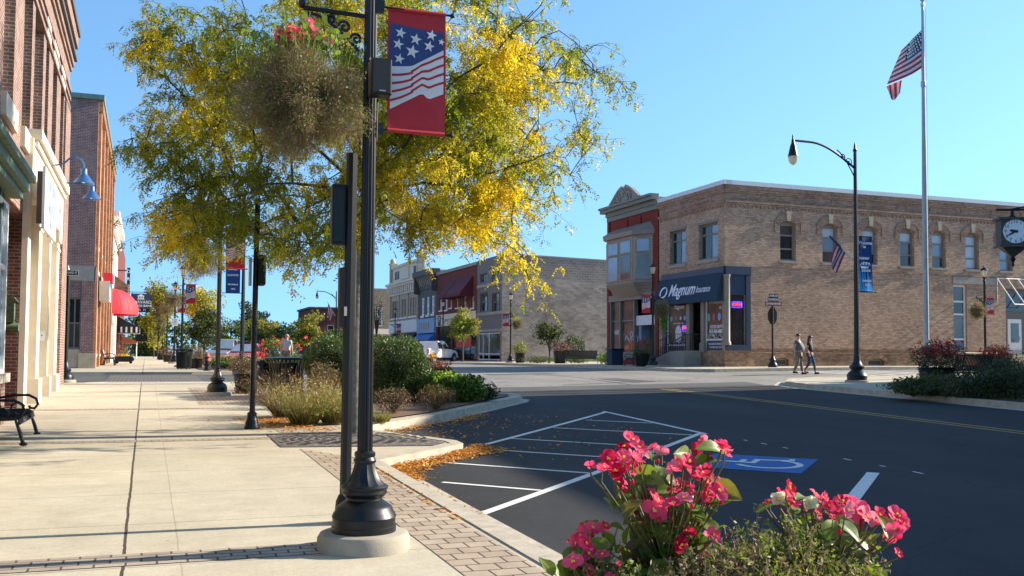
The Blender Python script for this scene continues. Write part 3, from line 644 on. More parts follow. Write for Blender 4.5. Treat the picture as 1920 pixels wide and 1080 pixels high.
# entrance on the side wall: door, steps, glazed canopy frame, railing
t = MB(); obox(t,O2,uS,nS,ent[0]+.01,ent[1]-.01,ent[2],ent[3]-.01,-.27,-.2); t.build('entrance_panel', M['grey_paint'], b)
dx0 = f2(1893,600)[0]; dr = MB(); obox(dr,O2,uS,nS,dx0,dx0+1.05,ent[2]+.02,ent[2]+2.15,-.2,-.12); door = dr.build('door', M['white_paint'], b)
t = MB(); obox(t,O2,uS,nS,dx0+.22,dx0+.83,ent[2]+.75,ent[2]+1.9,-.121,-.10); t.build('pane', M['glass_mid'], door)
t = MB(); obox(t,O2,uS,nS,dx0+.90,dx0+.96,ent[2]+.9,ent[2]+1.1,-.121,-.06); t.build('handle', M['chrome'], door)
t = MB(); obox(t,O2,uS,nS,ent[0]+.1,ent[1]-.1,ent[3]-1.35,ent[3]-.3,-.2,-.16); t.build('transom', M['glass'], b)
t = MB()
for k in range(4): obox(t,O2,uS,nS,dx0-.5+.0*k,dx0+1.9,ZB-.1+(0 if k == 0 else .19*k),ZB+.19*(k+1),.003,1.5-.32*k)
t.each('step', M['stone_tan'], b)
cz1 = f2(1872,522)[1]; cz0 = f2(1890,573)[1]; cx = f2(1869,550)[0]; t = MB()
for k in range(5):
    x = cx+.0+k*.82; t.tube([P(O2,uS,nS,x,cz1,.02), P(O2,uS,nS,x+.02,cz0,1.25)], .035, 6)
t.tube([P(O2,uS,nS,cx,cz1,.03), P(O2,uS,nS,cx+3.3,cz1,.03)], .035, 6); t.tube([P(O2,uS,nS,cx,cz0,1.25), P(O2,uS,nS,cx+3.3,cz0,1.25)], .04, 6)
t.tube([P(O2,uS,nS,cx,cz1-1.4,.03), P(O2,uS,nS,cx,cz1,.03)], .03, 6)
t.build('canopy_frame', M['white_metal'], b)
t = MB(); rx = f2(1884,650)[0]
for k in range(16):
    x = rx+k*.17; zz = ZB+min(.76, .04+.33*max(0, (k-1)*.17)); t.tube([P(O2,uS,nS,x,zz,1.55), P(O2,uS,nS,x,zz+.95,1.55)], .012 if k % 5 else .022, 5)
t.tube([P(O2,uS,nS,rx,ZB+.95,1.55), P(O2,uS,nS,rx+.6,ZB+1.0,1.55), P(O2,uS,nS,rx+1.5,ZB+1.5,1.55), P(O2,uS,nS,rx+2.7,ZB+1.72,1.55)], .022, 6)
t.build('handrail', M['black_iron'], b)
# navy shopfront wrapping the corner
sz0, sz1 = shop1[2], shop1[3]; t = MB()
obox(t,O1,uW,nW,.45,W1,sz1-.42,sz1+.01,-.2,.10); obox(t,O2,uS,nS,.0,shop2[1],sz1-.42,sz1+.01,-.2,.10)
obox(t,O2,uS,nS,.02,shop2[1],sz0,sz0+.3,-.25,.05); obox(t,O2,uS,nS,shop2[1]-.28,shop2[1],sz0+.3,sz1-.42,-.2,.04); obox(t,O2,uS,nS,.3,shop2[1]-.28,sz0+2.95,sz1-.42,-.2,-.02)
obox(t,O1,uW,nW,.45,.85,ZB+.3,sz1-.42,-.25,.04); obox(t,O1,uW,nW,.85,W1-.05,sz0+2.75,sz1-.42,-.3,-.02)
t.build('shopfront', M['navy_paint'], b)
p = MB(); obox(p,O2,uS,nS,.2,shop2[1]-.28,sz0+.3,sz0+2.95,-.22,-.14); sw = p.build('shop_window', M['glass'], b)
t = MB(); obox(t,O2,uS,nS,shop2[1]-.33,shop2[1]-.28,sz0+.3,sz0+2.95,-.13,-.06); obox(t,O2,uS,nS,.3,shop2[1]-.33,sz0+2.27,sz0+2.31,-.135,-.1); t.build('frame', M['taupe_paint'], sw)
cols1 = [f1(x,620)[0] for x in (1250,1288,1294,1315,1321,1358)]
for (a0, a1) in ((cols1[1],cols1[2]),(cols1[3],cols1[4])):
    t = MB(); obox(t,O1,uW,nW,a0,a1,sz0-.05,sz0+2.75,-.2,.05); obox(t,O1,uW,nW,a0-.06,a1+.06,sz0-.1,sz0+.42,-.2,.1); t.build('pillar', M['taupe_paint'], b)
t = MB(); c = P(O2,uS,nS,.12,0,-.02); t.lathe([(.22,sz0+.28),(.22,sz0+.42),(.17,sz0+.5),(.165,sz1-.6),(.2,sz1-.5),(.2,sz1-.43)], 12, (c.x,c.y,0)); t.build('column', M['taupe_paint'], b, smooth=True)
for (a0, a1, z0) in ((.85,cols1[1],sz0+.35),(cols1[4],W1-.1,sz0+.62)):
    p = MB(); obox(p,O1,uW,nW,a0+.08,a1-.02,z0,sz0+2.75,-.2,-.13); pp = p.build('shop_window', M['glass_mid'], b)
    t = MB(); obox(t,O1,uW,nW,a0,a0+.08,sz0,sz0+2.75,-.2,-.08); obox(t,O1,uW,nW,a0+.08,a1,z0-.09,z0,-.2,-.08); t.build('frame', M['white_metal'], pp)
t = MB(); obox(t,O1,uW,nW,.85,cols1[1],sz0+.0,sz0+.26,-.2,-.1); obox(t,O1,uW,nW,cols1[4],W1-.1,sz0+.0,sz0+.53,-.2,-.1); t.each('kick_panel', M['navy_paint'], b)
dd = MB(); obox(dd,O1,uW,nW,cols1[2],cols1[3],sz0-.05,sz0+2.75,-1.2,-1.1); dd.mi = 1; obox(dd,O1,uW,nW,cols1[2]+.1,cols1[3]-.1,sz0+.1,sz0+2.1,-1.1,-1.06); dd.build('door', [M['navy_paint'], M['glass']], b)
# lettering on the glass
LB1, RB1 = cols1[4]+.15, W1-.2
def on1(s, size, a, z, mat='letter_white', c=-.12, shear=0, al='CENTER', wd=1.0, bold=0, parent=b, nm='window_lettering'): return text(nm, s, size, P(O1,uW,nW,a,z,c), uW, (0,0,1), M[mat], parent, .004, al, shear, wd, bold=bold)
cA = (.9+cols1[1])/2; cB = (LB1+RB1)/2
on1('AUTO INSURANCE', .21, cB, sz0+2.58, wd=.85); on1('SR-22', .22, cB+.55, sz0+2.28)
on1('COTIZA GRATIS', .2, cB, sz0+1.28, wd=.9, bold=.004); on1('815-566-8855', .27, cB, sz0+1.02, wd=.92, bold=.006)
on1('INSURANCE SERVICES', .15, cB, sz0+.34, c=-.09); on1('COMMERCIAL AUTO', .15, cB, sz0+.16, c=-.09)
on1('Magnum', .34, cA+.1, sz0+2.5, shear=.2, bold=.008); on1('AUTO   HOME   LIFE', .12, cA, sz0+1.55); on1('TAXES', .2, cA-.05, sz0+.95)
def disc(mat, a, z, r, ry=None, c=-.122): 
    m = MB(); pts = [P(O1,uW,nW,a+r*cos(k*pi/10),z+(ry or r*1.1)*sin(k*pi/10),c) for k in range(20)]; m.prism(pts, (-.004,0,0)); return m.build('window_emblem', mat, b)
em = {k: simple('emblem_'+k, c, .6) for k, c in (('teal',(.18,.36,.34)),('red',(.42,.07,.10)),('blue',(.22,.36,.62)),('pale',(.62,.64,.66)))}
for a, k in ((cA-.8,'teal'),(cA-.28,'red'),(cA+.25,'pale'),(cA+.72,'blue')): disc(em[k], a, sz0+1.85, .13 if k != 'pale' else .09)
for a, k in ((cB-.75,'teal'),(cB-.25,'red'),(cB+.3,'blue')): disc(em[k], a, sz0+1.8, .15, .22)
disc(em['pale'], cA-.0, sz0+.95, .36, .5, -.1245)
rr = random.Random(5); t = MB()
for k in range(60): a = cB+rr.uniform(-.9,.9); z = sz0+rr.uniform(.62,.86); obox(t,O1,uW,nW,a,a+rr.uniform(.03,.12),z,z+.025,-.125,-.122)
for k in range(40): a = cA+rr.uniform(-.8,.9); z = sz0+rr.uniform(.36,.55); obox(t,O1,uW,nW,a,a+rr.uniform(.03,.1),z,z+.022,-.125,-.122)
t.build('window_lettering', M['letter_white'], b)
# ramp block, steps and railing by the office door
t = MB(); r0 = f1(1252,680)[0]; r1 = f1(1315,680)[0]; q = lambda a, z, c: P(O1,uW,nW,a,z,c)
t.prism([q(.5,ZB-.3,.02), q(r1,ZB-.3,.02), q(r1,sz0-.02,.02), q(cols1[2]-.2,sz0-.05,.02), q(.7,ZB+.2,.02)], (-1.1,0,0)); t.build('entrance_ramp', M['stone_grey'], b)
t = MB()
for row in (.12, 1.05):
    for k in range(18):
        a = .35+k*(r1-.6)/17; zz = ZB+.1+(sz0-ZB-.15)*min(1, max(0, (a-.5)/(cols1[2]-.9))); t.tube([q(a,zz-(.3 if k%6==0 else 0),row), q(a,zz+.9,row)], .022 if k%6 == 0 else .013, 5)
    t.tube([q(.35,ZB+1.0,row), q(.6,ZB+1.03,row), q(cols1[2]-.3,sz0+.9,row), q(r1,sz0+.9,row)], .025, 6)
t.build('handrail', M['black_iron'], b)
# projecting awning with the shop's name: hangs on the building, moves with it
aw = MB(); A0, A1 = f1(1241,550)[0]-.1, W1-.10
zt = f1(1359,510)[1]; zb_ = f1(1359,563)[1]; 
aw.prism([q(A0,zt,.10), q(A0,zt-.05,.14), q(A0,zb_,.5), q(A0,zb_-.02,.5), q(A0,zb_-.0,.10)], (0,-(A1-A0),0)); awn = aw.build('awning', M['navy_cloth'], b)
un = Vector((0,-1,0)); dn = Vector((-.36,0,-(zt-.05-zb_))).normalized(); vv = -dn; nn_ = un.cross(vv)
def aw_at(f, g): return q(A0+(A1-A0)*f, zt-.05-(zt-.05-zb_)*g, .14+.36*g)+nn_*.006
text('lettering', 'Magnum', 1.0, aw_at(.44,.48), un, vv, M['letter_white'], awn, .006, shear=.22, bold=.010, fit=(A1-A0)*.42)
text('lettering', 'Insurance', .56, aw_at(.775,.53), un, vv, M['letter_white'], awn, .006, shear=.22, fit=(A1-A0)*.21)
t = MB(); c0 = aw_at(.13,.5)
def cpt(x, y, k=0): return c0+un*x+vv*y+nn_*k
for sgn in (1, -1):
    N = 16; out = []; inn = []
    for k in range(N+1):
        an = R(40)+R(215)*k/N; wdt = .02+.13*sin(pi*k/N); out.append((sgn*(.44*cos(an)), sgn*(.34*sin(an)))); inn.append((sgn*((.44-wdt)*cos(an)), sgn*((.34-wdt*.8)*sin(an))))
    for k in range(N): t.prism([cpt(*out[k]), cpt(*out[k+1]), cpt(*inn[k+1]), cpt(*inn[k])], nn_*.006)
t.build('emblem', M['letter_white'], awn)
# neon sign in the window
sg = thing('neon_sign', 'lit red and blue OPEN neon sign behind the corner glass', 'sign', P(O2,uS,nS,.9,sz0+2.35,-.1))
t = MB(); ctr = P(O2,uS,nS,f2(1384,571)[0],f2(1384,571)[1],-.10); uu = Vector(uS); zz = Vector((0,0,1)); N = 24
ring = [ctr+uu*(.30*max(-1,min(1,1.35*cos(2*pi*k/N))))+zz*(.155*max(-1,min(1,1.35*sin(2*pi*k/N)))) for k in range(N+1)]
t.tube(ring, .028, 6); t.build('border', M['neon_blue'], sg)
text('lettering', 'OPEN', .24, ctr+Vector((0,-.01,0)), uS, (0,0,1), M['neon_red'], sg, .01, width=.85, bold=.008)
sg2 = thing('neon_sign', 'small red neon OPEN sign low in the left shop window with round emblems', 'sign', q(cA+.7,sz0+1.2,-.1))
text('lettering', 'OPEN', .22, q(cA+.72,sz0+1.28,-.1), uW, (0,0,1), M['neon_red'], sg2, .01, width=.7, bold=.006)
t = MB(); c2 = q(cA+.72,sz0+1.26,-.105); ring = [c2+Vector(uW)*(.24*max(-1,min(1,1.35*cos(2*pi*k/N))))+zz*(.16*max(-1,min(1,1.35*sin(2*pi*k/N)))) for k in range(N+1)]; t.tube(ring, .02, 6); t.build('border', M['neon_blue'], sg2)

# ---------------------------------------------------------------- red brick building with oriel and scrolled pediment
YR = onX(1139.5, 690, XF).y; ZR = S(XF, 56); HR = onX(1238, 356, XF).z-.35
rb = thing('brick_building', 'narrow dark red brick building with bay window and scrolled gable', 'building', (XF, YN, ZR)); OR = (XF, YR, 0); WR = YR-YN
fr_ = lambda px, py: (YR-onX(px,py,XF).y, onX(px,py,XF).z)
q = lambda a, z, c: P(OR,uW,nW,a,z,c)
zs = fr_(1180,553)[1]; mb = MB(); facade(mb, OR, uW, nW, WR-.02, HR, [(.35,WR-.35,ZR+.3,zs)], .3, b0=ZR-.4)
wall_rest(mb, XF+.02, XF+18, YN+.03, YR, ZR-.4, HR-.02, 'ws'); mb.mi = 1; mb.quad((XF+.02,YN+.03,ZR),(XF+18,YN+.03,ZR),(XF+18,YN+.03,HR-.02),(XF+.02,YN+.03,HR-.02)); mb.build('wall', [M['brick_red'], M['brick_side']], rb)
t = MB()
for a in (WR*.40, WR*.66): obox(t,OR,uW,nW,a,a+.14,fr_(1190,436)[1],HR-.9,.002,.08)
obox(t,OR,uW,nW,0,.35,ZR,HR-.4,.002,.07); obox(t,OR,uW,nW,WR-.37,WR-.02,ZR,HR-.4,.002,.07); t.each('pilaster', M['brick_red'], rb)
t = MB()
for z0, z1, c in ((HR-.75,HR-.45,.10),(HR-.45,HR-.2,.2),(HR-.2,HR+.02,.5),(HR+.02,HR+.16,.62)): obox(t,OR,uW,nW,-.25 if c>.4 else 0,WR-.02,z0,z1,.002,c)
t.build('cornice', M['green_grey_paint'], rb)
cpx = WR*.42; pr = []; hw = 2.05
def sc(x): return .1+.95*(max(0, cos(x/hw*pi/2)))**1.2
for k in range(-14, 15): x = hw*k/14; pr.append((cpx+x, HR+.16+sc(x)-(.3 if abs(k) < 1 else (.12 if abs(k) == 1 else 0))))
t = MB(); t.prism([q(pr[0][0],HR+.16,.02)]+[q(a,z,.02) for a,z in pr]+[q(pr[-1][0],HR+.16,.02)], (-.3,0,0)); pd = t.build('pediment', M['taupe_paint'], rb)
t = MB(); t.tube([q(a,z,.30) for a,z in pr[:14]], .10, 6); t.tube([q(a,z,.30) for a,z in pr[15:]], .10, 6); t.lathe([(.02,0),(.12,.1),(.05,.28),(.1,.36),(.02,.5)], 8, tuple(q(cpx,HR+.85,.2)))
rr = random.Random(3)
for k in range(46):
    x = rr.uniform(-1.3,1.3); z = HR+.25+rr.random()*max(.1, sc(x)-.2); c = q(cpx+x,z,.33); t.tube([c, c+Vector((-.03,rr.uniform(-.15,.15),rr.uniform(-.1,.12))), c+Vector((0,rr.uniform(-.2,.2),rr.uniform(-.1,.2)))], .045, 5)
t.build('scroll_ornament', M['stone_grey'], pd)
# oriel (bay window): three sided box
o0, o1 = .45, WR-.75; oz1 = fr_(1190,449)[1]+.1; oz0 = fr_(1190,533)[1]; pj = .8; sl_ = 1.0
plan = [(o0,0),(o0+sl_,pj),(o1-sl_,pj),(o1,0)]
def pln(k, z, ex=0): return [q(a+(-ex if i < 2 else ex)*.7, z, c+(ex if 0 < i < 3 else 0)) for i, (a, c) in enumerate(plan)]
orl = MB(); orl.add(pln(0,oz0)+pln(0,oz1), [(0,1,5,4),(1,2,6,5),(2,3,7,6),(0,1,2,3),(4,5,6,7)]); ori = orl.build('bay_window', M['taupe_paint'], rb)
t = MB(); t.add(pln(0,oz1,.18)+pln(0,oz1+.28,.22), [(0,1,5,4),(1,2,6,5),(2,3,7,6),(0,1,2,3),(4,5,6,7)]); t.add(pln(0,oz1+.285,.22)+[q(o0+.3,oz1+.8,.01),q(o1-.3,oz1+.8,.01)], [(0,1,4),(1,2,5,4),(2,3,5)]); t.build('roof', M['taupe_paint'], ori)
t = MB()
for k in range(5): e = -.16*k; t.add(pln(0,oz0-.18*k-.17,e-.1)+pln(0,oz0-.18*k-.002,e+.05), [(0,1,5,4),(1,2,6,5),(2,3,7,6),(0,1,2,3),(4,5,6,7)])
t.build('moulded_base', M['taupe_paint'], ori)
rr = random.Random(8)
for (pa, pb) in ((plan[0],plan[1]),(plan[1],plan[2]),(plan[2],plan[3])):
    A = q(pa[0],0,pa[1]); B = q(pb[0],0,pb[1]); d = (B-A); L = d.length; d.normalize(); nrm = Vector((0,0,1)).cross(d); nrm = nrm if nrm.x < 0 else -nrm
    big_ = L > 2
    for (fa, fb) in ([(.10,.44),(.56,.90)] if big_ else [(.2,.8)]):
        zsp = oz0+(oz1-oz0)*.62
        for (z0, z1, mt) in ((oz0+.25,zsp-.08,'glass_sky' if big_ and fa < .3 else 'glass_mid'),(zsp+.1,oz1-.3,'glass_sky')):
            f = MB(); obox(f,A,d,nrm,L*fa-.07,L*fb+.07,z0-.07,z1+.07,.003,.05); wf = f.build('window', M['taupe_paint'], rb)
            f = MB(); obox(f,A,d,nrm,L*fa,L*fb,z0,z1,.05,.056); f.build('pane', M[mt], wf)
    for fx in ((.05,.5,.95) if big_ else (.1,.9)):
        z = oz0+.2; t = MB()
        while z < oz1-.25:
            for s in (-1,1): c = A+d*(L*fx)+nrm*.035+Vector((0,0,z)); t.tube([c+d*(.05*s), c+d*(.09*s)+Vector((0,0,.07)), c+Vector((0,0,.14))], .022, 4)
            z += .17
        t.build('carved_panel', M['stone_cream'], ori)
# shopfront of the red building
sz = ZR+.3; t = MB(); obox(t,OR,uW,nW,.35,WR-.35,zs-.35,zs+.05,-.2,.12)
xs_ = [.35, WR*.28, WR*.52, WR*.56, WR-.45]
for a in (.35, WR*.25, WR*.53, WR-.5): obox(t,OR,uW,nW,a,a+.14,sz,zs-.35,-.25,.03)
obox(t,OR,uW,nW,.49,WR*.53,sz,sz+.5,-.25,-.02); t.build('shopfront', M['green_grey_paint'], rb)
for (a0, a1, lab) in ((.49,WR*.25,'FLEX'),(WR*.25+.14,WR*.53,'')):
    p = MB(); obox(p,OR,uW,nW,a0,a1,sz+.5,zs-.35,-.2,-.12); pw = p.build('shop_window', M['glass_mid'], rb)
    t = MB(); obox(t,OR,uW,nW,a0,a1,sz+2.45,sz+2.53,-.12,-.08); t.build('frame', M['green_grey_paint'], pw)
text('window_lettering', 'HAIR', .42, q(.49+(WR*.25-.49)/2,sz+1.75,-.11), uW, (0,0,1), M['letter_white'], rb, .003, width=.7)
t = MB(); c = q(WR*.46,sz+1.6,-.115); rr = random.Random(2)
for k in range(9): a = -.9+.2*k; t.tube([c+Vector(uW)*a+Vector((0,0,-.35+.25*sin(k*1.3))), c+Vector(uW)*(a+.17)+Vector((0,0,-.25+.2*cos(k*1.7)))], .02, 4)
t.tube([c+Vector(uW)*(.14*cos(k))+Vector((0,0,.2*sin(k))) for k in np.linspace(0,6.28,12)], .022, 4); t.build('window_lettering', M['letter_white'], rb)
t = MB(); obox(t,OR,uW,nW,WR*.53+.14,WR-.5,sz+2.15,sz+2.75,-.2,-.1); t.build('blank_sign_panel', M['white_metal'], rb)
t = MB(); obox(t,OR,uW,nW,WR*.53+.14,WR-.5,sz-.3,sz+2.15,-1.0,-.9); t.build('door', M['green_paint'], rb)
t = MB(); obox(t,OR,uW,nW,WR*.57,WR*.62,sz,sz+2.15,-.85,-.2); t.build('door_side_glass', M['glass_sky'], rb)

# ---------------------------------------------------------------- the row farther up the street
def f3(px, py): p = onX(px, py, XF); return p.y, p.z
YG = onX(940, 676, XF).y
def row(name, label, px0, px1, ytop, mat, y0=None, xback=16, sides=None):
    y0 = onX(px1, 660, XF).y if y0 is None else y0; y1 = onX(px0, 660, XF).y; z0 = S(XF, (y0+y1)/2); H = onX(px1, ytop, XF).z
    t = thing(name, label, 'building', (XF, y0, z0)); return t, (XF, y1, 0), y1-y0, z0, H
def ops_from(O, lst):
    out = []
    for (x0,x1,yt,yb) in lst:
        a0 = O[1]-onX(x0,yb,XF).y; a1 = O[1]-onX(x1,yb,XF).y; m = (x0+x1)/2; out.append((a0, a1, onX(m,yb,XF).z, onX(m,yt,XF).z))
    return out
# grey building with the long block wall
g, OG, WG, ZG, HG = row('block_building', 'grey two storey building with long bare block side wall and white shop window', 894, 940, 477, None)
ops = ops_from(OG, [(900,914.5,549,584),(922,937,549,584),(900,914,513,529),(922,937,509,526)]); shz = onX(930,622,XF).z
mb = MB(); facade(mb, OG,uW,nW,WG,HG,ops+[(.3,WG-.35,ZG+.1,shz)],.25,b0=ZG-.4); mb.mi = 1
zt_ = onX(940,515,XF).z
mb.quad((XF,YG,ZG-.5),(XF+17.6,YG,ZG-.5),(XF+17.6,YG,zt_-.9),(XF,YG,zt_)); mb.mi = 2
mb.quad((XF,YG,zt_),(XF+17.6,YG,zt_-.9),(XF+17.6,YG,HG-.35),(XF,YG,HG)); mb.quad((XF+17.6,YG,ZG-.5),(XF+30,YG,ZG-.5),(XF+30,YG,HG-.85),(XF+17.6,YG,HG-.85))
mb.mi = 1; wall_rest(mb, XF+.02, XF+30, YG+.02, OG[1], ZG-.5, HG-.85, 'ws'); mb.build('wall', [M['grey_paint'], M['brick_grey'], M['brick_grey_top']], g)
t = MB(); t.prism([(XF-.05,YG-.04,HG),(XF+17.6,YG-.04,HG-.35),(XF+17.6,YG-.04,HG-.25),(XF-.05,YG-.04,HG+.12)], (0,.4,0)); t.build('coping', M['stone_grey'], g)
t = MB()
for zz_ in (onX(925,584,XF).z-.28, onX(925,529,XF).z-.3): obox(t,OG,uW,nW,.1,WG+.01,zz_,zz_+.26,.003,.09)
obox(t,OG,uW,nW,.1,WG,shz,shz+.25,.003,.1); t.each('belt_course', M['stone_grey'], g)
for o in ops: win(g,OG,uW,nW,o,.24,'grey_paint',bars=(.5,),cols=(.33,.66) if o[3]-o[2] > 1.3 else (.5,),panes=('glass','glass_mid'),fw=.09)
p = MB(); obox(p,OG,uW,nW,.4,WG-.4,ZG+.5,shz-.1,-.22,-.15); sw_ = p.build('shop_window', M['glass_mid'], g)
t = MB()
for a in (.35,1.6,3.2,WG-.5): obox(t,OG,uW,nW,a,a+.09,ZG+.1,shz-.02,-.15,-.05)
for z in (ZG+.12,ZG+.62,shz-.16): obox(t,OG,uW,nW,.44,WG-.5,z,z+.1,-.148,-.055)
t.build('frame', M['white_metal'], sw_)
# maroon building
m_, OM, WM, ZM, HM = row('painted_building', 'dark maroon painted building with sloped maroon awning over the upper windows', 818, 894, 492, None)
ops = ops_from(OM, [(824,829,548,582),(834,839,545,581),(843,847,554,577),(855,859,556,577),(869,874,556,577),(884,889,556,577)]); shz = onX(860,592,XF).z
mb = MB(); facade(mb, OM,uW,nW,WM,HM,ops+[(.3,WM*.40,ZM+.1,shz-.9),(WM*.42,WM-.3,ZM+.1,shz-.9)],.25,b0=ZM-.4); wall_rest(mb, XF+.02, XF+20, OM[1]-WM, OM[1], ZM-.4, HM-.05, 'w'); mb.build('wall', M['brick_maroon'], m_)
for i, o in enumerate(ops): win(m_,OM,uW,nW,o,.2,'white_paint',bars=(.5,),panes=('glass_blind','glass'),fw=.13 if i < 3 else .08,sill='white_paint')
t = MB(); obox(t,OM,uW,nW,.02,WM*.98,shz-.9,shz+.3,.003,.06); t.build('signboard', M['stone_cream'], m_)
for (a0, a1) in ((.35,WM*.40),(WM*.42,WM-.35)):
    p = MB(); obox(p,OM,uW,nW,a0,a1,ZM+.2,shz-.95,-.2,-.12); p.build('shop_window', M['glass'], m_)
text('lettering', 'P', .9, P(OM,uW,nW,1.2,shz-.25,.07), uW, (0,0,1), M['letter_white'], m_); 
t = MB(); obox(t,OM,uW,nW,.6,1.8,shz-.85,shz+.22,.061,.064); t.build('sign_patch', M['letter_dark'], m_)
t = MB(); obox(t,OM,uW,nW,WM*.5,WM*.85,ZM+1.3,ZM+2.3,-.118,-.112); t.build('window_display', simple('window_display_red', (.5,.05,.04), .7), m_)
t = MB()
az1 = onX(870,521,XF).z; az0 = onX(870,552,XF).z
for (x0, x1) in ((843,858),(857,872),(870,890)):
    a0 = OM[1]-onX(x0,552,XF).y; a1 = OM[1]-onX(x1,552,XF).y; t.prism([P(OM,uW,nW,a0,az1,.01),P(OM,uW,nW,a0,az0,1.3),P(OM,uW,nW,a0,az0-.25,1.3),P(OM,uW,nW,a0,az0-.25,.01)], (0,-(a1-a0)*.86,0))
t.each('awning', M['maroon_cloth'], m_)
t = MB(); obox(t,OM,uW,nW,0,WM,HM-.25,HM+.05,.003,.15); t.build('coping', M['stone_grey'], m_)
# dark grey bracketed building
d_, OD, WD, ZD, HD = row('painted_building', 'charcoal painted building with bracketed cornice and three white windows', 784, 818, 512, None)
ops = ops_from(OD, [(790,795,559,592),(799.5,804.5,557,590),(809,814,554,588)]); shz = onX(800,598,XF).z
mb = MB(); facade(mb, OD,uW,nW,WD,HD,ops+[(.3,WD-.3,ZD+.1,shz-1.6)],.25,b0=ZD-.4); wall_rest(mb, XF+.02, XF+20, OD[1]-WD, OD[1], ZD-.4, HD-.05, 'w'); mb.build('wall', M['dark_grey_paint'], d_)
for o in ops: win(d_,OD,uW,nW,o,.15,'white_paint',bars=(.5,),panes=('glass_blind','glass_blind'),fw=.2,sill='white_paint',sillh=.25)
t = MB(); obox(t,OD,uW,nW,-.1,WD+.1,HD-.1,HD+.5,-.3,.75); obox(t,OD,uW,nW,0,WD,HD-1.5,HD-1.35,.003,.1)
for s in (0, WD-.3): obox(t,OD,uW,nW,s,s+.3,HD-1.9,HD-.1,.003,.6)
cn = t.build('cornice', M['dark_grey_paint'], d_)
t = MB()
for k in range(9): a = .6+k*(WD-1.1)/8.5; t.prism([P(OD,uW,nW,a,HD-.1,.01),P(OD,uW,nW,a,HD-.1,.55),P(OD,uW,nW,a,HD-.5,.3),P(OD,uW,nW,a,HD-1.2,.05)], (0,-.22,0))
t.each('bracket', M['stone_grey'], cn)
t = MB(); obox(t,OD,uW,nW,.2,WD-.2,shz-1.55,shz,.003,.25); sb_ = t.build('signboard', M['light_blue_paint'], d_)
t = MB(); t.prism([P(OD,uW,nW,.2,shz-1.6,.02),P(OD,uW,nW,.2,shz-2.2,.8),P(OD,uW,nW,.2,shz-2.35,.8),P(OD,uW,nW,.2,shz-2.35,.02)], (0,-(WD-.4),0)); t.build('awning', M['blue_paint'], d_)
t = MB()
for k in range(5): obox(t,OD,uW,nW,1.2+k*.9,1.75+k*.9,shz-1.15,shz-.35-.12*(k%2),.252,.258)
t.build('sign_shapes', M['letter_gold'], sb_)
p = MB(); obox(p,OD,uW,nW,.35,WD-.35,ZD+.2,shz-1.65,-.2,-.12); p.build('shop_window', M['glass'], d_)
# tan stone building with a crowned parapet
s_, OS, WS, ZS, HS = row('stone_building', 'tan three bay stone building with moulded cornice and finialled parapet', 731, 784, 524, None)
grp = [(735,739.5),(739.8,743.5),(744,747.5),(752.5,756.5),(757.3,761),(762,766),(768,772),(773,777),(778,782)]
ops = [(o[0]+.1, o[1]-.1, onX(757,594,XF).z, onX(757,561,XF).z) for o in ops_from(OS, [(a,bb,560,594) for a,bb in grp])]; shz = onX(757,600,XF).z
mb = MB(); facade(mb, OS,uW,nW,WS,HS,ops+[(.4,WS-.4,ZS+.1,shz-1.9)],.3,b0=ZS-.4); wall_rest(mb, XF+.02, XF+22, OS[1]-WS, OS[1], ZS-.4, HS+1.2, 'w'); mb.build('wall', M['stone_tan'], s_)
for o in ops: win(s_,OS,uW,nW,o,.25,'stone_grey',bars=(.55,),panes=('glass_mid','glass'),fw=.08)
t = MB()
for k in range(4): a = k*(WS-.5)/3; obox(t,OS,uW,nW,a,a+.5,shz,HS-1.3,.003,.14)
t.each('pilaster', M['stone_tan'], s_)
t = MB()
for k in range(3): a = .6+k*(WS-.5)/3; obox(t,OS,uW,nW,a,a+(WS-.5)/3-.6,ops[0][2]-.25,ops[0][2]-.05,.003,.16)
t.each('sill', M['white_paint'], s_)
t = MB()
for z0, z1, c in ((HS-1.3,HS-1.1,.2),(HS-.3,HS-.05,.5),(HS-.05,HS+.2,.7)): obox(t,OS,uW,nW,-.1,WS+.1,z0,z1,.003,c)
for k in range(15): a = .3+k*(WS-.8)/14; obox(t,OS,uW,nW,a,a+.35,HS-1.1,HS-.3,.003,.42)
t.build('cornice', M['stone_cream'], s_)
t = MB(); obox(t,OS,uW,nW,.3,WS-.3,HS+.2,HS+2.1,-.5,-.1); obox(t,OS,uW,nW,.2,WS-.2,HS+2.1,HS+2.4,-.6,.1); obox(t,OS,uW,nW,WS*.36,WS*.66,HS+.5,HS+1.9,-.1,.05); pp_ = t.build('parapet', M['stone_cream'], s_)
t = MB()
for k in (0,1,2): a = WS*(.1+.0*k) if k == 0 else WS*(.18+.5*k/1.3); obox(t,OS,uW,nW,WS*(.14,.23,.80)[k],WS*(.20,.29,.88)[k],HS+.7,HS+1.7,-.1,-.07)
t.each('vent_opening', M['dark_grey_paint'], pp_)
for a in (.2, WS-.2):
    t = MB(); obox(t,OS,uW,nW,a-.32,a+.32,HS+.2,HS+2.7,-.6,.15); obox(t,OS,uW,nW,a-.42,a+.42,HS+2.7,HS+2.88,-.7,.22); c = P(OS,uW,nW,a,HS+3.0,-.2); t.ell((c.x,c.y,c.z+.1),.36,.36,.42,12,8); t.build('finial', M['stone_tan'], s_)
t = MB(); obox(t,OS,uW,nW,.1,WS-.1,shz-1.5,shz-.1,.003,.2); t.build('signboard', M['white_paint'], s_)
t = MB(); t.prism([P(OS,uW,nW,1.5,shz-1.6,.02),P(OS,uW,nW,1.5,shz-2.4,.9),P(OS,uW,nW,1.5,shz-2.9,.9),P(OS,uW,nW,1.5,shz-2.9,.02)], (0,-(WS-2.2),0)); t.build('awning', simple('dark_green_cloth', (.012,.022,.016), .8), s_)
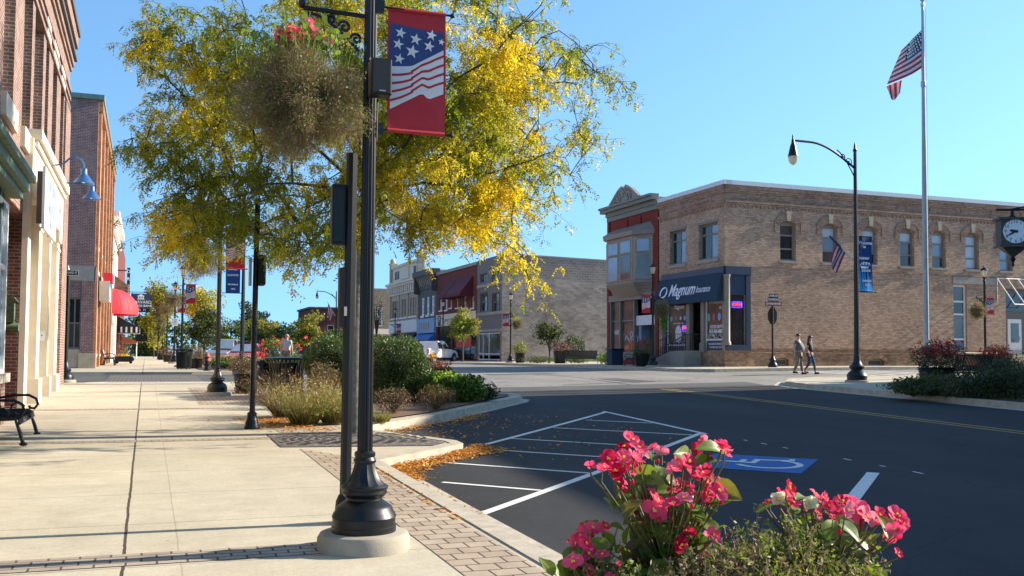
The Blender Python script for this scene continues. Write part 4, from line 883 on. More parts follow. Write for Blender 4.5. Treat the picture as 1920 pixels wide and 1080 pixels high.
p = MB(); obox(p,OS,uW,nW,.45,WS-.45,ZS+.2,shz-1.95,-.2,-.12); p.build('shop_window', M['glass'], s_)
# far tan side wall with a painted window, low canopy
yF = 139.0; xa = onY(690,600,yF).x; xb = onY(735,600,yF).x+6; zf = S(20,140); hz = onY(715,541,yF).z
fb = thing('brick_building', 'weathered tan brick side wall with one painted window beyond the street row', 'building', (xa,yF,zf)); OF = (xa,yF,0)
wx = [onY(x,600,yF).x-xa for x in (706,717.5)]; opf = (wx[0],wx[1],onY(712,612,yF).z,onY(712,575,yF).z)
mb = MB(); facade(mb, OF,uS,nS,xb-xa,hz,[opf],.2,b0=zf-.4); wall_rest(mb, xa, xb, yF+.02, yF+16, zf-.4, hz-.02, 's'); mb.build('wall', M['brick_tan'], fb); win(fb,OF,uS,nS,opf,.15,'white_paint',bars=(.25,.5,.75),panes=('stone_grey',),fw=.2)
t = MB(); t.prism([P(OF,uS,nS,-.5,zf+4.2,.01),P(OF,uS,nS,-.5,zf+3.4,2.2),P(OF,uS,nS,-.5,zf+3.2,2.2),P(OF,uS,nS,-.5,zf+3.2,.01)], (xb-xa,0,0)); t.build('canopy', M['stone_grey'], fb)
yF = 175.0; xa = onY(582,600,yF).x; xb = onY(672,600,yF).x; zf = S(12,150); hz = onY(610,579,yF).z
fb = thing('brick_building', 'distant low red brick block behind yellow tree at street end', 'building', (xa,yF,zf))
mb = MB(); opl = [(3,4.2,zf+3.8,zf+5.6),(6,7.2,zf+3.8,zf+5.6),(2.2,5.2,zf+.5,zf+2.8)]; facade(mb,(xa,yF,0),uS,nS,xb-xa,hz,opl,.2,b0=zf-.4); wall_rest(mb,xa,xb,yF+.02,yF+15,zf-.4,hz-.02,'s'); mb.build('wall', M['brick_maroon'], fb)
for o in opl: win(fb,(xa,yF,0),uS,nS,o,.18,'white_paint',bars=(.5,),panes=('glass',),fw=.12)
t = MB(); t.box(xa-.3,xb+.3,yF-.3,yF+15,hz,hz+.3); t.build('roof_edge', M['dark_grey_paint'], fb)
# block across the road, right of the photograph: it throws the long shade over the road
bk = thing('bank_building', 'large tan brick bank block right of the bracket clock, outside the frame', 'building', (31.0,-20,S(31,10)))
mb = MB(); zk = S(30,5); hk = 11.7; Ok = (31.0,26.2,0); opk = [(1.5+3.2*k,3.1+3.2*k,zk+5.5,zk+8) for k in range(13)]+[(1.2+3.2*k,3.4+3.2*k,zk+.9,zk+3.6) for k in range(13)]
facade(mb, Ok,uW,nW,46.2,hk,opk,.25,b0=zk-.6); wall_rest(mb,31.02,52,-20,26.2,zk-.6,hk-.02,'w'); mb.build('wall', M['brick_buff'], bk)
for o in opk[:13]: win(bk,Ok,uW,nW,o,.22,'taupe_paint',panes=('glass','glass_blind'),fw=.1,sill='stone_grey')
for o in opk[13:]: win(bk,Ok,uW,nW,o,.22,'taupe_paint',bars=(.7,),panes=('glass',),fw=.1)
t = MB(); t.box(30.7,52.2,-20.2,26.5,hk,hk+.35); t.build('cornice', M['stone_tan'], bk)
# ---------------------------------------------------------------- left side: near brick building with cream portal
XL = -2.5
def yl(px, py=600, X=XL): return onX(px, py, X).y
def zl(px, py, X=XL): return onX(px, py, X).z
YE = yl(118.5, 600); ZL = S(XL, 27)-.02; HL = zl(146, 42, -2.25)
nb = thing('brick_building', 'nearest brick building with cream stone portal and green copper bay cornice', 'building', (XL, 12, ZL)); OL = (XL, 6, 0); uE, nE = (0,1,0), (1,0,0)
zsill = zl(14, 190); ztop = zl(84, 62)+.0; zpt = zl(84, 300)
opl = []
for (x0,x1) in ((3,24),(41,57)): opl.append((yl(x0,200)-6, yl(x1,200)-6, zsill, ztop))
for k in range(1, 5): d = (opl[1][0]-opl[0][0]); opl.append((opl[0][0]-d*k, opl[0][1]-d*k, zsill, ztop)) if opl[0][0]-d*k > .3 else None
opl3 = [(yl(x0,200)-6, yl(x1,200)-6, zpt, ztop) for (x0,x1) in ((62,79),(84,90),(98,106),(113.5,119.5))]
ZP = zl(110, 470); bays = (0.5, yl(44, 600)-6-.002, ZL+.0, zl(20, 375))
yA = yl(45); mb = MB()
facade(mb, OL,uE,nE,yA-6,HL-.05,[o for o in opl],.34,b0=bays[3]); mb.mi = 1; facade(mb, OL,uE,nE,yA-6,bays[3],[bays],.62,b0=ZL-.5); mb.mi = 0
facade(mb, (XL,yA,0),uE,nE,YE-yA,HL-.05,[(o[0]-(yA-6),o[1]-(yA-6),o[2],o[3]) for o in opl3]+[(.45,YE-yA-.25,ZL,zpt-.01)],.34,b0=ZL-.5)
wall_rest(mb, -18, XL-.02, 6, YE, ZL-.5, HL-.07, 'e'); mb.mi = 1
mb.build('wall', [M['brick_pink'], M['brick_dark']], nb)
for o in opl: win(nb,OL,uE,nE,o,.33,'white_paint',panes=('glass','glass_mid'),fw=.09,sill='stone_cream',sillh=.42,lintel='stone_cream',linh=.45)
for i, o in enumerate(opl3): win(nb,OL,uE,nE,o,.33,'white_paint',panes=('glass',),fw=.07,lintel='stone_cream' if i else None,linh=.55)
t = MB(); obox(t,OL,uE,nE,0,YE-6,HL-1.35,HL-1.2,.002,.06); obox(t,OL,uE,nE,0,YE-6,HL-1.2,HL-1.0,.002,.12); obox(t,OL,uE,nE,0,YE-6,HL-.6,HL-.2,.002,.22)
for k in range(3): obox(t,OL,uE,nE,0,YE-6,HL-2.6+.3*k,HL-2.5+.3*k,.002,.05)
t.build('cornice', M['brick_pink'], nb)
t = MB(); obox(t,OL,uE,nE,0,YE-6+.05,HL-1.0,HL-.86,.002,.20); obox(t,OL,uE,nE,0,YE-6+.05,HL-.2,HL+.02,-.3,.28); t.build('coping', M['dark_grey_paint'], nb)
for (x0, x1) in ((109.5,113.5),):
    t = MB(); t.box(XL-.3, XL+.06, yl(x0), YE+.02, ZL-.3, HL-2.7); t.build('pilaster', M['brick_pink'], nb)
# cream stone portal
t = MB(); y0, y1 = yl(48,600,XL+.12), yl(53.5,600,XL+.12); t.box(XL+.002,XL+.12,y0,y1,ZL-.3,zpt-1.45); t.build('pilaster', M['stone_cream'], nb)
for (x0, x1) in ((69.5,76),(89.5,93),(103.5,109)):
    y0, y1 = yl(x0, 600, XL+.12), yl(x1, 600, XL+.12); w_ = max(.16, (y1-y0)*.8); t = MB()
    t.box(XL-.36, XL+.12, y0, y0+w_, ZL+.55, zpt-1.45); t.box(XL-.38, XL+.2, y0-.06, y0+w_+.06, ZL-.3, ZL+.55); t.box(XL-.38, XL+.18, y0-.05, y0+w_+.05, zpt-1.75, zpt-1.45); t.box(XL-.38, XL+.15, y0-.02, y0+w_+.02, zpt-2.0, zpt-1.92); t.build('pilaster', M['stone_cream'], nb)
t = MB(); ya, yb_ = yl(49, 600, XL+.12), yl(110, 600, XL+.12)
t.box(XL-.3, XL+.16, ya, yb_, zpt-1.45, zpt-.28); t.box(XL-.3, XL+.30, ya+.25, yb_+.15, zpt-.26, zpt-.04); t.box(XL-.3, XL+.22, ya+.3, yb_+.1, zpt-.40, zpt-.26)
t.build('entablature', M['stone_cream'], nb)
t = MB(); t.box(XL-.42, XL-.36, yA+.5, YE-.3, ZL-.2, zpt-1.4); t.build('portal_wall', M['stone_cream'], nb)
t = MB(); t.box(XL-.41, XL-.33, yl(56)+.6, yl(70)-.3, ZL, ZL+2.6); t.build('door', M['green_paint'], nb)
# green copper bay on the shopfront at the left
t = MB(); yb1 = yl(50, 350, XL+.3); zc1 = zl(55, 337, XL+.3); zc0 = zl(55, 368, XL+.3)
t.box(XL+.002, XL+.36, 7, yb1, zc0, zc1-.12); t.box(XL+.002, XL+.46, 6.9, yb1+.08, zc1-.12, zc1); t.box(XL+.002, XL+.25, 7, yb1-.05, zc0-.14, zc0); t.build('bay_cornice', M['copper_green'], nb)
t = MB(); yg = yl(2, 600, XL+.1); t.box(XL-.3, XL+.04, yg-.05, yg+.12, ZL+.7, zc0-.14); t.box(XL-.3, XL+.1, yg-.1, yg+.17, zc0-.5, zc0-.4); t.build('bay_post', M['green_paint'], nb)
t = MB(); t.box(XL-.6,XL-.02,7,yl(5,600)-.02,ZL+.6,bays[3]-.01); t.mi = 1; t.box(XL-.62,XL-.56,7,yA-.02,ZL-.1,bays[3]); t.build('bay_front', [M['green_paint'], M['brick_dark']], nb)
win(nb,(XL,6,0),uE,nE,(bays[1]-7,yl(3,600)-6-.1,ZL+.75,bays[3]-.2),.01,'white_paint',bars=(.62,),cols=(.2,.4,.6,.8),panes=('glass_sky',),fw=.1)
t = MB(); t.box(XL-.3, XL+.10, 7, yl(10, 700, XL+.1), ZL-.3, ZL+.62); t.mi = 1; t.box(XL-.32, XL+.16, 6.95, yl(13,690,XL+.1), ZL+.62, ZL+.78); t.build('dwarf_wall', [M['brick_dark'], M['stone_grey']], nb)
# sign board, lamps, lantern, intercom
ys0, ys1 = yl(88,380,XL+.5), yl(109,400,XL+.5); zs1 = zl(97,325,XL+.5); zs0 = zl(90,432,XL+.5)
sgn = thing('sign_board', 'white board sign on the cream portal under the two blue lamps', 'sign', (XL+.42,ys0,zs0))
t = MB(); t.box(XL+.405,XL+.46,ys0,ys1,zs0,zs1); t.build('panel', M['white_metal'], sgn); t = MB(); t.box(XL+.30,XL+.404,ys0+.05,ys0+.15,zs0+.1,zs1-.1); t.box(XL+.30,XL+.404,ys1-.2,ys1-.05,zs0+.1,zs1-.1); t.each('mount', M['dark_grey_paint'], sgn)
t = MB(); rr = random.Random(4); ym = (ys0+ys1)/2
for (z, h, wd_) in ((zs1-.38,.28,.75),(zs1-.62,.05,.6),(zs0+.75,.05,.7),(zs0+.45,.22,.65),(zs0+.2,.07,.5)):
    y = ym-(ys1-ys0)*wd_/2
    while y < ym+(ys1-ys0)*wd_/2: t.box(XL+.461,XL+.465,y,y+.05+.07*rr.random(),z,z+h*(.7+.3*rr.random())); y += .17
t.tube([(XL+.463,ym-.45,zs1-.72),(XL+.463,ym,zs1-1.15),(XL+.463,ym+.45,zs1-.72)], .015, 4); t.build('worn_lettering', M['letter_blue'], sgn)
def gooseneck(px, py, label):
    y = yl(px, py, XL+.1); z = zl(px, py, XL+.1); l = thing('wall_lamp', label, 'lamp', (XL, y, z), group='blue gooseneck lamps over the portal')
    t = MB(); t.tube([(XL+.0,y,z),(XL+.35,y,z),(XL+.5,y,z+.05),(XL+.62,y,z+.18),(XL+.75,y,z+.24),(XL+.88,y,z+.2),(XL+.95,y,z+.08),(XL+.96,y,z-.05)], .022, 8); t.lathe([(.07,0),(.07,.03)], 10, (XL+.02,y,z)); t.build('arm', M['blue_lamp'], l, smooth=True)
    t = MB(); t.lathe([(.05,.16),(.075,.15),(.08,.02),(.13,-.06),(.24,-.2),(.25,-.22),(.235,-.2),(.12,-.07),(.05,0)], 20, (XL+.96,y,z-.2)); t.build('lamp_shade', M['blue_lamp'], l, smooth=True)
    t = MB(); t.ell((XL+.96,y,z-.33),.06,.06,.08); t.build('bulb', M['white_paint'], l, smooth=True)
gooseneck(86, 308, 'blue gooseneck lamp over the white sign, nearer of the two'); gooseneck(109.5, 342, 'blue gooseneck lamp over the white sign, farther of the two')
y = yA-.16; z = onY(20, 610, y).z; ln = thing('wall_lantern', 'green metal cabinet lantern with scroll bracket on the brick pier', 'lantern', (XL-.3,y,z))
lx = lambda px: onY(px, 580, y).x
t = MB(); t.box(lx(2),lx(28),y-.14,y+.15,z+.06,z+.5); t.prism([(lx(-2),y-.16,z+.5),(lx(35),y-.16,z+.5),(lx(27),y-.16,z+.6),(lx(5),y-.16,z+.68)], (0,.3,0)); t.box(lx(5),lx(24),y-.15,y-.141,z+.12,z+.44); t.build('case', M['copper_green'], ln)
t = MB(); t.cyl((lx(-4),y,z-.04),(lx(36),y,z-.04),.09,12); t.build('roller', M['copper_green'], ln, smooth=True)
t = MB()
for (cx, cz, r_) in ((lx(36),.38,.04),(lx(36),.12,.05),(lx(10),-.0,.05)): t.tube([(cx+r_*(1-k/22)*cos(k*.55), y-.16, z+cz+r_*(1-k/22)*sin(k*.55)) for k in range(20)], .009, 5)
t.tube([(lx(30),y-.16,z+.42),(lx(37),y-.16,z+.28),(lx(29),y-.16,z+.08)], .009, 5); t.build('scroll', M['steel'], ln)
y = yl(78.5, 627, XL-.3); z = zl(78.5, 640, XL-.3); ic = thing('intercom_box', 'small grey intercom box fixed beside the cream pilasters', 'intercom', (XL,y,z))
y0 = yl(76.3,600)+.16; t = MB(); t.box(XL-.02,XL+.09,y0,y0+.06,z-.02,z+.22); t.build('case', M['white_metal'], ic); t = MB(); t.box(XL+.01,XL+.03,y0-.01,y0-.001,z+.1,z+.13); t.build('button', M['black_plastic'], ic)

# ---------------------------------------------------------------- corner building over the side street
YC = 53.0; ZC = S(XL, 53); HC = onY(192, 187, YC).z
cb = thing('brick_building', 'corner building with shaded dark side wall and sunlit orange brick front', 'building', (XL, YC, ZC)); OCf = (XL,YC,0); WC = yl(205, 600)-YC
xw = lambda px, py=600: onY(px, py, YC).x
Os = (-16, YC, 0); sop = (xw(127)+16, xw(152)+16, onY(140,653,YC).z, onY(140,558,YC).z); zb1 = onY(170,527,YC).z; zb2 = onY(170,499,YC).z
fo = []; zf1 = zl(200,470); 
for k in range(5): a = 1.4+k*(WC-2)/5; fo += [(a,a+1.3,ZC+6.2,HC-2.6)]; fo += [(a,a+1.5,ZC+.7,ZC+3.8)]
mb = MB(); facade(mb, Os,uS,nS,16+XL,HC-.02,[sop],.25,b0=ZC-.5); wall_rest(mb,-16,XL-.02,YC+.02,YC+WC,ZC-.5,HC-.05,'es'); mb.mi = 1; facade(mb, OCf,uE,nE,WC,HC-.02,fo,.25,b0=ZC-.5); mb.build('wall', [M['brick_side'], M['brick_orange']], cb)
t = MB(); t.box(-16,XL+.06,YC-.05,YC-.002,zb1,zb2); t.box(XL+.002,XL+.06,YC-.05,YC+WC,zb1,zb2); t.build('stone_band', M['stone_grey'], cb)
t = MB(); t.box(xw(152),XL+.04,YC-.06,YC-.003,ZC-.3,zb1); t.mi = 1; t.box(xw(149),XL+.1,YC-.12,YC-.061,ZC-.3,ZC+.75); t.build('pier', [M['brick_side'], M['stone_tan']], cb)
win(cb,Os,uS,nS,sop,.2,'taupe_paint',bars=(.5,),cols=(.5,),panes=('glass_mid','glass'),fw=.07); t = MB(); t.box(xw(100),xw(151),YC-.02,YC-.003,ZC-.1,onY(140,653,YC).z-.05); t.build('panel', M['stone_tan'], cb)
for o in fo: win(cb,OCf,uE,nE,o,.22,'white_paint',panes=('glass','glass_mid'),fw=.09,sill='stone_cream')
t = MB()
for k in range(6): a = .2+k*(WC-.9)/5; t.box(XL+.002,XL+.14,YC+a,YC+a+.6,ZC-.2,HC-.6)
t.each('pilaster', M['brick_orange'], cb)
t = MB(); t.box(-16,XL+.25,YC-.12,YC+WC,HC-.02,HC+.22); t.build('coping', simple('copper_coping', (.12,.19,.16), .6, var=.2), cb)
t = MB()
for k in range(int(WC/.4)): t.box(XL+.002,XL+.2,YC+.1+k*.4,YC+.3+k*.4,HC-.6,HC-.02)
t.build('corbel', M['brick_orange'], cb)
yq = yl(185, 525, XL+.1); bs = thing('box_sign', 'cream box sign with blue and red face on the orange front', 'sign', (XL+.1, yq, zl(190,551)))
zq0, zq1 = zl(190,551,XL+.5), zl(190,508,XL+.5); t = MB(); t.box(XL+.14,XL+.62,yq,yq+2.6,zq0,zq1); t.build('box', M['stone_cream'], bs)
t = MB(); t.box(XL+.621,XL+.63,yq+.05,yq+2.55,zq0+.05,zq0+.75); t.mi = 1; t.box(XL+.621,XL+.63,yq+.05,yq+2.55,zq0+.75,zq1-.05); t.build('face', [M['light_blue_paint'], M['blue_paint']], bs)
t = MB(); t.box(XL+.3,XL+.75,yq+.3,yq+2.2,zq1,zq1+.45); t.build('topper', M['bright_red_cloth'], bs)
# white fronted shop with tiered shingle canopies and the round red awning
YD = YC+WC; wbd = thing('shop_building', 'white fronted shop with tiered brown shingle canopies and black vertical sign', 'building', (XL, YD+.02, S(XL,YD))); WD2 = 17.0; OD2 = (XL,YD+.02,0); ZD2 = S(XL,YD+6); HD2 = zl(207, 380)
mb = MB(); fo = [(1.0+k*2.1,2.3+k*2.1,ZD2+4.8,ZD2+7.6) for k in range(7)]+[(.8,5.6,ZD2+.5,ZD2+3.2),(6.6,11.5,ZD2+.5,ZD2+3.2)]
facade(mb, OD2,uE,nE,WD2,HD2,fo,.2,b0=ZD2-.5); wall_rest(mb,-16,XL-.02,YD+.03,YD+WD2,ZD2-.5,HD2-.05,'e'); mb.build('wall', M['white_paint'], wbd)
for o in fo: win(wbd,OD2,uE,nE,o,.18,'white_paint',bars=(.7,),cols=(.33,.66) if o[1]-o[0] > 3 else (),panes=('glass_mid','glass'),fw=.09)
t = MB()
for k in range(4): z0 = zl(232, 515-12*k, XL+1.2)-.0; t.prism([(XL+.01,YD+8.5+.4*k,z0+.75),(XL+1.0+.0*k,YD+8.5+.4*k,z0),(XL+1.0,YD+8.5+.4*k,z0-.15),(XL+.01,YD+8.5+.4*k,z0-.15)], (0,7,0))
t.each('shingle_canopy', M['brown_shingle'], wbd)
t = MB(); t.box(XL+.003,XL+.5,YD,YD+WD2,HD2-.4,HD2); t.box(XL+.003,XL+.3,YD,YD+WD2,HD2-1.3,HD2-1.1); t.build('cornice', M['white_paint'], wbd)
vs_ = thing('vertical_sign', 'narrow black vertical sign with white letters above the red awning', 'sign', (XL+1.2, YD+16.5, 5))
p = [onY(237.5,545,YD+16.5), onY(244,515,YD+16.5)]; zv0, zv1 = p[0].z-1.5, p[1].z+.6; t = MB(); t.box(p[0].x,p[1].x,YD+16.5,YD+16.7,zv0,zv1); t.box(XL,p[0].x,YD+16.55,YD+16.62,zv1-.3,zv1-.2); t.build('panel', M['black_plastic'], vs_)
for k, chx in enumerate('DROPS'): text('lettering', chx, .42, ((p[0].x+p[1].x)/2, YD+16.495, zv1-.35-k*(zv1-zv0-.3)/5), uS, (0,0,1), M['letter_white'], vs_)
ya_ = YD+4.4; za_ = zl(205,578); zt2 = zl(205,533); ra = thing('awning', 'bright red rounded shop awning over the sidewalk', 'awning', (XL, ya_, za_))
t = MB(); N = 20; K = 8; vs = []; fs = []
ax_ = 1.85; ay_ = 2.6; ah = zt2-za_
for k in range(K+1):
    el = pi/2*k/K
    for i in range(N+1):
        th = -pi/2+pi*i/N; vs.append((XL+.02+ax_*cos(el)*cos(th)**.8 if cos(th) > 1e-6 else XL+.02, ya_+ay_*sin(th)*(1 if k < K else 1)*(.55+.45*cos(el)), za_+ah*sin(el)))
for k in range(K):
    for i in range(N): fs.append((k*(N+1)+i, k*(N+1)+i+1, (k+1)*(N+1)+i+1, (k+1)*(N+1)+i))
t.add(vs, fs); t.build('canopy', M['bright_red_cloth'], ra, smooth=True, ang=60)
t = MB(); t.add([v for v in vs[:N+1]]+[(x,y,z-.28) for x,y,z in vs[:N+1]], [(i,i+1,N+2+i,N+1+i) for i in range(N)]); t.build('valance', M['bright_red_cloth'], ra)
t = MB(); t.poly([(x-.03,y,z+.02) for x,y,z in vs[:N+1]]); t.build('underside', M['awning_under'], ra)
t = MB()
for i in range(0, N+1, 2): t.tube([Vector(vs[k*(N+1)+i])*1.0 for k in range(K+1)], .018, 4)
t.build('rib', M['bright_red_cloth'], ra)
# later shops: striped awning, dark fronts
YF2 = YD+WD2; ZF2 = S(XL, YF2+10); HF2 = zl(243,520)
ws = thing('shop_building', 'far brick shop row with black and white striped awning', 'building', (XL, YF2+.04, ZF2)); OF2 = (XL,YF2+.04,0)
fo = [(1+2.4*k,2.3+2.4*k,ZF2+4.6,ZF2+7) for k in range(12)]+[(1+4*k,4.2+4*k,ZF2+.5,ZF2+3) for k in range(7)]
mb = MB(); facade(mb,OF2,uE,nE,30,HF2,fo,.2,b0=ZF2-.5); wall_rest(mb,-16,XL-.02,YF2+.05,YF2+30,ZF2-.5,HF2-.05,'e'); mb.build('wall', M['brick_maroon'], ws)
for o in fo: win(ws,OF2,uE,nE,o,.18,'taupe_paint',panes=('glass',),fw=.09)
t = MB(); t2_ = MB()
for k in range(10):
    (t2_ if k % 2 else t).prism([(XL+.01,YF2+2+.5*k,ZF2+3.9),(XL+1.9,YF2+2+.5*k,ZF2+2.9),(XL+1.9,YF2+2+.5*k,ZF2+2.4),(XL+.01,YF2+2+.5*k,ZF2+2.4)], (0,.5,0))
sa = t.build('awning', M['black_plastic'], ws)
for f_ in t2_.f: pass
t2_.each('stripe', M['white_paint'], sa)
t = MB()
for k in range(4): t.box(XL+.3+.42*k,XL+.45+.42*k,YF2+1.985,YF2+1.999,ZF2+2.45,ZF2+2.95-.0*k)
t.each('stripe', M['white_paint'], sa)
oa = thing('awning', 'small orange awning far down the left row', 'awning', (XL, 112, S(XL,112))); pz = onY(252,638,112).z; t = MB(); t.prism([(XL,112,pz+.5),(XL+1.6,112,pz-.1),(XL+1.6,112,pz-.35),(XL,112,pz-.35)], (0,3.5,0)); t.build('cloth', M['orange_cloth'], oa); t = MB(); t.cyl((XL+1.5,112,S(XL,112)),(XL+1.5,112,pz-.3),.05,6); t.cyl((XL+1.5,115.4,S(XL,112)),(XL+1.5,115.4,pz-.3),.05,6); t.each('post', M['white_paint'], oa)
def hang_sign(px0, px1, py0, py1, Y, mat, label, lines, name='hanging_sign'):
    a = onY(px0,py1,Y); c = onY(px1,py0,Y); s = thing(name, label, 'sign', (a.x,Y,a.z)); t = MB(); t.box(a.x,c.x,Y,Y+.12,a.z,c.z); pn = t.build('panel', M[mat], s)
    t = MB(); t.cyl((XL,Y+.06,c.z+.12),(c.x,Y+.06,c.z+.12),.03,6); t.cyl((a.x+.1,Y+.06,c.z),(a.x+.1,Y+.06,c.z+.12),.02,5); t.cyl((c.x-.1,Y+.06,c.z),(c.x-.1,Y+.06,c.z+.12),.02,5); t.build('bracket', M['black_iron'], s)
    for (tx, sz, fx, fz) in lines: text('lettering', tx, sz, (a.x+(c.x-a.x)*fx, Y-.005, a.z+(c.z-a.z)*fz), uS, (0,0,1), M['letter_white'], s, fit=None)
    return s, a, c
s, a, c = hang_sign(245, 283, 551, 578, 88, 'navy_paint', 'navy projecting savings bank sign beside the red awning', [('HARVARD', .34, .53, .42), ('SAVINGS BANK', .26, .5, .18)])
t = MB(); xm = (a.x+c.x)/2; zz1 = c.z-.12
for k in range(4): t.box(xm-.22+k*.13,xm-.16+k*.13,87.99,87.999,zz1-.3,zz1-.1)
t.prism([(xm-.3,87.995,zz1-.1),(xm+.3,87.995,zz1-.1),(xm,87.995,zz1+.08)], (0,.004,0)); t.box(xm-.28,xm+.28,87.99,87.999,zz1-.36,zz1-.31); t.build('emblem', M['letter_white'], s)
hang_sign(253, 281, 577.8, 585, 88.3, 'black_plastic', 'black time and temperature display under the navy bank sign', [('98   71', .24, .45, .5)], 'display_sign')
hang_sign(255, 277, 614, 640, 104, 'black_plastic', 'large black projecting sign below the bank signs', [], 'hanging_sign')
# ---------------------------------------------------------------- street lamps, banners, baskets
LAMP_H = 5.05
def lamp_post(loc, label, group='lantern street lamps', arm=-1, rods=1, footing=True, spk=False, zr=(3.42,4.46), mat='black_iron', za=4.36):
    """fluted cast iron post with lantern; arm / rods: +1 towards +X, -1 towards -X"""
    L = thing('street_lamp', label, 'street lamp', loc, 0, group); z0 = .10 if footing else 0
    if footing:
        t = MB(); t.lathe([(.375,-.1),(.375,.055),(.355,.09),(.33,.1)], 32); t.build('footing', M['concrete'], L, local=True, smooth=True)
    t = MB(); t.lathe([(.262,0),(.262,.045),(.256,.05),(.256,.115),(.262,.12),(.25,.15),(.235,.17),(.228,.195),(.205,.215),(.17,.24),(.148,.255),(.145,.275),(.165,.285),(.185,.31),(.182,.335),(.19,.345),(.194,.36),(.18,.375)], 36, (0,0,z0)); t.build('base', M[mat], L, local=True, smooth=True)
    t = MB(); t.lathe([(.175,.37),(.14,.405),(.115,.45),(.095,.5),(.085,.545),(.082,.56)], 24, (0,0,z0), .07); t.lathe([(.09,.555),(.092,.575),(.085,.59),(.08,.6),(.086,.615),(.086,.635),(.07,.65)], 24, (0,0,z0)); t.build('flared_collar', M[mat], L, local=True, smooth=True, ang=28)
    t = MB(); t.lathe([(.064,.64),(.061,1.5),(.057,3.0),(.053,4.55)], 28, (0,0,z0), .13); t.build('shaft', M[mat], L, local=True, smooth=True, ang=20)
    t = MB(); z0 += .35; t.lathe([(.06,4.2),(.075,4.22),(.075,4.26),(.055,4.3),(.05,4.36),(.085,4.42),(.1,4.45),(.1,4.47)], 20, (0,0,z0)); t.build('capital', M[mat], L, local=True, smooth=True)
    t = MB(); t.lathe([(.09,4.47),(.115,4.55),(.15,4.72),(.165,4.8),(.17,4.83)], 20, (0,0,z0)); gl = t.build('lantern_glass', M['lamp_glass'], L, local=True, smooth=True)
    t = MB()
    for k in range(6): a = k*pi/3; t.tube([(.095*cos(a),.095*sin(a),z0+4.47),(.175*cos(a),.175*sin(a),z0+4.83)], .008, 4)
    t.build('lantern_rib', M[mat], gl, local=True)
    t = MB(); t.lathe([(.2,4.82),(.2,4.85),(.16,4.9),(.09,4.96),(.03,4.99),(.025,5.02),(.03,5.04),(.005,5.08)], 20, (0,0,z0)); t.build('lantern_cap', M[mat], L, local=True, smooth=True)
    if arm:
        s = arm; t = MB(); t.tube([(.04*s,0,za),(.56*s,0,za+.01)], .02, 8); t.ell((.57*s,0,za+.05),.03,.03,.05); t.ell((.57*s,0,za+.12),.018,.018,.03)
        t.tube([(s*(.10+.40*u),0,za-.03-.27*(1-u)**1.6) for u in np.linspace(0,1,9)], .014, 6)
        for cx, cz, r_ in ((.22,-.11,.055),(.12,-.2,.05),(.33,-.06,.04)): t.tube([(s*(cx+r_*(1-k/20)*cos(k*.5)),0,za+cz+r_*(1-k/20)*sin(k*.5)) for k in range(18)], .014, 5)
        t.tube([(.52*s,0,za),(.52*s,0,za-.12)], .006, 5); t.build('basket_arm', M[mat], L, local=True, smooth=True)
    if rods:
        s = rods
        for z in zr: t = MB(); t.tube([(.04*s,0,z),(.70*s,0,z)], .010, 8); t.ell((.71*s,0,z),.022,.022,.022); t.box(*sorted((.03*s,.11*s)),-.03,.03,z-.05,z+.05); t.build('banner_rod', M[mat], L, local=True)
    return L
def star(mb, cx, cz, r, y, rot=0.0, f=None):
    pts = [(cx+(r if k%2==0 else r*.4)*sin(rot+k*pi/5), y, cz+(r if k%2==0 else r*.4)*cos(rot+k*pi/5)) for k in range(10)]
    mb.prism(pts, (0,-.003,0))
def cloth_y(u, v): return .012*sin(3.2*u+1.0)+.010*sin(5*v+u*2)
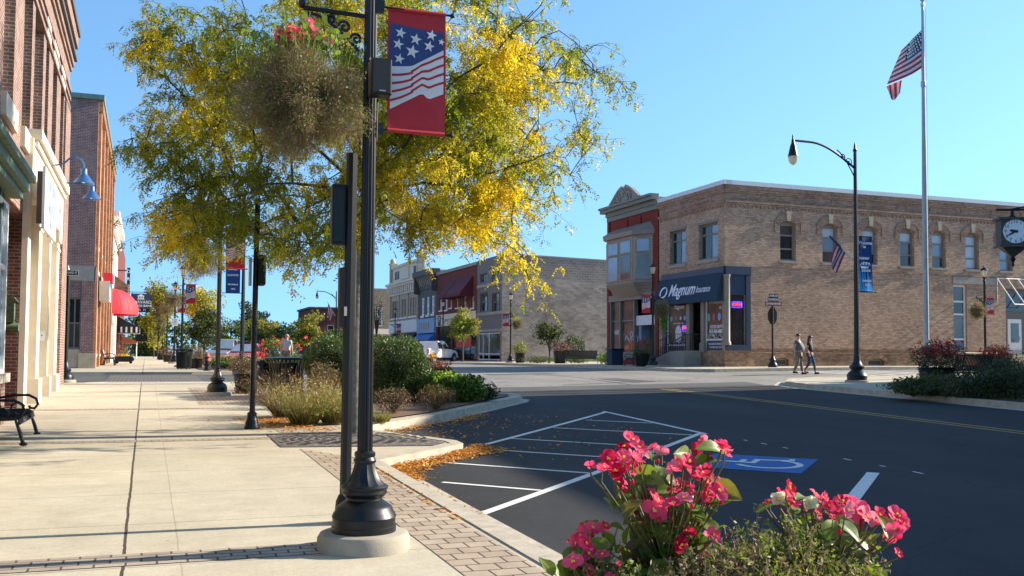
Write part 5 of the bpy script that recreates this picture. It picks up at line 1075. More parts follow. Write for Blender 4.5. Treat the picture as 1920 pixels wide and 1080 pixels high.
def flag_banner(parent_loc, side, label, zr=(3.42,4.46), wd=.50):
    """the patriotic street banner: red cloth, blue field with stars, waving white stripes; hangs from the two rods"""
    B = thing('street_banner', label, 'banner', (parent_loc[0], parent_loc[1], parent_loc[2]+zr[0]), 0, 'stars and stripes street banners')
    x0 = .15 if side > 0 else -.15-wd; H = zr[1]-zr[0]
    def pt(u, v, o=0): return (x0+wd*u, cloth_y(u,v)-o, H*(1-v))
    t = MB(); N = 8; K = 14
    for s_ in (0, .006):
        for i in range(N):
            for k in range(K): t.quad(*(pt(a/N, b/K, -s_) for a, b in ((i,k),(i+1,k),(i+1,k+1),(i,k+1))))
    cl = t.build('cloth', M['red_cloth'], B, local=True, smooth=True)
    t = MB(); t.tube([(x0,cloth_y(0,0),H),(x0+wd,cloth_y(1,0),H)], .017, 8); t.tube([(x0,cloth_y(0,1),0),(x0+wd,cloth_y(1,1),0)], .019, 8); t.each('hem', M['red_cloth'], cl, local=True, smooth=True)
    def area(top, bot, mat, nm, o, n=16, u0=.04, u1=.96):
        m = MB()
        for i in range(n):
            ua = u0+(u1-u0)*i/n; ub = u0+(u1-u0)*(i+1)/n
            for k in range(4):
                va0 = top(ua)+(bot(ua)-top(ua))*k/4; va1 = top(ua)+(bot(ua)-top(ua))*(k+1)/4; vb0 = top(ub)+(bot(ub)-top(ub))*k/4; vb1 = top(ub)+(bot(ub)-top(ub))*(k+1)/4
                m.quad(pt(ua,va0,o), pt(ub,vb0,o), pt(ub,vb1,o), pt(ua,va1,o))
        return m.build(nm, mat, cl, local=True, smooth=True)
    wave = lambda u: .475-.02*(u/.45) if u < .42 else .455-.165*((u-.42)/.58)          # lower edge of the blue field
    low = lambda u: .84-.165*(u/.6) if u < .6 else (.675+.045*sin(min(1,(u-.6)/.12)*pi/2) if u < .72 else .72-.06*((u-.72)/.28))
    area(lambda u: .115+.045*u, wave, M['flag_blue'], 'blue_field', .004)
    area(lambda u: wave(u)+.001, low, M['flag_white'], 'white_field', .0045)
    for k in range(1, 5):
        f = k/5.0
        a = lambda u, f=f: wave(u)+(low(u)-wave(u))*f-.013+.012*sin(u*6); b_ = lambda u, f=f: a(u)+.019
        area(a, b_, M['red_cloth'], 'stripe', .0075, 16, .04, .44); area(lambda u, f=f: a(u)-.012, lambda u, f=f: a(u)+.008, M['red_cloth'], 'stripe', .0075, 12, .40, .96)
    m = MB()
    for (u, v, r) in ((.22,.19,.05),(.48,.23,.053),(.75,.185,.05),(.18,.285,.05),(.71,.28,.05),(.42,.335,.062),(.20,.405,.048),(.92,.235,.03)):
        p = pt(u, v, .0065); star(m, p[0], p[2], r, p[1], .2)
    m.each('star', M['flag_white'], cl, local=True)
    return B
def foliage_quads(P, rng, size, asp=.45, up=None, spread=1.0):
    """leaf shaped quads round points P"""
    n = len(P); a = rng.normal(size=(n,3)); 
    if up is not None: a = a*spread+np.array(up)
    a /= np.linalg.norm(a, axis=1)[:,None]; b = np.cross(a, rng.normal(size=(n,3))); b /= np.linalg.norm(b, axis=1)[:,None]+1e-9
    s = (size*(.6+.8*rng.random(n)))[:,None]; V = np.empty((n,4,3)); V[:,0] = P-a*s*.5; V[:,1] = P+b*s*asp*.5; V[:,2] = P+a*s*.5; V[:,3] = P-b*s*asp*.5
    return V.reshape(-1,3)
def threads(rng, starts, dirs, L, r=.003, k=3, sag=.3, jit=.3):
    """thin stems as narrow quads (k segments)"""
    out = []; n = len(starts); p = np.array(starts, float); d = np.array(dirs, float); side = np.cross(d, rng.normal(size=(n,3))); side /= np.linalg.norm(side,axis=1)[:,None]+1e-9
    for i in range(k):
        q = p+d*(L/k)[:,None] if hasattr(L, '__len__') else p+d*(L/k); w0 = r*(1-i/(k+.5)); w1 = r*(1-(i+1)/(k+.5))
        V = np.empty((n,4,3)); V[:,0] = p-side*w0; V[:,1] = p+side*w0; V[:,2] = q+side*w1; V[:,3] = q-side*w1; out.append(V.reshape(-1,3)); p = q
        d = d+rng.normal(size=(n,3))*jit; d[:,2] -= sag; d /= np.linalg.norm(d,axis=1)[:,None]
    return np.concatenate(out), p
LM = {}
LM['dry'] = leafmat('dry_stems', [(.13,.085,.05),(.21,.15,.085),(.17,.11,.065),(.27,.21,.12)], .2)
LM['olive'] = leafmat('olive_leaves', [(.13,.13,.045),(.21,.21,.075),(.10,.12,.04),(.28,.27,.12)], .35)
LM['pink'] = leafmat('pink_petals', [(.85,.10,.24),(.90,.17,.33),(.80,.05,.14),(.92,.28,.42)], .35)
LM['red'] = leafmat('red_petals', [(.55,.04,.06),(.7,.07,.08),(.42,.03,.07)], .3)
LM['trail'] = leafmat('trailing_leaves', [(.12,.20,.03),(.18,.28,.05),(.09,.15,.03)], .4)
LM['dark_red'] = leafmat('dark_red_leaves', [(.08,.025,.03),(.14,.035,.04),(.06,.03,.025),(.2,.06,.06)], .25)
def basket(c, label, r=.56, n=1.0, seed=1, dense=True, trail=False):
    B = thing('hanging_basket', label, 'hanging basket', c, 0, 'hanging flower baskets'); rng = np.random.default_rng(seed); c = np.array(c)
    t = MB(); t.lathe([(.10,-.34),(.2,-.28),(.27,-.08),(.28,0),(.25,0)], 16); t.build('pot', M['bark'], B, local=True, smooth=True)
    t = MB()
    for k in range(3): t.tube([(.26*cos(k*2.1),.26*sin(k*2.1),-.02),(0,0,.55)], .004, 4)
    t.build('hanger', M['black_iron'], B, local=True)
    m = int(7000*n); d = rng.normal(size=(m,3)); d /= np.linalg.norm(d,axis=1)[:,None]; rad = rng.random(m)**.45
    lump = .96+.20*np.sin(3*d[:,0]*2+1+seed)+.17*np.sin(5*d[:,1]*1.7+d[:,2]*3)+.15*np.sin(8*d[:,2]-3*d[:,0])+.10*np.sin(13*d[:,0]+9*d[:,2])
    P = c+d*np.array([r,r,r*.88])*(rad*lump)[:,None]+np.array([0,0,-.1]); P[:,2] += np.where(d[:,2] < 0, -.08*rng.random(m), 0)
    k = max(.3, n)**-.35; V, e = threads(rng, P, (d+rng.normal(size=(m,3))*.8)/1.3, .13*k, .0022*k, 2, .25, .5)
    npmesh('dry_stems', V, 4, LM['dry'], B)
    sel = rng.random(m) < (.75 if dense else .3); Q = P[sel]+rng.normal(size=(sel.sum(),3))*.03
    npmesh('leaves', foliage_quads(Q, rng, .036*k, .5), 4, LM['olive'], B)
    f = rng.normal(size=(max(2,int(7*n)),3))*np.array([.13,.12,.035])+c+np.array([.02,0,r*.88+.02]); F = np.repeat(f, 8, axis=0)+rng.normal(size=(len(f)*8,3))*.02
    VF = foliage_quads(F, rng, .06, .8)
    m2 = int(60*n)+30; st = c+np.array([0,0,r*.5])+rng.normal(size=(m2,3))*np.array([.18,.18,.05]); V, e = threads(rng, st, np.tile([0,0,1.0],(m2,1))+rng.normal(size=(m2,3))*.3, .17, .0035, 2, -.05, .2)
    VL = foliage_quads(e+rng.normal(size=e.shape)*.03, rng, .06, .6); npmesh('flowering_foliage', np.concatenate([V, VL, VF]), 4, [LM['trail'], LM['pink']], B, np.concatenate([np.zeros((len(V)+len(VL))//4), np.ones(len(VF)//4)]))
    if trail:
        m3 = 700; Q = c+np.array([.12,0,-.3])+rng.normal(size=(m3,3))*np.array([.10,.10,.34])+np.array([0,0,-.35]); npmesh('trailing_leaves', foliage_quads(Q, rng, .09, .7), 4, LM['trail'], B)
    return B
p1 = (1.70, 8.05, S(1.7, 8.05)+.04)
lamp_post(p1, 'nearest tall black fluted street lamp with concrete footing, banner and speaker')
flag_banner(p1, 1, 'large stars and stripes banner on the nearest lamp post')
basket((p1[0]-.58, p1[1], p1[2]+3.70), 'huge withered hanging basket with pink flowers on the nearest lamp', .455, 4.2, 1)
def speaker(loc, label, rz=0):
    s = thing('speaker', label, 'loudspeaker', loc, rz, 'pole mounted loudspeakers'); t = MB(); t.box(-.085,.085,-.10,.05,-.15,.15); t.build('cabinet', M['black_plastic'], s, local=True, bevel=.012)
    t = MB(); t.box(-.072,.072,-.104,-.1,-.135,.135); t.build('grille', simple('speaker_grille', (.02,.022,.024), .7, scale=200, var=.5), s, local=True); t = MB(); t.box(-.02,.03,-.107,-.104,-.125,-.115); t.build('badge', M['steel'], s, local=True)
    t = MB(); t.tube([(-.085,.0,.15),(-.085,.0,.17),(-.0,.09,.17),(-.0,.09,.0)], .01, 6); t.tube([(.0,.05,-.15),(.0,.07,-.5)], .006, 5); t.build('bracket', M['black_iron'], s, local=True)
    return s
speaker((p1[0]+.045, p1[1]-.15, p1[2]+3.80), 'small black loudspeaker on the nearest lamp below the banner')
p2 = spot(407, 26.5, SW); lamp_post(p2, 'fluted street lamp beside the blue town banner at the kerb corner'); flag_banner(p2, 1, 'stars and stripes banner half hidden by leaves above the blue banner'); basket((p2[0]-.53,p2[1],p2[2]+3.72), 'withered basket half hidden in yellow leaves by the blue banner', .55, 1.0, 2)
p3 = spot(340, 53, SW); lamp_post(p3, 'street lamp behind the black litter bin near the hydrant'); flag_banner(p3, 1, 'stars and stripes banner above the dark oval tree'); basket((p3[0]-.53,p3[1],p3[2]+3.72), 'brown hanging basket on the lamp behind the litter bin', .5, .35, 3)
for k, (px, d, lb) in enumerate(((326,66,'street lamp carrying the parking sign beyond the litter bin'),(312,92,'distant street lamp in front of the yellow trees'),(304,118,'farthest street lamp along the left pavement'))):
    p = spot(px, d, SW); lamp_post(p, lb)
    basket((p[0]-.53,p[1],p[2]+3.72), ('brown basket on the lamp carrying the parking sign','small brown basket on the distant left lamp','tiny dark basket on the farthest left lamp')[k], .5, .25, 5+k)
    if k == 0: flag_banner(p, 1, 'small banner behind the lamp above the parking sign'); p4 = p
for (px, d, lb, bb, bk, ar) in ((740,104,'street lamp before the tan finialled building','banner on the lamp before the tan finialled building',None,-1),
      (830,88,'street lamp before the maroon awnings beside the young tree',None,None,1),
      (957,77,'street lamp before the bare grey block wall','banner on the lamp before the grey block wall','brown basket on the lamp before the grey block wall',1),
      (1224,52,'street lamp between the navy awning and red shopfront','banner on the lamp in front of the red shopfront','dark red basket with trailing leaves beside the navy awning',1),
      (1848,54,'street lamp by the entrance canopy of the tan building','banner on the lamp beside the entrance canopy','basket left of the lamp beside the entrance canopy',-1)):
    p = spot(px, d, SW); lamp_post(p, lb, arm=ar, rods=-ar, zr=(2.85,3.80), za=3.72)
    if bb: flag_banner(p, -ar, bb, zr=(2.85,3.80))
    if bk: basket((p[0]+.53*ar,p[1],p[2]+3.12), bk, .42, .5, int(px), True, px == 1224)
    if px == 1224: pL5 = p
# tall road lamps with a curved arm
def road_lamp(p, H, reach, label, s=-1, dirv=(-1,0)):
    L = thing('road_lamp', label, 'street lamp', p, 0, 'tall curved arm road lamps'); dx, dy = dirv
    t = MB(); t.lathe([(.40,-.15),(.40,.05),(.37,.07)], 28); t.build('footing', M['concrete'], L, local=True, smooth=True)
    t = MB(); k = 1.32; t.lathe([(r*k,z*k+.06) for r,z in [(.25,0),(.25,.06),(.262,.12),(.235,.17),(.205,.215),(.148,.255),(.145,.275),(.185,.31),(.194,.36),(.14,.405),(.105,.47),(.085,.545),(.09,.575),(.08,.6),(.086,.635),(.07,.65)]], 28); t.build('base', M['iron_green'], L, local=True, smooth=True)
    t = MB(); t.lathe([(.092,.9),(.085,2.5),(.07,H*.6),(.055,H-.25)], 24, (0,0,0), .1); t.lathe([(.055,H-.3),(.085,H-.27),(.05,H-.2),(.04,H-.1),(.015,H+.02)], 12); t.build('shaft', M['iron_green'], L, local=True, smooth=True, ang=22)
    za = H-.9; pts = []
    for u in np.linspace(0,1,14): pts.append((dx*reach*u, dy*reach*u, za+.78*sin(min(1,u*1.35)*pi/2)-.0*u))
    t = MB(); t.tube(pts, [.04]*13+[.028], 8)
    for (cu, cz, r_) in ((.10,.20,.16),(.2,.36,.12)): t.tube([(dx*(reach*cu+r_*(1-k/20)*cos(k*.5)), dy*(reach*cu+r_*(1-k/20)*cos(k*.5)), za+cz+r_*(1-k/20)*sin(k*.5)) for k in range(18)], .016, 5)
    t.tube([(dx*reach*u, dy*reach*u, za-.35+1.0*sin(u*4.2)) for u in np.linspace(0,.3,8)], .02, 5); t.build('arm', M['iron_green'], L, local=True, smooth=True)
    hx, hy, hz = dx*reach, dy*reach, pts[-1][2]
    t = MB(); t.lathe([(.015,.2),(.03,.14),(.03,.06),(.05,0),(.06,-.1),(.1,-.2),(.13,-.35),(.17,-.52),(.18,-.55)], 20, (hx,hy,hz)); t.build('lamp_head', M['black_iron'], L, local=True, smooth=True)
    t = MB(); t.lathe([(.165,-.55),(.16,-.64),(.12,-.76),(.05,-.83),(.005,-.85)], 20, (hx,hy,hz)); t.build('globe', M['lamp_glass'], L, local=True, smooth=True)
    return L
def town_banner(p, H0, H1, side, wd, label, lines, emz, streaks=False, fold=0.0):
    B = thing('street_banner', label, 'banner', (p[0],p[1],p[2]+H0), 0, 'blue town banners'); h = H1-H0; x0 = .14*side if side > 0 else -.14-wd; n = 12
    def pt(u, v, o=0): return (x0+wd*(u-fold*(sin(v*pi))*u), .03*sin(4*v+2*u)*(1+2*fold)-o, h*(1-v))
    t = MB()
    for s_ in (0,.008):
        for i in range(6):
            for k in range(n): t.quad(*(pt(a/6, b/n, -s_) for a, b in ((i,k),(i+1,k),(i+1,k+1),(i,k+1))))
    cl = t.build('cloth', M['banner_blue'], B, local=True, smooth=True)
    t = MB(); t.tube([(0,0,h),(side*(wd+.25),0,h)], .018, 6); t.tube([(0,0,0),(side*(wd+.25),0,0)], .018, 6); t.ell((side*(wd+.25),0,h),.03,.03,.03); t.ell((side*(wd+.25),0,0),.03,.03,.03); t.build('rod', M['iron_green'], B, local=True)
    if streaks:
        for (ua, ub, um, vt) in ((.0,.17,.03,.26),(.17,.34,.24,.24),(.34,.50,.40,.34),(.50,.99,.62,.56)):
            m = MB()
            for k in range(8):
                v0 = vt+(.985-vt)*k/8; v1 = vt+(.985-vt)*(k+1)/8; f0 = (k/8)**1.2; f1_ = ((k+1)/8)**1.2
                m.quad(pt(um+(ua-um)*f0,v0,.006), pt(um+(ub-um)*f0,v0,.006), pt(um+(ub-um)*f1_,v1,.006), pt(um+(ua-um)*f1_,v1,.006))
            m.build('streak', M['banner_sky'], cl, local=True)
    for (s, sz, u, v) in lines:
        q = pt(u, v, .02); text('lettering', s, sz, q, (1,0,0), (0,0,1), M['letter_white'], cl, .003, local=True, width=.95, bold=.004)
    m = MB(); c = pt(.48, emz, .018); r = wd*.36
    m.tube([(c[0]+r*cos(k*pi/12), c[1], c[2]+r*.5*sin(k*pi/12)) for k in range(13)], .012, 5); m.prism([(c[0]-r*1.05,c[1],c[2]-.02),(c[0]+r*1.05,c[1],c[2]-.02),(c[0]+r*.8,c[1],c[2]-.10),(c[0]-r*.8,c[1],c[2]-.10)], (0,-.004,0))
    for k in range(3): m.prism([(c[0]-r*.6+k*.12,c[1],c[2]+.02),(c[0]-r*.6+k*.12+.08,c[1],c[2]+.02),(c[0]-r*.6+k*.12+.08,c[1],c[2]+.08+.03*(k%2)),(c[0]-r*.6+k*.12+.04,c[1],c[2]+.13),(c[0]-r*.6+k*.12,c[1],c[2]+.08)], (0,-.004,0))
    m.build('emblem', M['letter_white'], cl, local=True); return B
pR = spot(1607, 34, SW); HR8 = at(1603, 268, 34).z-pR.z
rl = road_lamp(pR, HR8, (1603-1472)/1850*34/.938, 'tall road lamp with curved arm, town banner and small flag')
zb0, zb1 = at(1612,547,34).z-pR.z, at(1612,442,34).z-pR.z
town_banner(pR, zb0, zb1, 1, .58, 'wind folded blue welcome banner on the tall road lamp', [('Welcome',.15,.5,.12),('to',.13,.45,.19),('HARVARD',.12,.5,.40),('ILLINOIS',.105,.5,.62),('Established',.09,.5,.80),('1856',.1,.5,.88)], .53, True, .12)
fp = thing('small_flag', 'small flag hanging from a slanted staff on the tall road lamp', 'flag', at(1601,490,34)); a = at(1601,491,34); e = at(1544,443,34)+Vector((0,-.3,0)); t = MB(); t.tube([a, e], .018, 6); t.build('staff', M['white_metal'], fp)
def hung_flag(parent, top0, top1, drop, n_str=4, skew=0.0, blue=True):
    """limp flag: hangs down from the line top0-top1; each stripe band is its own strip"""
    A = Vector(top0); Bv = Vector(top1); K = 10; d = (Bv-A)
    def pt(u, v):
        dr = drop*(.75+.25*u) ; return A+d*(u*(1-.35*v))+Vector((skew*v, .06*sin(u*9+v*3)*v, -dr*v))
    mats = [M['flag_red'], M['flag_white'], M['flag_blue']]; t = MB(); NU = n_str*2-1
    for i in range(NU):
        for k in range(K):
            t.mi = 2 if (blue and i/NU < .45 and k/K < .38) else i % 2
            t.quad(pt(i/NU,k/K), pt((i+1)/NU,k/K), pt((i+1)/NU,(k+1)/K), pt(i/NU,(k+1)/K))
    o = t.build('cloth', mats, parent, smooth=True); md = o.modifiers.new('thickness', 'SOLIDIFY'); md.thickness = .006; return o
hung_flag(fp, e+(a-e)*.30, e+(a-e)*.66, .85, skew=-.3, blue=False)
t = MB(); q0 = e+(a-e)*.02; q1 = e+(a-e)*.42; t.tube([q0, q1, q1+Vector((.04,0,-.12))], [.03,.05,.06], 6); t.build('rolled_field', M['flag_blue'], fp)
pT = spot(453, 44, SW); HT = 8.2
road_lamp(pT, HT, 3.2, 'tall road lamp behind the blue established banner', dirv=(.9,.1)); 
zt0, zt1 = at(440,550,44).z-pT.z, at(440,488,44).z-pT.z
town_banner(pT, zt0, zt1, -1, .62, 'blue town banner with white crest beside the kerb corner lamp', [('HARVARD',.13,.5,.06),('ILLINOIS',.13,.5,.46),('Established',.10,.5,.74),('1856',.11,.5,.88)], .24)
pF = spot(629, 108, SW); road_lamp(pF, at(629,545,108).z-pF.z, 2.1, 'distant road lamp with curved arm above the hedge'); pf2 = thing('small_flag', 'small distant flag by the far road lamp', 'flag', at(628,590,108)); a = at(628,592,108); e = at(614,566,108); t = MB(); t.tube([a,e], .03, 5); t.build('staff', M['white_metal'], pf2); hung_flag(pf2, e+(a-e)*.1, e+(a-e)*.8, 1.4, 4, -.1, False)
# flagpole
pP = spot(1737.5, 36, SW); top = at(1731, 12, 36); fpole = thing('flagpole', 'tall white flagpole with silver ball finial', 'flagpole', pP); hp = top.z-pP.z; lean = Vector((top.x-pP.x, top.y-pP.y, 0))*.35
t = MB(); t.tube([pP+lean*u+Vector((0,0,hp*u)) for u in (0,.5,.8,1)], [.105,.09,.065,.045], 16); t.build('pole', M['steel'], fpole, smooth=True)
tp = pP+lean+Vector((0,0,hp)); t = MB(); t.lathe([(.05,0),(.075,.02),(.075,.12),(.03,.16),(.02,.2)], 12, tuple(tp)); t.ell(tp+Vector((0,0,.28)), .10,.10,.10,14,10); t.build('finial', M['chrome'], fpole, smooth=True)
t = MB(); c = pP+lean*.78+Vector((0,0,hp*.78)); t.lathe([(.085,0),(.095,.05),(.095,.18),(.085,.22)], 12, tuple(c)); t.tube([pP+lean*.1+Vector((.13,-.05,hp*.1)), tp+Vector((.09,-.05,-.1))], .008, 4); t.box(pP.x-.04,pP.x+.04,pP.y-.15,pP.y-.10,pP.z+1.3,pP.z+1.42); t.build('halyard', M['steel'], fpole)
fl = thing('flag', 'large flag blowing left from the white flagpole', 'flag', at(1729, 60, 36))
def wf(px, py, off=0): return at(px, py, 36)+FW*off
fab = {}; 
def grid_flag():
    A, Bq = (1729,55), (1729,127); C, D = (1689,95), (1667,160)          # hoist top/bottom, then fold corner of the fly
    t = MB(); NU, NV = 16, 13
    def pt(u, v):
        hx, hy = A[0], A[1]+(Bq[1]-A[1])*v; ex, ey = C[0]+(D[0]-C[0])*v, C[1]+(D[1]-C[1])*v*.93
        x = hx+(ex-hx)*u; y = hy+(ey-hy)*u+4.5*sin(u*pi)*(.4+v*.5)-2*(1-v)*sin(u*pi)
        return wf(x, y, .22*sin(u*6+v*1.5)*u)
    for i in range(NU):
        for k in range(NV):
            t.mi = 2 if (i < 10.5 and k < 7) else k % 2; t.quad(pt(i/NU,k/NV), pt((i+1)/NU,k/NV), pt((i+1)/NU,(k+1)/NV), pt(i/NU,(k+1)/NV))
    o = t.build('cloth', [M['flag_red'], M['flag_white'], M['flag_blue']], fl, smooth=True)
    m = MB(); r_ = random.Random(1)
    for i in range(7):
        for k in range(5):
            p = pt(.06+.09*i+(.04 if k % 2 else 0), .05+.10*k); m.prism([p-FW*.03+Vector((.05*cos(q*pi/2.5),0,.05*sin(q*pi/2.5))) for q in range(5)], -FW*.01)
    m.build('star', M['flag_white'], o)
    t = MB()
    def p2_(u, v): x = 1667+(1694-1667)*u; y = 156+(148-156)*u+v*(180-148)*(.55+.45*(1-abs(u-.55)*1.4)); return wf(x+4*v*(1-u)*2.2-3*v*u, y, .3+.15*sin(u*5))
    for i in range(7):
        for k in range(5): t.mi = (i) % 2; t.quad(p2_(i/7,k/5), p2_((i+1)/7,k/5), p2_((i+1)/7,(k+1)/5), p2_(i/7,(k+1)/5))
    t.build('folded_end', [M['flag_red'], M['flag_white']], o, smooth=True)
grid_flag()
# slim poles behind the main lamp
pB = at(640, 985, 9.2); pB = Vector((pB.x, pB.y, S(pB.x,pB.y))); pl = thing('sign_pole', 'plain square black pole with two sign boxes just behind the nearest lamp', 'pole', pB)
pt_ = at(658, 288, 9.2); wv = .055; t = MB(); dx = (pt_.x-pB.x)*.55; dy = (pt_.y-pB.y)*.55; h = pt_.z-pB.z
t.tube([(pB.x+.03,pB.y,pB.z),(pB.x+.03+dx,pB.y+dy,pB.z+h)], .052, 8); t.build('pole', M['black_iron'], pl); t = MB(); t.lathe([(.11,0),(.11,.06),(.095,.1),(.085,.2),(.06,.26)], 16, (pB.x+.03,pB.y,pB.z)); t.build('base', M['black_iron'], pl, smooth=True)
def poleside(px0, px1, py0, py1, d, dep, mat, nm, bev=.01):
    a = at(px0, py1, d); c = at(px1, py0, d); t = MB(); t.box(min(a.x,c.x),max(a.x,c.x),a.y-dep/2,a.y+dep/2,a.z,c.z); return t.build(nm, M[mat], pl, bevel=bev)
poleside(620, 650, 346, 460, 9.2, .12, 'black_plastic', 'upper_sign_box'); ub = poleside(625, 646, 352, 452, 9.13, .01, 'iron_green', 'upper_sign_face', 0)
lb_ = poleside(634, 651, 502, 614, 9.2, .10, 'brown_sign', 'lower_sign_box'); poleside(645, 651, 575, 592, 9.14, .004, 'stone_cream', 'sticker', 0)
poleside(664, 668, 470, 612, 9.25, .05, 'steel', 'edge_plate', 0)
pS = spot(472, 17.8, SW); sp = thing('sign_pole', 'slim round black pole standing before the dry grass planter', 'pole', pS); tz = at(480, 372, 17.8).z; t = MB(); t.cyl(pS, (pS.x+.03,pS.y,tz), .05, 12); t.build('pole', M['black_iron'], sp, smooth=True)
t = MB(); t.lathe([(.135,0),(.14,.03),(.125,.07),(.12,.12),(.09,.2),(.082,.26),(.09,.28),(.06,.31)], 20, tuple(pS)); t.build('base', M['black_iron'], sp, smooth=True)
a = at(475, 536, 17.8); c = at(497, 478, 17.75); sx = thing('speaker', 'black loudspeaker hanging among leaves on the slim pole', 'loudspeaker', c, 0, 'pole mounted loudspeakers'); t = MB(); t.box(a.x+.06,c.x+.02,pS.y-.16,pS.y+.05,a.z,c.z); t.build('cabinet', M['black_plastic'], sx, bevel=.04)
t = MB(); t.box(pS.x-.10,pS.x-.06,pS.y-.1,pS.y+.1,a.z,c.z-.05); t.build('sign_edge', M['steel'], sp)
# pole with the street name plate, left corner
pN = at(122, 718, 32); pN = Vector((pN.x, pN.y, S(pN.x,pN.y))); zt = at(125, 497, 32).z; sn = thing('street_sign', 'black post with BRAINARD ST name plate before the corner building', 'street sign', pN); t = MB(); t.lathe([(.33,-.05),(.33,.08),(.3,.1)], 24, tuple(pN)); t.build('footing', M['concrete'], sn, smooth=True)
t = MB(); t.lathe([(.25,.1),(.25,.2),(.22,.28),(.15,.34),(.18,.42),(.12,.5),(.08,.65),(.075,.68)], 20, tuple(pN)); t.cyl(pN+Vector((0,0,.6)), (pN.x,pN.y,zt-.35), .062, 12); t.lathe([(.085,0),(.085,.1)], 12, (pN.x,pN.y,at(122,573,32).z)); t.build('post', M['black_iron'], sn, smooth=True)
t = MB(); t.lathe([(.05,0),(.07,.06),(.03,.12),(.05,.2),(.02,.32),(.005,.38)], 10, (pN.x,pN.y,zt-.38)); t.build('finial', M['white_metal'], sn, smooth=True)
a = at(113.5, 515.5, 31.9); c = at(147.5, 507, 31.9); t = MB(); t.box(a.x,c.x,pN.y-.10,pN.y-.08,a.z-.02,c.z+.02); pln_ = t.build('name_plate', M['black_plastic'], sn); xm = (a.x+c.x)/2; t = MB()
for (x0,x1,z0,z1) in ((a.x,c.x,c.z,c.z+.015),(a.x,c.x,a.z-.015,a.z),(a.x,a.x+.015,a.z,c.z),(c.x-.015,c.x,a.z,c.z)): t.box(x0,x1,pN.y-.104,pN.y-.101,z0,z1)
t.build('border', M['letter_white'], pln_); text('lettering', 'BRAINARD ST', .12, (xm,pN.y-.103,(a.z+c.z)/2), (1,0,0), (0,0,1), M['letter_white'], pln_, .003, fit=(c.x-a.x)*.84)
t = MB(); t.box(pN.x-.11,pN.x-.075,pN.y-.05,pN.y+.05,at(119,583,32).z,at(119,530,32).z); t.build('sign_edge', M['steel'], sn)
# stop sign seen from behind, with road names
pV = spot(1449, 50.5, SW); st = thing('stop_sign', 'stop sign seen from behind under three street name plates', 'road sign', pV); t = MB(); t.lathe([(.24,0),(.24,.1),(.2,.2),(.13,.28),(.16,.36),(.1,.45),(.065,.6)], 16, tuple(pV)); zz_ = at(1449,560,50.5).z; t.cyl(pV+Vector((0,0,.5)), (pV.x,pV.y,zz_), .055, 10); t.build('post', M['black_iron'], st, smooth=True)
zc_ = at(1451, 592, 50.5).z; rx = .30*1850/1850; t = MB(); t.prism([(pV.x+.05+.27*cos(R(22.5+45*k))/cos(R(22.5))*1.0, pV.y+.07, zc_+.44*sin(R(22.5+45*k))/cos(R(22.5))) for k in range(8)], (0,.02,0)); t.build('octagon', M['black_plastic'], st)
for (py, w_, mt, tx) in ((570,.5,'brown_sign','JOY MORTON WAY'),(562,.33,'letter_dark','DIVISION'),(555,.27,'letter_dark','AYER ST')):
    z_ = at(1448,py,50.5).z; t = MB(); t.box(pV.x-w_+.0,pV.x+w_,pV.y-.09,pV.y-.07,z_-.10,z_+.10); pn = t.build('name_plate', simple('plate_maroon',(.16,.035,.03),.6) if py == 570 else M[mt], st); text('lettering', tx, .15, (pV.x,pV.y-.095,z_), (1,0,0), (0,0,1), M['letter_white'], pn, .003, fit=w_*1.8)
# parking sign on the far lamp pole
a = at(323, 611, 65.8); c = at(334, 597, 65.8); ps = thing('parking_sign', 'small white parking notice on the far left lamp', 'road sign', a); t = MB(); t.box(a.x,c.x,p4.y-.16,p4.y-.14,a.z,c.z); pn = t.build('plate', M['letter_white'], ps); t = MB()
for k in range(4): t.box(a.x+.08,c.x-.08,p4.y-.164,p4.y-.161,c.z-.1-.1*k,c.z-.07-.1*k)
t.build('notice_line', M['letter_dark'], pn); t = MB(); t.box(p4.x-.05,p4.x+.05,p4.y-.14,p4.y,(a.z+c.z)/2-.03,(a.z+c.z)/2+.03); t.build('clamp', M['black_iron'], ps)
# bracket clock
dck = 32.0; cc = at(1904, 435, dck); ck = thing('clock', 'square four sided dark bracket clock with white face', 'clock', cc); rf = 22.5/1850*dck; hw = 25.5/1850*dck; hh = 28/1850*dck; Z = cc.z
t = MB(); t.box(cc.x-hw,cc.x+hw,cc.y,cc.y+.5,Z-hh*.86,Z+hh*.86); t.box(cc.x-hw-.08,cc.x+hw+.08,cc.y-.08,cc.y+.5+.08,Z+hh*.86,Z+hh); t.box(cc.x-hw-.06,cc.x+hw+.06,cc.y-.06,cc.y+.5+.06,Z-hh,Z-hh*.86)
t.add([(cc.x-hw*.9,cc.y+.05,Z-hh),(cc.x+hw*.9,cc.y+.05,Z-hh),(cc.x+hw*.9,cc.y+.5-.05,Z-hh),(cc.x-hw*.9,cc.y+.5-.05,Z-hh),(cc.x,cc.y+.25,Z-hh-.35)], [(0,1,4),(1,2,4),(2,3,4),(3,0,4)]); t.build('case', simple('clock_case',(.06,.048,.04),.55), ck)
fc = Vector((cc.x, cc.y-.004, Z+.02)); t = MB(); t.prism([fc+Vector((rf*cos(k*pi/18),0,rf*sin(k*pi/18))) for k in range(36)], (0,-.02,0)); fa = t.build('clock_face', M['letter_white'], ck)
for k in range(1, 13): text('numeral', str(k), .155, fc+Vector((rf*.82*sin(k*pi/6),-.022,rf*.82*cos(k*pi/6))), (1,0,0), (0,0,1), M['letter_dark'], fa, .004)
t = MB()
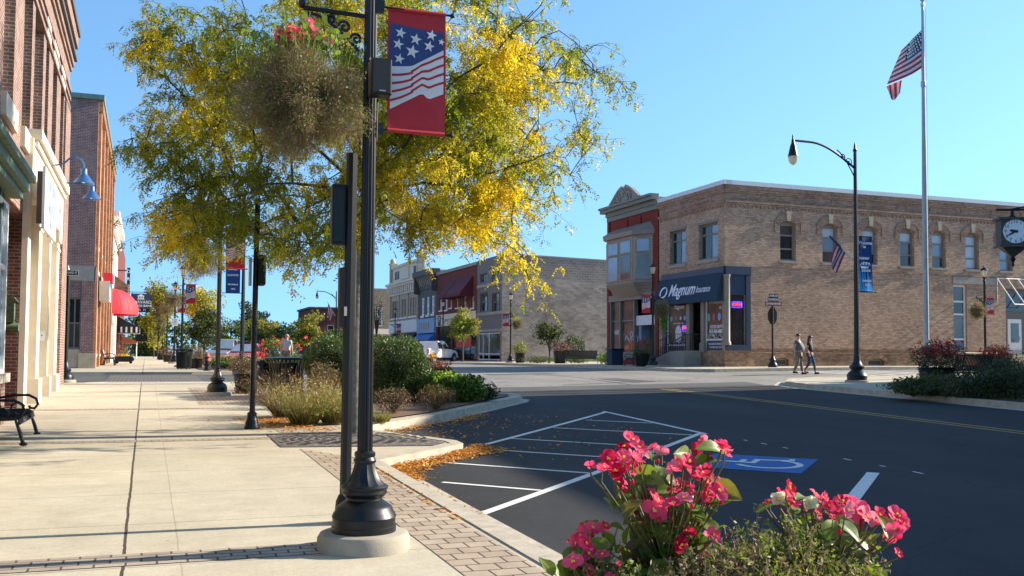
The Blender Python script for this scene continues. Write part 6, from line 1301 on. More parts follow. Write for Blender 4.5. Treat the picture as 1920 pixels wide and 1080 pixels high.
for ang, ln_, w_ in ((R(242),rf*.82,.02),(R(281),rf*.55,.032)):
    u = Vector((sin(ang),0,cos(ang))); v = Vector((u.z,0,-u.x)); o = fc+Vector((0,-.028,0)); t.prism([o-u*rf*.18-v*w_,o-u*rf*.18+v*w_,o+u*ln_*.6+v*w_*1.4,o+u*ln_,o+u*ln_*.6-v*w_*1.4], (0,-.012,0))
t.build('hands', M['letter_dark'], fa)
t = MB(); yb = cc.y+.25; t.lathe([(.08,0),(.12,.05),(.05,.12),(.06,.2),(.03,.28)], 10, (cc.x,yb,Z+hh)); zb_k = Z+hh+.28; t.tube([(cc.x-.5,yb,zb_k),(31.0,min(yb,26.0),zb_k)], .04, 6); t.tube([(cc.x,yb,zb_k+.02),(31.0,min(yb,26.0),zb_k+.9)], .03, 6); t.lathe([(.05,0),(.09,-.08),(.03,-.2),(.05,-.28),(.005,-.34)], 10, (cc.x,yb,Z-hh-.3)); t.build('bracket', M['black_iron'], ck); ck.rotation_euler = (0, 0, -R(27))
# benches
def bench(loc, rz, label, group='black cast iron benches', L=1.8, nslat=24, mat='black_iron'):
    B = thing('bench', label, 'bench', loc, rz, group)      # faces local +Y, runs along local X
    for s in (-L/2, L/2-.05):
        t = MB(); x = s+.025
        t.tube([(x,-.30,.02),(x,-.26,.2),(x,-.22,.38),(x,.20,.40),(x,.27,.2),(x,.32,.02)], .028, 6); t.tube([(x,-.22,.38),(x,-.28,.6),(x,-.36,.88)], .026, 6)
        t.tube([(x,-.30,.62),(x,-.05,.67),(x,.18,.67),(x,.29,.61),(x,.32,.52),(x,.27,.45),(x,.2,.46),(x,.19,.5)], .024, 6); t.tube([(x,-.1,.4),(x,-.06,.52),(x,.04,.56),(x,.12,.5),(x,.1,.44)], .016, 5)
        for yy in (-.31,.32): t.ell((x,yy,.03),.04,.06,.03,8,6)
        t.build('end_frame', M[mat], B, local=True, smooth=True)
    t = MB(); n = int(L/(.075 if mat == 'black_iron' else .05))
    for k in range(n): x = -L/2+.07+k*(L-.14)/(n-1); t.tube([(x,-.22,.42),(x,.0,.435),(x,.18,.43),(x,.25,.39),(x,.26,.33)], .022, 4)
    t.tube([(-L/2,.26,.33),(L/2,.26,.33)], .02, 6); t.build('seat', M[mat], B, local=True)
    t = MB()
    for k in range(n): x = -L/2+.07+k*(L-.14)/(n-1); t.tube([(x,-.24,.46),(x,-.30,.7),(x,-.36,.9)], .022, 4)
    t.tube([(-L/2,-.365,.91),(L/2,-.365,.91)], .028, 6); t.tube([(-L/2,-.24,.45),(L/2,-.24,.45)], .02, 6); t.build('backrest', M[mat], B, local=True)
    return B
bx, by = -1.98, 17.1; bench((bx, by, S(bx,by)), -pi/2, 'nearest black bench with scrolled arms against the left buildings', L=2.0)
q_ = spot(201, 57, SW); bench((-2.0, q_.y, S(-2,q_.y)), -pi/2, 'small black bench before the orange brick front')
for (px, d, rz, lb) in ((1092,71,pi*.97,'long dark green bench below the grey block wall'),(1196,56,pi*.55,'dark blue bench before the red shopfront')):
    p = spot(px, d, SW); bench(p, rz, lb, L=2.6 if px < 1150 else 1.7, mat='iron_green')
for (px, d, rz, lb) in ((1812,33.5,.1,'black bench behind the flower tub, back to the road'),(1828,36.5,.05,'second black bench farther behind the first, by the lamp')):
    p = spot(px, d, SW); bench(p, rz, lb)
# litter bins
def bin_(loc, r, h, label):
    B = thing('litter_bin', label, 'litter bin', loc, 0, 'black slatted litter bins'); t = MB(); n = 30
    for k in range(n): a = 2*pi*k/n; t.tube([(r*.92*cos(a),r*.92*sin(a),.06),(r*.96*cos(a),r*.96*sin(a),h*.6),(r*1.02*cos(a),r*1.02*sin(a),h-.06),(r*1.12*cos(a),r*1.12*sin(a),h)], .017, 4)
    t.build('slats', M['black_iron'], B, local=True); t = MB(); t.lathe([(r*.9,.05),(r*.9,h-.1)], 24); t.build('liner', M['black_plastic'], B, local=True, smooth=True)
    t = MB(); t.lathe([(r*1.14,h-.01),(r*1.16,h+.03),(r*.8,h+.06),(r*.6,h+.03),(r*.6,h-.02)], 28); t.lathe([(r*.9,.03),(r*.97,.05),(r*.97,.09)], 24)
    t.each('rim', M['black_iron'], B, local=True, smooth=True); t = MB()
    for k in range(4): a = k*pi/2+.4; t.cyl((r*.8*cos(a),r*.8*sin(a),0),(r*.8*cos(a),r*.8*sin(a),.06),.03,6)
    t.each('foot', M['black_iron'], B, local=True); return B
bin_(spot(344.5, 48, SW), .36, .95, 'black litter bin beside the fire hydrant'); pb = spot(535, 26.5, SW); bin_(pb, .48, 1.0, 'large black litter bin behind the dry grasses')
bag = thing('rubbish_bag', 'dark bag slumped beside the large litter bin', 'bag', pb+Vector((-.62,.1,0))); t = MB(); rng_ = random.Random(2); t.ell((pb.x-.62,pb.y+.05,pb.z+.55),.2,.25,.42,14,10,.12,rng_); t.build('bag', M['black_plastic'], bag, smooth=True, ang=80)
tw = thing('litter_bin', 'square dark bin left of the blue bench at the red shopfront', 'litter bin', spot(1153,60,SW)); p = ORG[tw.name]; t = MB(); t.box(p.x-.38,p.x+.38,p.y-.38,p.y+.38,p.z,p.z+.92); t.build('body', M['navy_cloth'], tw, bevel=.03); t = MB(); t.box(p.x-.43,p.x+.43,p.y-.43,p.y+.43,p.z+.921,p.z+1.0); t.build('lid', M['black_plastic'], tw, bevel=.02)
# hydrant
M['hydrant_red'] = simple('hydrant_red', (.36,.09,.07), .6, var=.2)
ph = spot(388, 45.8, SW); hy = thing('fire_hydrant', 'black fire hydrant with red bonnet and caps', 'hydrant', ph); t = MB(); t.lathe([(.17,0),(.17,.05),(.12,.07),(.115,.25),(.17,.27),(.17,.31),(.115,.33),(.115,.62),(.14,.64)], 16, tuple(ph)); t.build('barrel', M['black_iron'], hy, smooth=True)
t = MB(); t.lathe([(.17,.64),(.17,.68),(.12,.69),(.10,.75),(.06,.80),(.03,.82),(.03,.86),(.01,.87)], 16, tuple(ph)); t.build('bonnet', M['hydrant_red'], hy, smooth=True)
for (dx, dy, r_) in ((.16,0,.07),(-.16,0,.07),(.08,-.15,.09)): t = MB(); t.cyl(ph+Vector((dx*.5,dy*.5,.52)), ph+Vector((dx*1.35,dy*1.35,.52)), r_, 10); t.build('cap', M['hydrant_red'], hy, smooth=True)

kd = Vector((3.55,4.65,0)).normalized(); kn_ = Vector((kd.y,-kd.x,0)); kp = Vector((6.45,21.14,0)); kp.z = S(kp.x,kp.y)-.03; cmk = thing('chalk_mark', 'white chalk figures on the kerb of the corner planter', 'chalk mark', kp)
text('lettering', '10', .13, kp+kn_*.012, kd, (0,0,1), M['letter_white'], cmk, .001); text('lettering', '1', .13, kp+kd*.75+kn_*.012+Vector((0,0,.012)), kd, (0,0,1), M['letter_white'], cmk, .001)
# ---------------------------------------------------------------- vehicles
M['car_white'] = simple('car_white', (.72,.73,.74), .25, var=.02, coat=.6); M['car_red'] = simple('car_red', (.45,.02,.035), .22, var=.03, coat=.8); M['car_silver'] = simple('car_silver', (.30,.32,.33), .28, .4, var=.03, coat=.6)
M['tail_light'] = simple('tail_light', (.35,.01,.012), .3); M['head_light'] = simple('head_light', (.7,.72,.75), .15)
def wheels(V, pos, r, w_):
    for (x, y) in pos:
        s = 1 if x > 0 else -1; t = MB(); t.tube([(x-w_/2,y,r),(x-w_/2+.03,y,r),(x+w_/2-.03,y,r),(x+w_/2,y,r)], [r*.93,r,r,r*.93], 20); wh = t.build('wheel', M['rubber'], V, local=True, smooth=True)
        t = MB(); t.tube([(x+s*(w_/2-.02),y,r),(x+s*(w_/2+.012),y,r)], [r*.62,r*.55], 14)
        t.build('rim', M['chrome'], wh, local=True)
def loft(mb, secs):
    n = len(secs[0]); vs = [p for s in secs for p in s]; fs = []
    for k in range(len(secs)-1):
        for i in range(n): j = (i+1) % n; fs.append((k*n+i, k*n+j, (k+1)*n+j, (k+1)*n+i))
    fs.append(tuple(range(n))[::-1]); fs.append(tuple(range((len(secs)-1)*n, len(secs)*n))); return mb.add(vs, fs)
def sec(y, hw, z0, z1, tp=.92): return [(-hw*.94,y,z0),(hw*.94,y,z0),(hw,y,z0+.25*(z1-z0)),(hw,y,z0+.7*(z1-z0)),(hw*tp,y,z1),(-hw*tp,y,z1),(-hw,y,z0+.7*(z1-z0)),(-hw,y,z0+.25*(z1-z0))]
def pickup(p, rz, label):
    V = thing('pickup_truck', label, 'pickup truck', p, rz); b = MB()
    loft(b, [sec(.55,1.0,.48,1.22,.96), sec(1.5,1.0,.48,1.20,.95), sec(2.55,.98,.5,1.12,.9), sec(2.92,.9,.55,1.0,.88)]); loft(b, [sec(-1.15,1.0,.48,1.22,.96), sec(.56,1.0,.48,1.22,.96)])
    b.box(-1.0,-.9,-2.95,-1.16,.55,1.28); b.box(.9,1.0,-2.95,-1.16,.55,1.28); b.box(-.9,.9,-2.95,-1.16,.5,.75)
    body = b.build('body', M['car_white'], V, local=True, bevel=.05, smooth=True)
    t = MB(); loft(t, [[(-.97,-1.2,1.20),(.97,-1.2,1.20),(.80,-1.08,1.88),(-.80,-1.08,1.88)], [(-.97,.5,1.20),(.97,.5,1.20),(.82,.1,1.93),(-.82,.1,1.93)], [(-.95,1.35,1.2),(.95,1.35,1.2),(.8,.45,1.88),(-.8,.45,1.88)]]); t.build('cab', M['car_white'], V, local=True, bevel=.05, smooth=True)
    t = MB(); t.box(-.88,.88,-3.0,-2.952,.68,1.26); tg = t.build('tailgate', M['car_white'], V, local=True, bevel=.02); t = MB(); t.box(-.15,.15,-3.01,-3.0,1.1,1.16); t.build('handle', M['black_plastic'], tg, local=True)
    for s in (-1, 1):
        t = MB(); t.box(*sorted((s*.90,s*1.005)),-2.97,-2.9,.85,1.2); t.build('tail_light', M['tail_light'], V, local=True); t = MB(); t.box(*sorted((s*.55,s*.85)),2.86,2.93,.78,.95); t.build('headlight', M['head_light'], V, local=True)
        for (y0, y1) in ((-1.0,-.22),(-.12,.95)):
            t = MB(); f = lambda y, u: (s*(.985-.15*u), y, 1.24+.56*u); sl = .38 if y0 > -.2 else 0; t.poly([f(y0,0), f(y1,0), f(y1-.62 if sl else y1,.95), f(y0,.95)]); t.build('side_window', M['glass'], V, local=True)
            t = MB(); t.box(*sorted((s*1.0,s*1.03)),y0+.03,y0+.2,1.05,1.09); t.build('door_handle', M['black_plastic'], V, local=True)
        t = MB(); t.box(*sorted((s*1.0,s*1.22)),.72,.86,1.22,1.42); t.build('mirror', M['black_plastic'], V, local=True, bevel=.03)
        for yw in (-1.95, 1.95): t = MB(); t.tube([(s*.93,yw,.42),(s*1.008,yw,.42)], .50, 20); t.build('wheel_arch', M['rubber'], V, local=True)
    t = MB(); t.poly([(-.85,-1.18,1.3),(.85,-1.18,1.3),(.74,-1.09,1.8),(-.74,-1.09,1.8)]); t.build('rear_window', M['glass'], V, local=True); t = MB(); t.poly([(-.86,1.3,1.26),(.86,1.3,1.26),(.76,.55,1.84),(-.76,.55,1.84)]); t.build('windscreen', M['glass'], V, local=True)
    t = MB(); t.box(-.95,.95,-3.08,-2.98,.5,.68); t.box(-.95,.95,2.88,3.02,.45,.68); t.build('bumper', M['chrome'], V, local=True, bevel=.03); wheels(V, [(-.93,-1.95),(.93,-1.95),(-.93,1.95),(.93,1.95)], .42, .26); return V
def car(p, rz, label, mat, suv=False):
    V = thing('parked_car', label, 'car', p, rz, 'cars parked beyond the side street'); h = .32 if suv else 0; b = MB()
    loft(b, [sec(-2.2,.80,.35,.85+h*.6,.9), sec(-1.9,.88,.28,.98+h,.9), sec(-.6,.9,.25,.98+h*.6,.92), sec(.9,.9,.25,.93+h*.5,.9), sec(1.9,.86,.28,.80+h*.5,.85), sec(2.25,.74,.35,.68+h*.4,.8)]); b.build('body', mat, V, local=True, smooth=True, bevel=.03)
    zt = 1.42+h*1.2; z0 = .94+h*.6; yb = -2.0 if suv else -1.75; t = MB(); loft(t, [[(-.78,yb,z0),(.78,yb,z0),(.62,yb+(.2 if suv else .7),zt-.03),(-.62,yb+(.2 if suv else .7),zt-.03)], [(-.8,-.2,z0),(.8,-.2,z0),(.64,-.2,zt),(-.64,-.2,zt)], [(-.78,1.15,z0-.04),(.78,1.15,z0-.04),(.62,.35,zt-.04),(-.62,.35,zt-.04)]]); t.build('roof', mat, V, local=True, smooth=True, bevel=.03)
    for s in (-1,1):
        for (y0, y1) in ((yb+.55,-.35),(-.25,.75)):
            t = MB(); q = lambda y, u: (s*(.805-.155*u), y, z0+.04+(zt-z0-.1)*u); t.poly([q(y0,0), q(y1,0), q(y1-(.4 if y0 > -.3 else 0),1), q(y0+(.35 if y0 < -.3 and not suv else 0),1)]); t.build('side_window', M['glass'], V, local=True)
        t = MB(); t.ell((s*.62,2.12,.66+h*.4),.16,.10,.09,10,6); t.build('headlight', M['head_light'], V, local=True, smooth=True); t = MB(); t.box(*sorted((s*.55,s*.83)),-2.22,-2.12,.72+h*.5,.86+h*.6); t.build('tail_light', M['tail_light'], V, local=True); t = MB(); t.box(*sorted((s*.86,s*1.02)),.62,.74,1.0+h*.5,1.12+h*.5); t.build('mirror', mat, V, local=True)
    t = MB(); t.poly([(-.72,1.14,z0+.02),(.72,1.14,z0+.02),(.58,.38,zt-.06),(-.58,.38,zt-.06)]); t.build('windscreen', M['glass_sky'], V, local=True); t = MB(); yy = yb+(.2 if suv else .7); t.poly([(-.72,yb-.012,z0+.04),(.72,yb-.012,z0+.04),(.58,yy-.012,zt-.06),(-.58,yy-.012,zt-.06)]); t.build('rear_window', M['glass'], V, local=True)
    wheels(V, [(-.82,-1.35),(.82,-1.35),(-.82,1.4),(.82,1.4)], .33, .22); return V
pickup(spot(813, 84, .0), -R(42), 'white crew cab pickup parked before the blue awning shop')
car(spot(462, 62, .0), -R(200), 'red car with sun glaring off its windscreen across the side street', M['car_red']); car(spot(424, 70, .0), -R(200), 'grey car parked behind the hydrant and dark oval tree', M['car_silver'], True)
car(spot(690, 112, 0), -R(40), 'dark car far up the street behind the hedge', simple('car_dark', (.03,.03,.035), .25, coat=.6))
# ---------------------------------------------------------------- people
M['skin'] = simple('skin', (.52,.30,.21), .55, var=.06); M['hair_dark'] = simple('hair_dark', (.02,.014,.010), .5, var=.2); M['hair_grey'] = simple('hair_grey', (.30,.28,.26), .6, var=.2)
def skin_mesh(name, pts, edges, mat, parent, root=0, sub=2):
    me = bpy.data.meshes.new(name); me.from_pydata([p[:3] for p in pts], edges, []); o = bpy.data.objects.new(name, me); COL.objects.link(o); o.parent = parent; ORG[o.name] = ORG[parent.name]; me.materials.append(mat)
    md = o.modifiers.new('skin', 'SKIN'); md.use_smooth_shade = True
    for i, v in enumerate(me.skin_vertices[0].data): r = pts[i][3]; v.radius = (r, pts[i][4] if len(pts[i]) > 4 else r); v.use_root = (i == root)
    s = o.modifiers.new('subdivision', 'SUBSURF'); s.levels = sub; s.render_levels = sub
    dg = bpy.context.evaluated_depsgraph_get(); m2 = bpy.data.meshes.new_from_object(o.evaluated_get(dg)); o.modifiers.clear(); m2.name = name; o.data = m2
    for pl_ in m2.polygons: pl_.use_smooth = True
    return o
def person(p, H, rz, label, shirt, trousers, shoe, hair, long_hair=False, female=False, belly=0.0, legs=((.10,-.02,.28,.0),(-.10,.02,-.20,-.12)), arms=None, bulk=1.0):
    """faces local -Y. legs: (x, knee y, ankle y, lift) ; arms: per side (elbow, wrist) offsets from the shoulder"""
    T = thing('person', label, 'person', p, rz); k = H/1.75; sw = (.17 if female else .21)*(1+(bulk-1)*.6); hipw = .095
    P_ = []; E = []
    def a(x, y, z, r, r2=None): P_.append((x*k, y*k, z*k, r*k, (r2 or r)*k)); return len(P_)-1
    def e(i, j): E.append((i, j)); return j
    pel = a(0,0,.93,.13*bulk if not female else .125); wa = e(pel, a(0,-.01-belly*.25,1.08,(.125+belly*.35)*bulk if not female else .10)); ch = e(wa, a(0,-.005,1.30,(.135+belly*.1)*bulk if not female else .112)); nb = e(ch, a(0,.01,1.44,.075)); nk = e(nb, a(0,.0,1.52,.055))
    hd = e(nk, a(0,-.02,1.60,.078)); ht = e(hd, a(0,-.012,1.69,.070))
    wr = []
    for s in (-1, 1):
        sh = e(ch, a(s*sw*.93,.01,1.41,.058)); el_, w_ = (arms or {}).get(s, ((s*.06,.05,-.29),(s*.03,-.06,-.25))); el = e(sh, a(s*sw+el_[0],.01+el_[1],1.41+el_[2],.044)); wx = e(el, a(P_[el][0]/k+w_[0],P_[el][1]/k+w_[1],P_[el][2]/k+w_[2],.031)); d = Vector(w_).normalized()
        pm = e(wx, a(*(Vector(P_[wx][:3])/k+d*.07),.034,.02)); side = d.cross(Vector((s,0,.2))).normalized()
        for f in range(4): o = side*(f-1.5)*.019; b_ = Vector(P_[pm][:3])/k+d*.035+o; i1 = e(pm, a(*b_,.0095)); i2 = e(i1, a(*(b_+d*(.035-.004*abs(f-1.5))+Vector((-s*.006,0,0))),.0085)); e(i2, a(*(b_+d*(.060-.006*abs(f-1.5))+Vector((-s*.016,0,0))),.007))
        th = Vector(P_[pm][:3])/k+side*.04-d*.02; i1 = e(pm, a(*th,.011)); e(i1, a(*(th+side*.015+d*.035),.009)); wr.append((sh, el, wx))
    ft = []
    for (x, ky, ay, lift) in legs:
        hp = e(pel, a(x*.95,0,.86,.10)); kn = e(hp, a(x,ky-.03,.50+lift*.3,.066)); an = e(kn, a(x,ay+.02,.10+lift,.044)); to = e(an, a(x*1.1,ay-.12,.045+lift*.6,.036)); ft.append((hp, kn, an, to))
    skin_mesh('body', P_, E, M['skin'], T)
    g = 1.14; q = lambda i, f: (P_[i][0], P_[i][1], P_[i][2], P_[i][3]*f, P_[i][4]*f)
    # shirt
    v = [q(pel,1.22), q(wa,1.20), q(ch,1.16), (P_[nb][0],P_[nb][1],P_[nb][2]-.02*k,.085*k,.085*k)]; ed = [(0,1),(1,2),(2,3)]
    for (sh, el, wx) in wr: n0 = len(v); v += [q(sh,1.18), tuple(P_[sh][j]*.45+P_[el][j]*.55 for j in range(3))+(.058*k,.058*k)]; ed += [(2,n0),(n0,n0+1)]
    v = [list(x) for x in v]; v[0][2] -= .0*k; skin_mesh('shirt', v, ed, shirt, T)
    v = [q(pel,1.06)]; ed = []
    for (hp, kn, an, to) in ft: n0 = len(v); v += [q(hp,1.10), q(kn,1.15 if not female else 1.06), (P_[an][0],P_[an][1],P_[an][2]+.01,.058*k if not female else .045*k,.058*k if not female else .045*k)]; ed += [(0,n0),(n0,n0+1),(n0+1,n0+2)]
    skin_mesh('trousers', v, ed, trousers, T)
    for (hp, kn, an, to) in ft:
        A = Vector(P_[an][:3]); B = Vector(P_[to][:3]); skin_mesh('shoe', [(A.x,A.y+.05*k,max(.04*k,A.z-.06*k),.045*k),(A.x,A.y-.02*k,max(.045*k,A.z-.055*k),.048*k),(B.x,B.y,B.z,.045*k),(B.x,B.y-.05*k,B.z-.005,.034*k)], [(0,1),(1,2),(2,3)], shoe, T, 1, 1)
    hx = Vector(P_[hd][:3]); t = MB(); r_ = random.Random(7); t.ell((hx.x,hx.y+.022*k,hx.z+.068*k),.090*k,.098*k,.078*k,14,10,.05,r_)
    if long_hair:
        for i in range(26): an = pi*(.05+.9*i/25); x = .085*k*cos(an); y = .085*k*sin(an)+.02*k; t.tube([(hx.x+x*.9,hx.y+y*.8,hx.z+.09*k),(hx.x+x*1.15,hx.y+y*1.1,hx.z-.02*k),(hx.x+x*1.35+r_.uniform(-.02,.02),hx.y+y*1.1,hx.z-.15*k),(hx.x+x*1.3+r_.uniform(-.03,.03),hx.y+y*1.0,hx.z-.24*k)], [.03*k,.03*k,.026*k,.01*k], 5)
    t.build('hair', hair, T, local=True, smooth=True, ang=80)
    t = MB(); c = hx+Vector((0,-.078*k,.02*k))
    for s in (-1,1): t.ell((c.x+s*.03*k,c.y-.012*k,c.z+.012*k),.012*k,.008*k,.008*k,8,6)
    t.build('eyes', M['letter_dark'], T, local=True); t = MB(); t.ell((c.x,c.y-.025*k,c.z-.018*k),.012*k,.018*k,.022*k,8,6); t.ell((c.x,c.y-.008*k,c.z-.058*k),.024*k,.008*k,.007*k,8,6)
    for s in (-1,1): t.ell((hx.x+s*.080*k,hx.y+.01*k,hx.z+.02*k),.012*k,.022*k,.03*k,8,6)
    t.build('face_features', simple('skin_darker', (.46,.24,.17), .55), T, local=True, smooth=True); return T  # nose, mouth and ears in a slightly darker skin tone
grey_shirt = simple('grey_tshirt', (.11,.112,.12), .85, var=.08); olive_tr = simple('olive_trousers', (.17,.155,.11), .85, var=.1); black_top = simple('black_top', (.016,.015,.017), .8); jeans = simple('blue_jeans', (.03,.06,.12), .85, var=.2); sh_dark = simple('dark_shoes', (.02,.018,.016), .6); pale_shirt = simple('pale_grey_shirt', (.42,.42,.42), .85)
pm_ = spot(1497, 43.5, .0); person(pm_, 1.80, R(38), 'bearded man in grey shirt and olive trousers crossing the road beside a woman', grey_shirt, olive_tr, sh_dark, M['hair_dark'], belly=.18, bulk=1.22, legs=((.11,-.06,-.16,.0),(-.11,.0,.14,.05)), arms={-1:((-.10,.06,-.27),(-.05,-.02,-.25)), 1:((.07,-.04,-.28),(.02,-.12,-.22))})
pw_ = spot(1519.5, 43.8, .0); person(pw_, 1.72, R(30), 'woman in black top and blue jeans with long dark hair crossing the road', black_top, jeans, sh_dark, M['hair_dark'], True, True, legs=((.09,-.10,-.22,.0),(-.09,.04,.20,.04)), arms={-1:((-.05,.05,-.27),(-.01,-.10,-.22)), 1:((.07,.02,-.25),(.02,-.22,.02))})
po_ = spot(537, 47.6, SW+.0); person(po_, 1.74, R(150), 'man in pale shirt half hidden behind the rose bed across the side street', pale_shirt, olive_tr, sh_dark, M['hair_grey'], belly=.06)
# ---------------------------------------------------------------- trees, hedges, shrubs, grasses
LM['locust_green'] = leafmat('locust_green', [(.15,.19,.018),(.21,.25,.022),(.27,.28,.025),(.12,.16,.016)], .5)
LM['locust_olive'] = leafmat('locust_olive', [(.38,.34,.022),(.48,.40,.025),(.29,.29,.022),(.54,.44,.03)], .45)
LM['locust_gold'] = leafmat('locust_gold', [(.70,.53,.02),(.74,.58,.03),(.64,.44,.018),(.66,.54,.06)], .45)
LM['box'] = leafmat('boxwood', [(.045,.08,.018),(.07,.115,.026),(.10,.15,.035),(.03,.058,.014),(.13,.18,.05)], .2, .4)
LM['yew'] = leafmat('yew', [(.014,.027,.011),(.022,.038,.014),(.03,.05,.02)], .2)
LM['green'] = leafmat('garden_green', [(.08,.15,.025),(.12,.20,.03),(.05,.10,.02),(.17,.26,.05)], .35)
LM['lime'] = leafmat('lime_green', [(.25,.36,.05),(.32,.42,.07),(.18,.28,.04)], .4)
LM['dark_green'] = leafmat('dark_green', [(.022,.04,.014),(.035,.055,.018),(.05,.075,.025)], .25)
LM['mid_green'] = leafmat('mid_green', [(.06,.085,.02),(.085,.11,.028),(.045,.065,.018),(.11,.13,.035)], .35)
LM['yellow_green'] = leafmat('yellow_green', [(.20,.21,.04),(.27,.25,.05),(.14,.16,.035),(.34,.28,.05)], .4)
LM['sedum'] = leafmat('sedum_brown', [(.12,.06,.035),(.18,.09,.05),(.09,.05,.03),(.16,.11,.07)], .15)
LM['rust'] = leafmat('rust_leaves', [(.20,.10,.05),(.27,.13,.06),(.14,.08,.045),(.12,.10,.04)], .3)
LM['straw'] = leafmat('straw_grass', [(.27,.21,.09),(.34,.27,.12),(.20,.17,.06),(.40,.33,.17)], .35)
LM['grass'] = leafmat('grass_green', [(.13,.145,.035),(.18,.18,.05),(.09,.11,.025)], .35)
LM['pinkgrass'] = leafmat('pink_grass', [(.42,.24,.17),(.50,.30,.20),(.36,.24,.14)], .35)
LM['rose'] = leafmat('rose_petals', [(.65,.08,.05),(.75,.14,.08),(.55,.05,.05)], .3)
LM['mixed_bed'] = leafmat('low_shrub', [(.055,.075,.03),(.08,.11,.042),(.10,.12,.055),(.08,.07,.04)], .25)
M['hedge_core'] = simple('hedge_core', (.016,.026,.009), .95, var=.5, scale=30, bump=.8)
def locust(base, label):
    T = thing('tree', label, 'tree', base); rng = np.random.default_rng(11); rnd = random.Random(11)
    nodes = []; par = []; tip = []
    def addn(p, pa): nodes.append(Vector(p)); par.append(pa); return len(nodes)-1
    D0 = 17.3; r0 = addn(base, -1); n = r0; 
    for px, py, d in ((664,700,17.35),(667,560,17.3),(674,450,17.3),(690,392,17.3)): n = addn(at(px,py,d), n)
    fork = n
    def limb(pts, start):
        m = start
        for px, py, d in pts:
            a = nodes[m]; b = at(px, py, d); mid = (a+b)/2+Vector((rnd.uniform(-.1,.1),rnd.uniform(-.1,.1),rnd.uniform(-.02,.12))); m = addn(mid, m); m = addn(b, m)
        return m
    limb([(745,352,16.8),(850,348,16.0),(920,325,15.4),(1000,300,15)], fork); limb([(735,300,17.8),(850,250,18.4),(960,200,19),(1060,120,19.2)], fork)
    limb([(700,280,17.2),(735,160,17),(760,20,16.8),(790,-90,16.6)], fork); l4 = limb([(640,320,17.6),(540,240,18.2),(430,170,18.6),(330,110,18.6)], fork)
    limb([(610,350,16.6),(500,345,15.8),(400,380,15.2),(310,410,15)], fork); limb([(675,250,16.6),(620,110,15.8),(560,-20,15.4)], fork); limb([(760,370,17.9),(870,400,18.6),(950,430,18.8)], fork); limb([(655,210,18),(600,40,18.8),(520,-60,19)], fork); limb([(800,210,15.8),(920,110,15.2),(1000,20,15)], fork)
    blobs = [(600,110,210,140,5),(840,120,190,160,5.2),(960,230,130,120,3),(790,330,150,90,2.8),(480,230,150,120,3.2),(350,330,110,80,1.9),(340,80,110,70,1.5),(275,235,60,50,.6),(890,410,130,55,2.2),(570,400,130,70,1.7),(1040,90,90,90,.75),(1125,185,70,100,.6),(1000,90,120,110,1.0),(985,520,22,50,.22),(420,430,110,45,1.1),(285,440,50,30,.3),(700,-70,300,80,3),(1000,330,80,60,.8),(720,240,120,120,2.0),(940,470,25,60,.25),(500,470,60,30,.35)]
    wts = np.array([b[4] for b in blobs]); wts /= wts.sum(); tg = []
    for k in range(540):
        b = blobs[rng.choice(len(blobs), p=wts)]; a = rnd.uniform(0,2*pi); q = sqrt(rnd.random()); px = b[0]+b[2]*q*cos(a); py = b[1]+b[3]*q*sin(a)
        half = 2.9*sqrt(max(.05, 1-((px-690)/540)**2)); tg.append(at(px, py, D0+rnd.uniform(-half, half)))
    f0 = nodes[fork]; tg.sort(key=lambda p: (p-f0).length)
    ends = []
    for p in tg:
        A = np.array([tuple(v) for v in nodes]); dd = np.linalg.norm(A-np.array(p), axis=1); dd[:fork] += 5; j = int(np.argmin(dd+.12*np.linalg.norm(A-np.array(f0), axis=1)))
        a = nodes[j]; L = (p-a).length; m = j
        if L > 1.5: continue
        K = max(2, int(L/.35))
        for k in range(1, K+1):
            u = k/K; q = a.lerp(p, u)+Vector((rnd.uniform(-.05,.05),rnd.uniform(-.05,.05),.10*L*sin(u*pi)*.6+rnd.uniform(-.03,.03)))*(1 if k < K else 0); m = addn(q, m)
        ends.append(m)
    N = len(nodes); rad = np.zeros(N); kids = [[] for _ in range(N)]
    for i in range(N-1, 0, -1):
        kids[par[i]].append(i)
    for i in range(N-1, -1, -1):
        rad[i] = .0085 if not kids[i] else (sum(rad[c]**2.35 for c in kids[i]))**(1/2.35)
    rad = np.minimum(rad, .16); V = []; 
    mbk = MB(); done = set()
    for i in range(N-1, 0, -1):
        if i in done: continue
        ch = [i]
        while par[ch[-1]] >= 0:
            ch.append(par[ch[-1]])
            if ch[-1] in done: break
        done.update(ch); ch = ch[::-1]
        mbk.tube([nodes[q] for q in ch], [rad[ch[1]] if k == 0 else rad[q] for k, q in enumerate(ch)], 5 if rad[ch[0]] < .05 else 8)
    o = mbk.build('branches', M['bark'], T, smooth=True, ang=70)
    tb = MB(); tb.tube([base-Vector((0,0,.1)), base.lerp(nodes[1],.3), nodes[1], nodes[2], nodes[3], nodes[4]], [.21,.17,.16,.155,.15,.13], 14); tb.build('trunk', M['bark_grey'], T, smooth=True, ang=70)
    # drooping twigs with pinnate sprays
    st = []; dr = []; ln = []
    for m in ends:
        path = [m]; 
        for _ in range(3): path.append(par[path[-1]]) if par[path[-1]] > fork else None
        out = (nodes[m]-nodes[par[m]]).normalized()
        for k in range(7):
            q = rnd.choice(path); v = Vector((rnd.gauss(0,1),rnd.gauss(0,1),rnd.gauss(0,.55)))*.8+out*.7; st.append(tuple(nodes[q])); dr.append(tuple(v.normalized())); ln.append(rnd.uniform(.35,.85))
    st = np.array(st); dr = np.array(dr); ln = np.array(ln); K = 4; p = st.copy(); d = dr.copy(); segs = [p.copy()]; tw = []
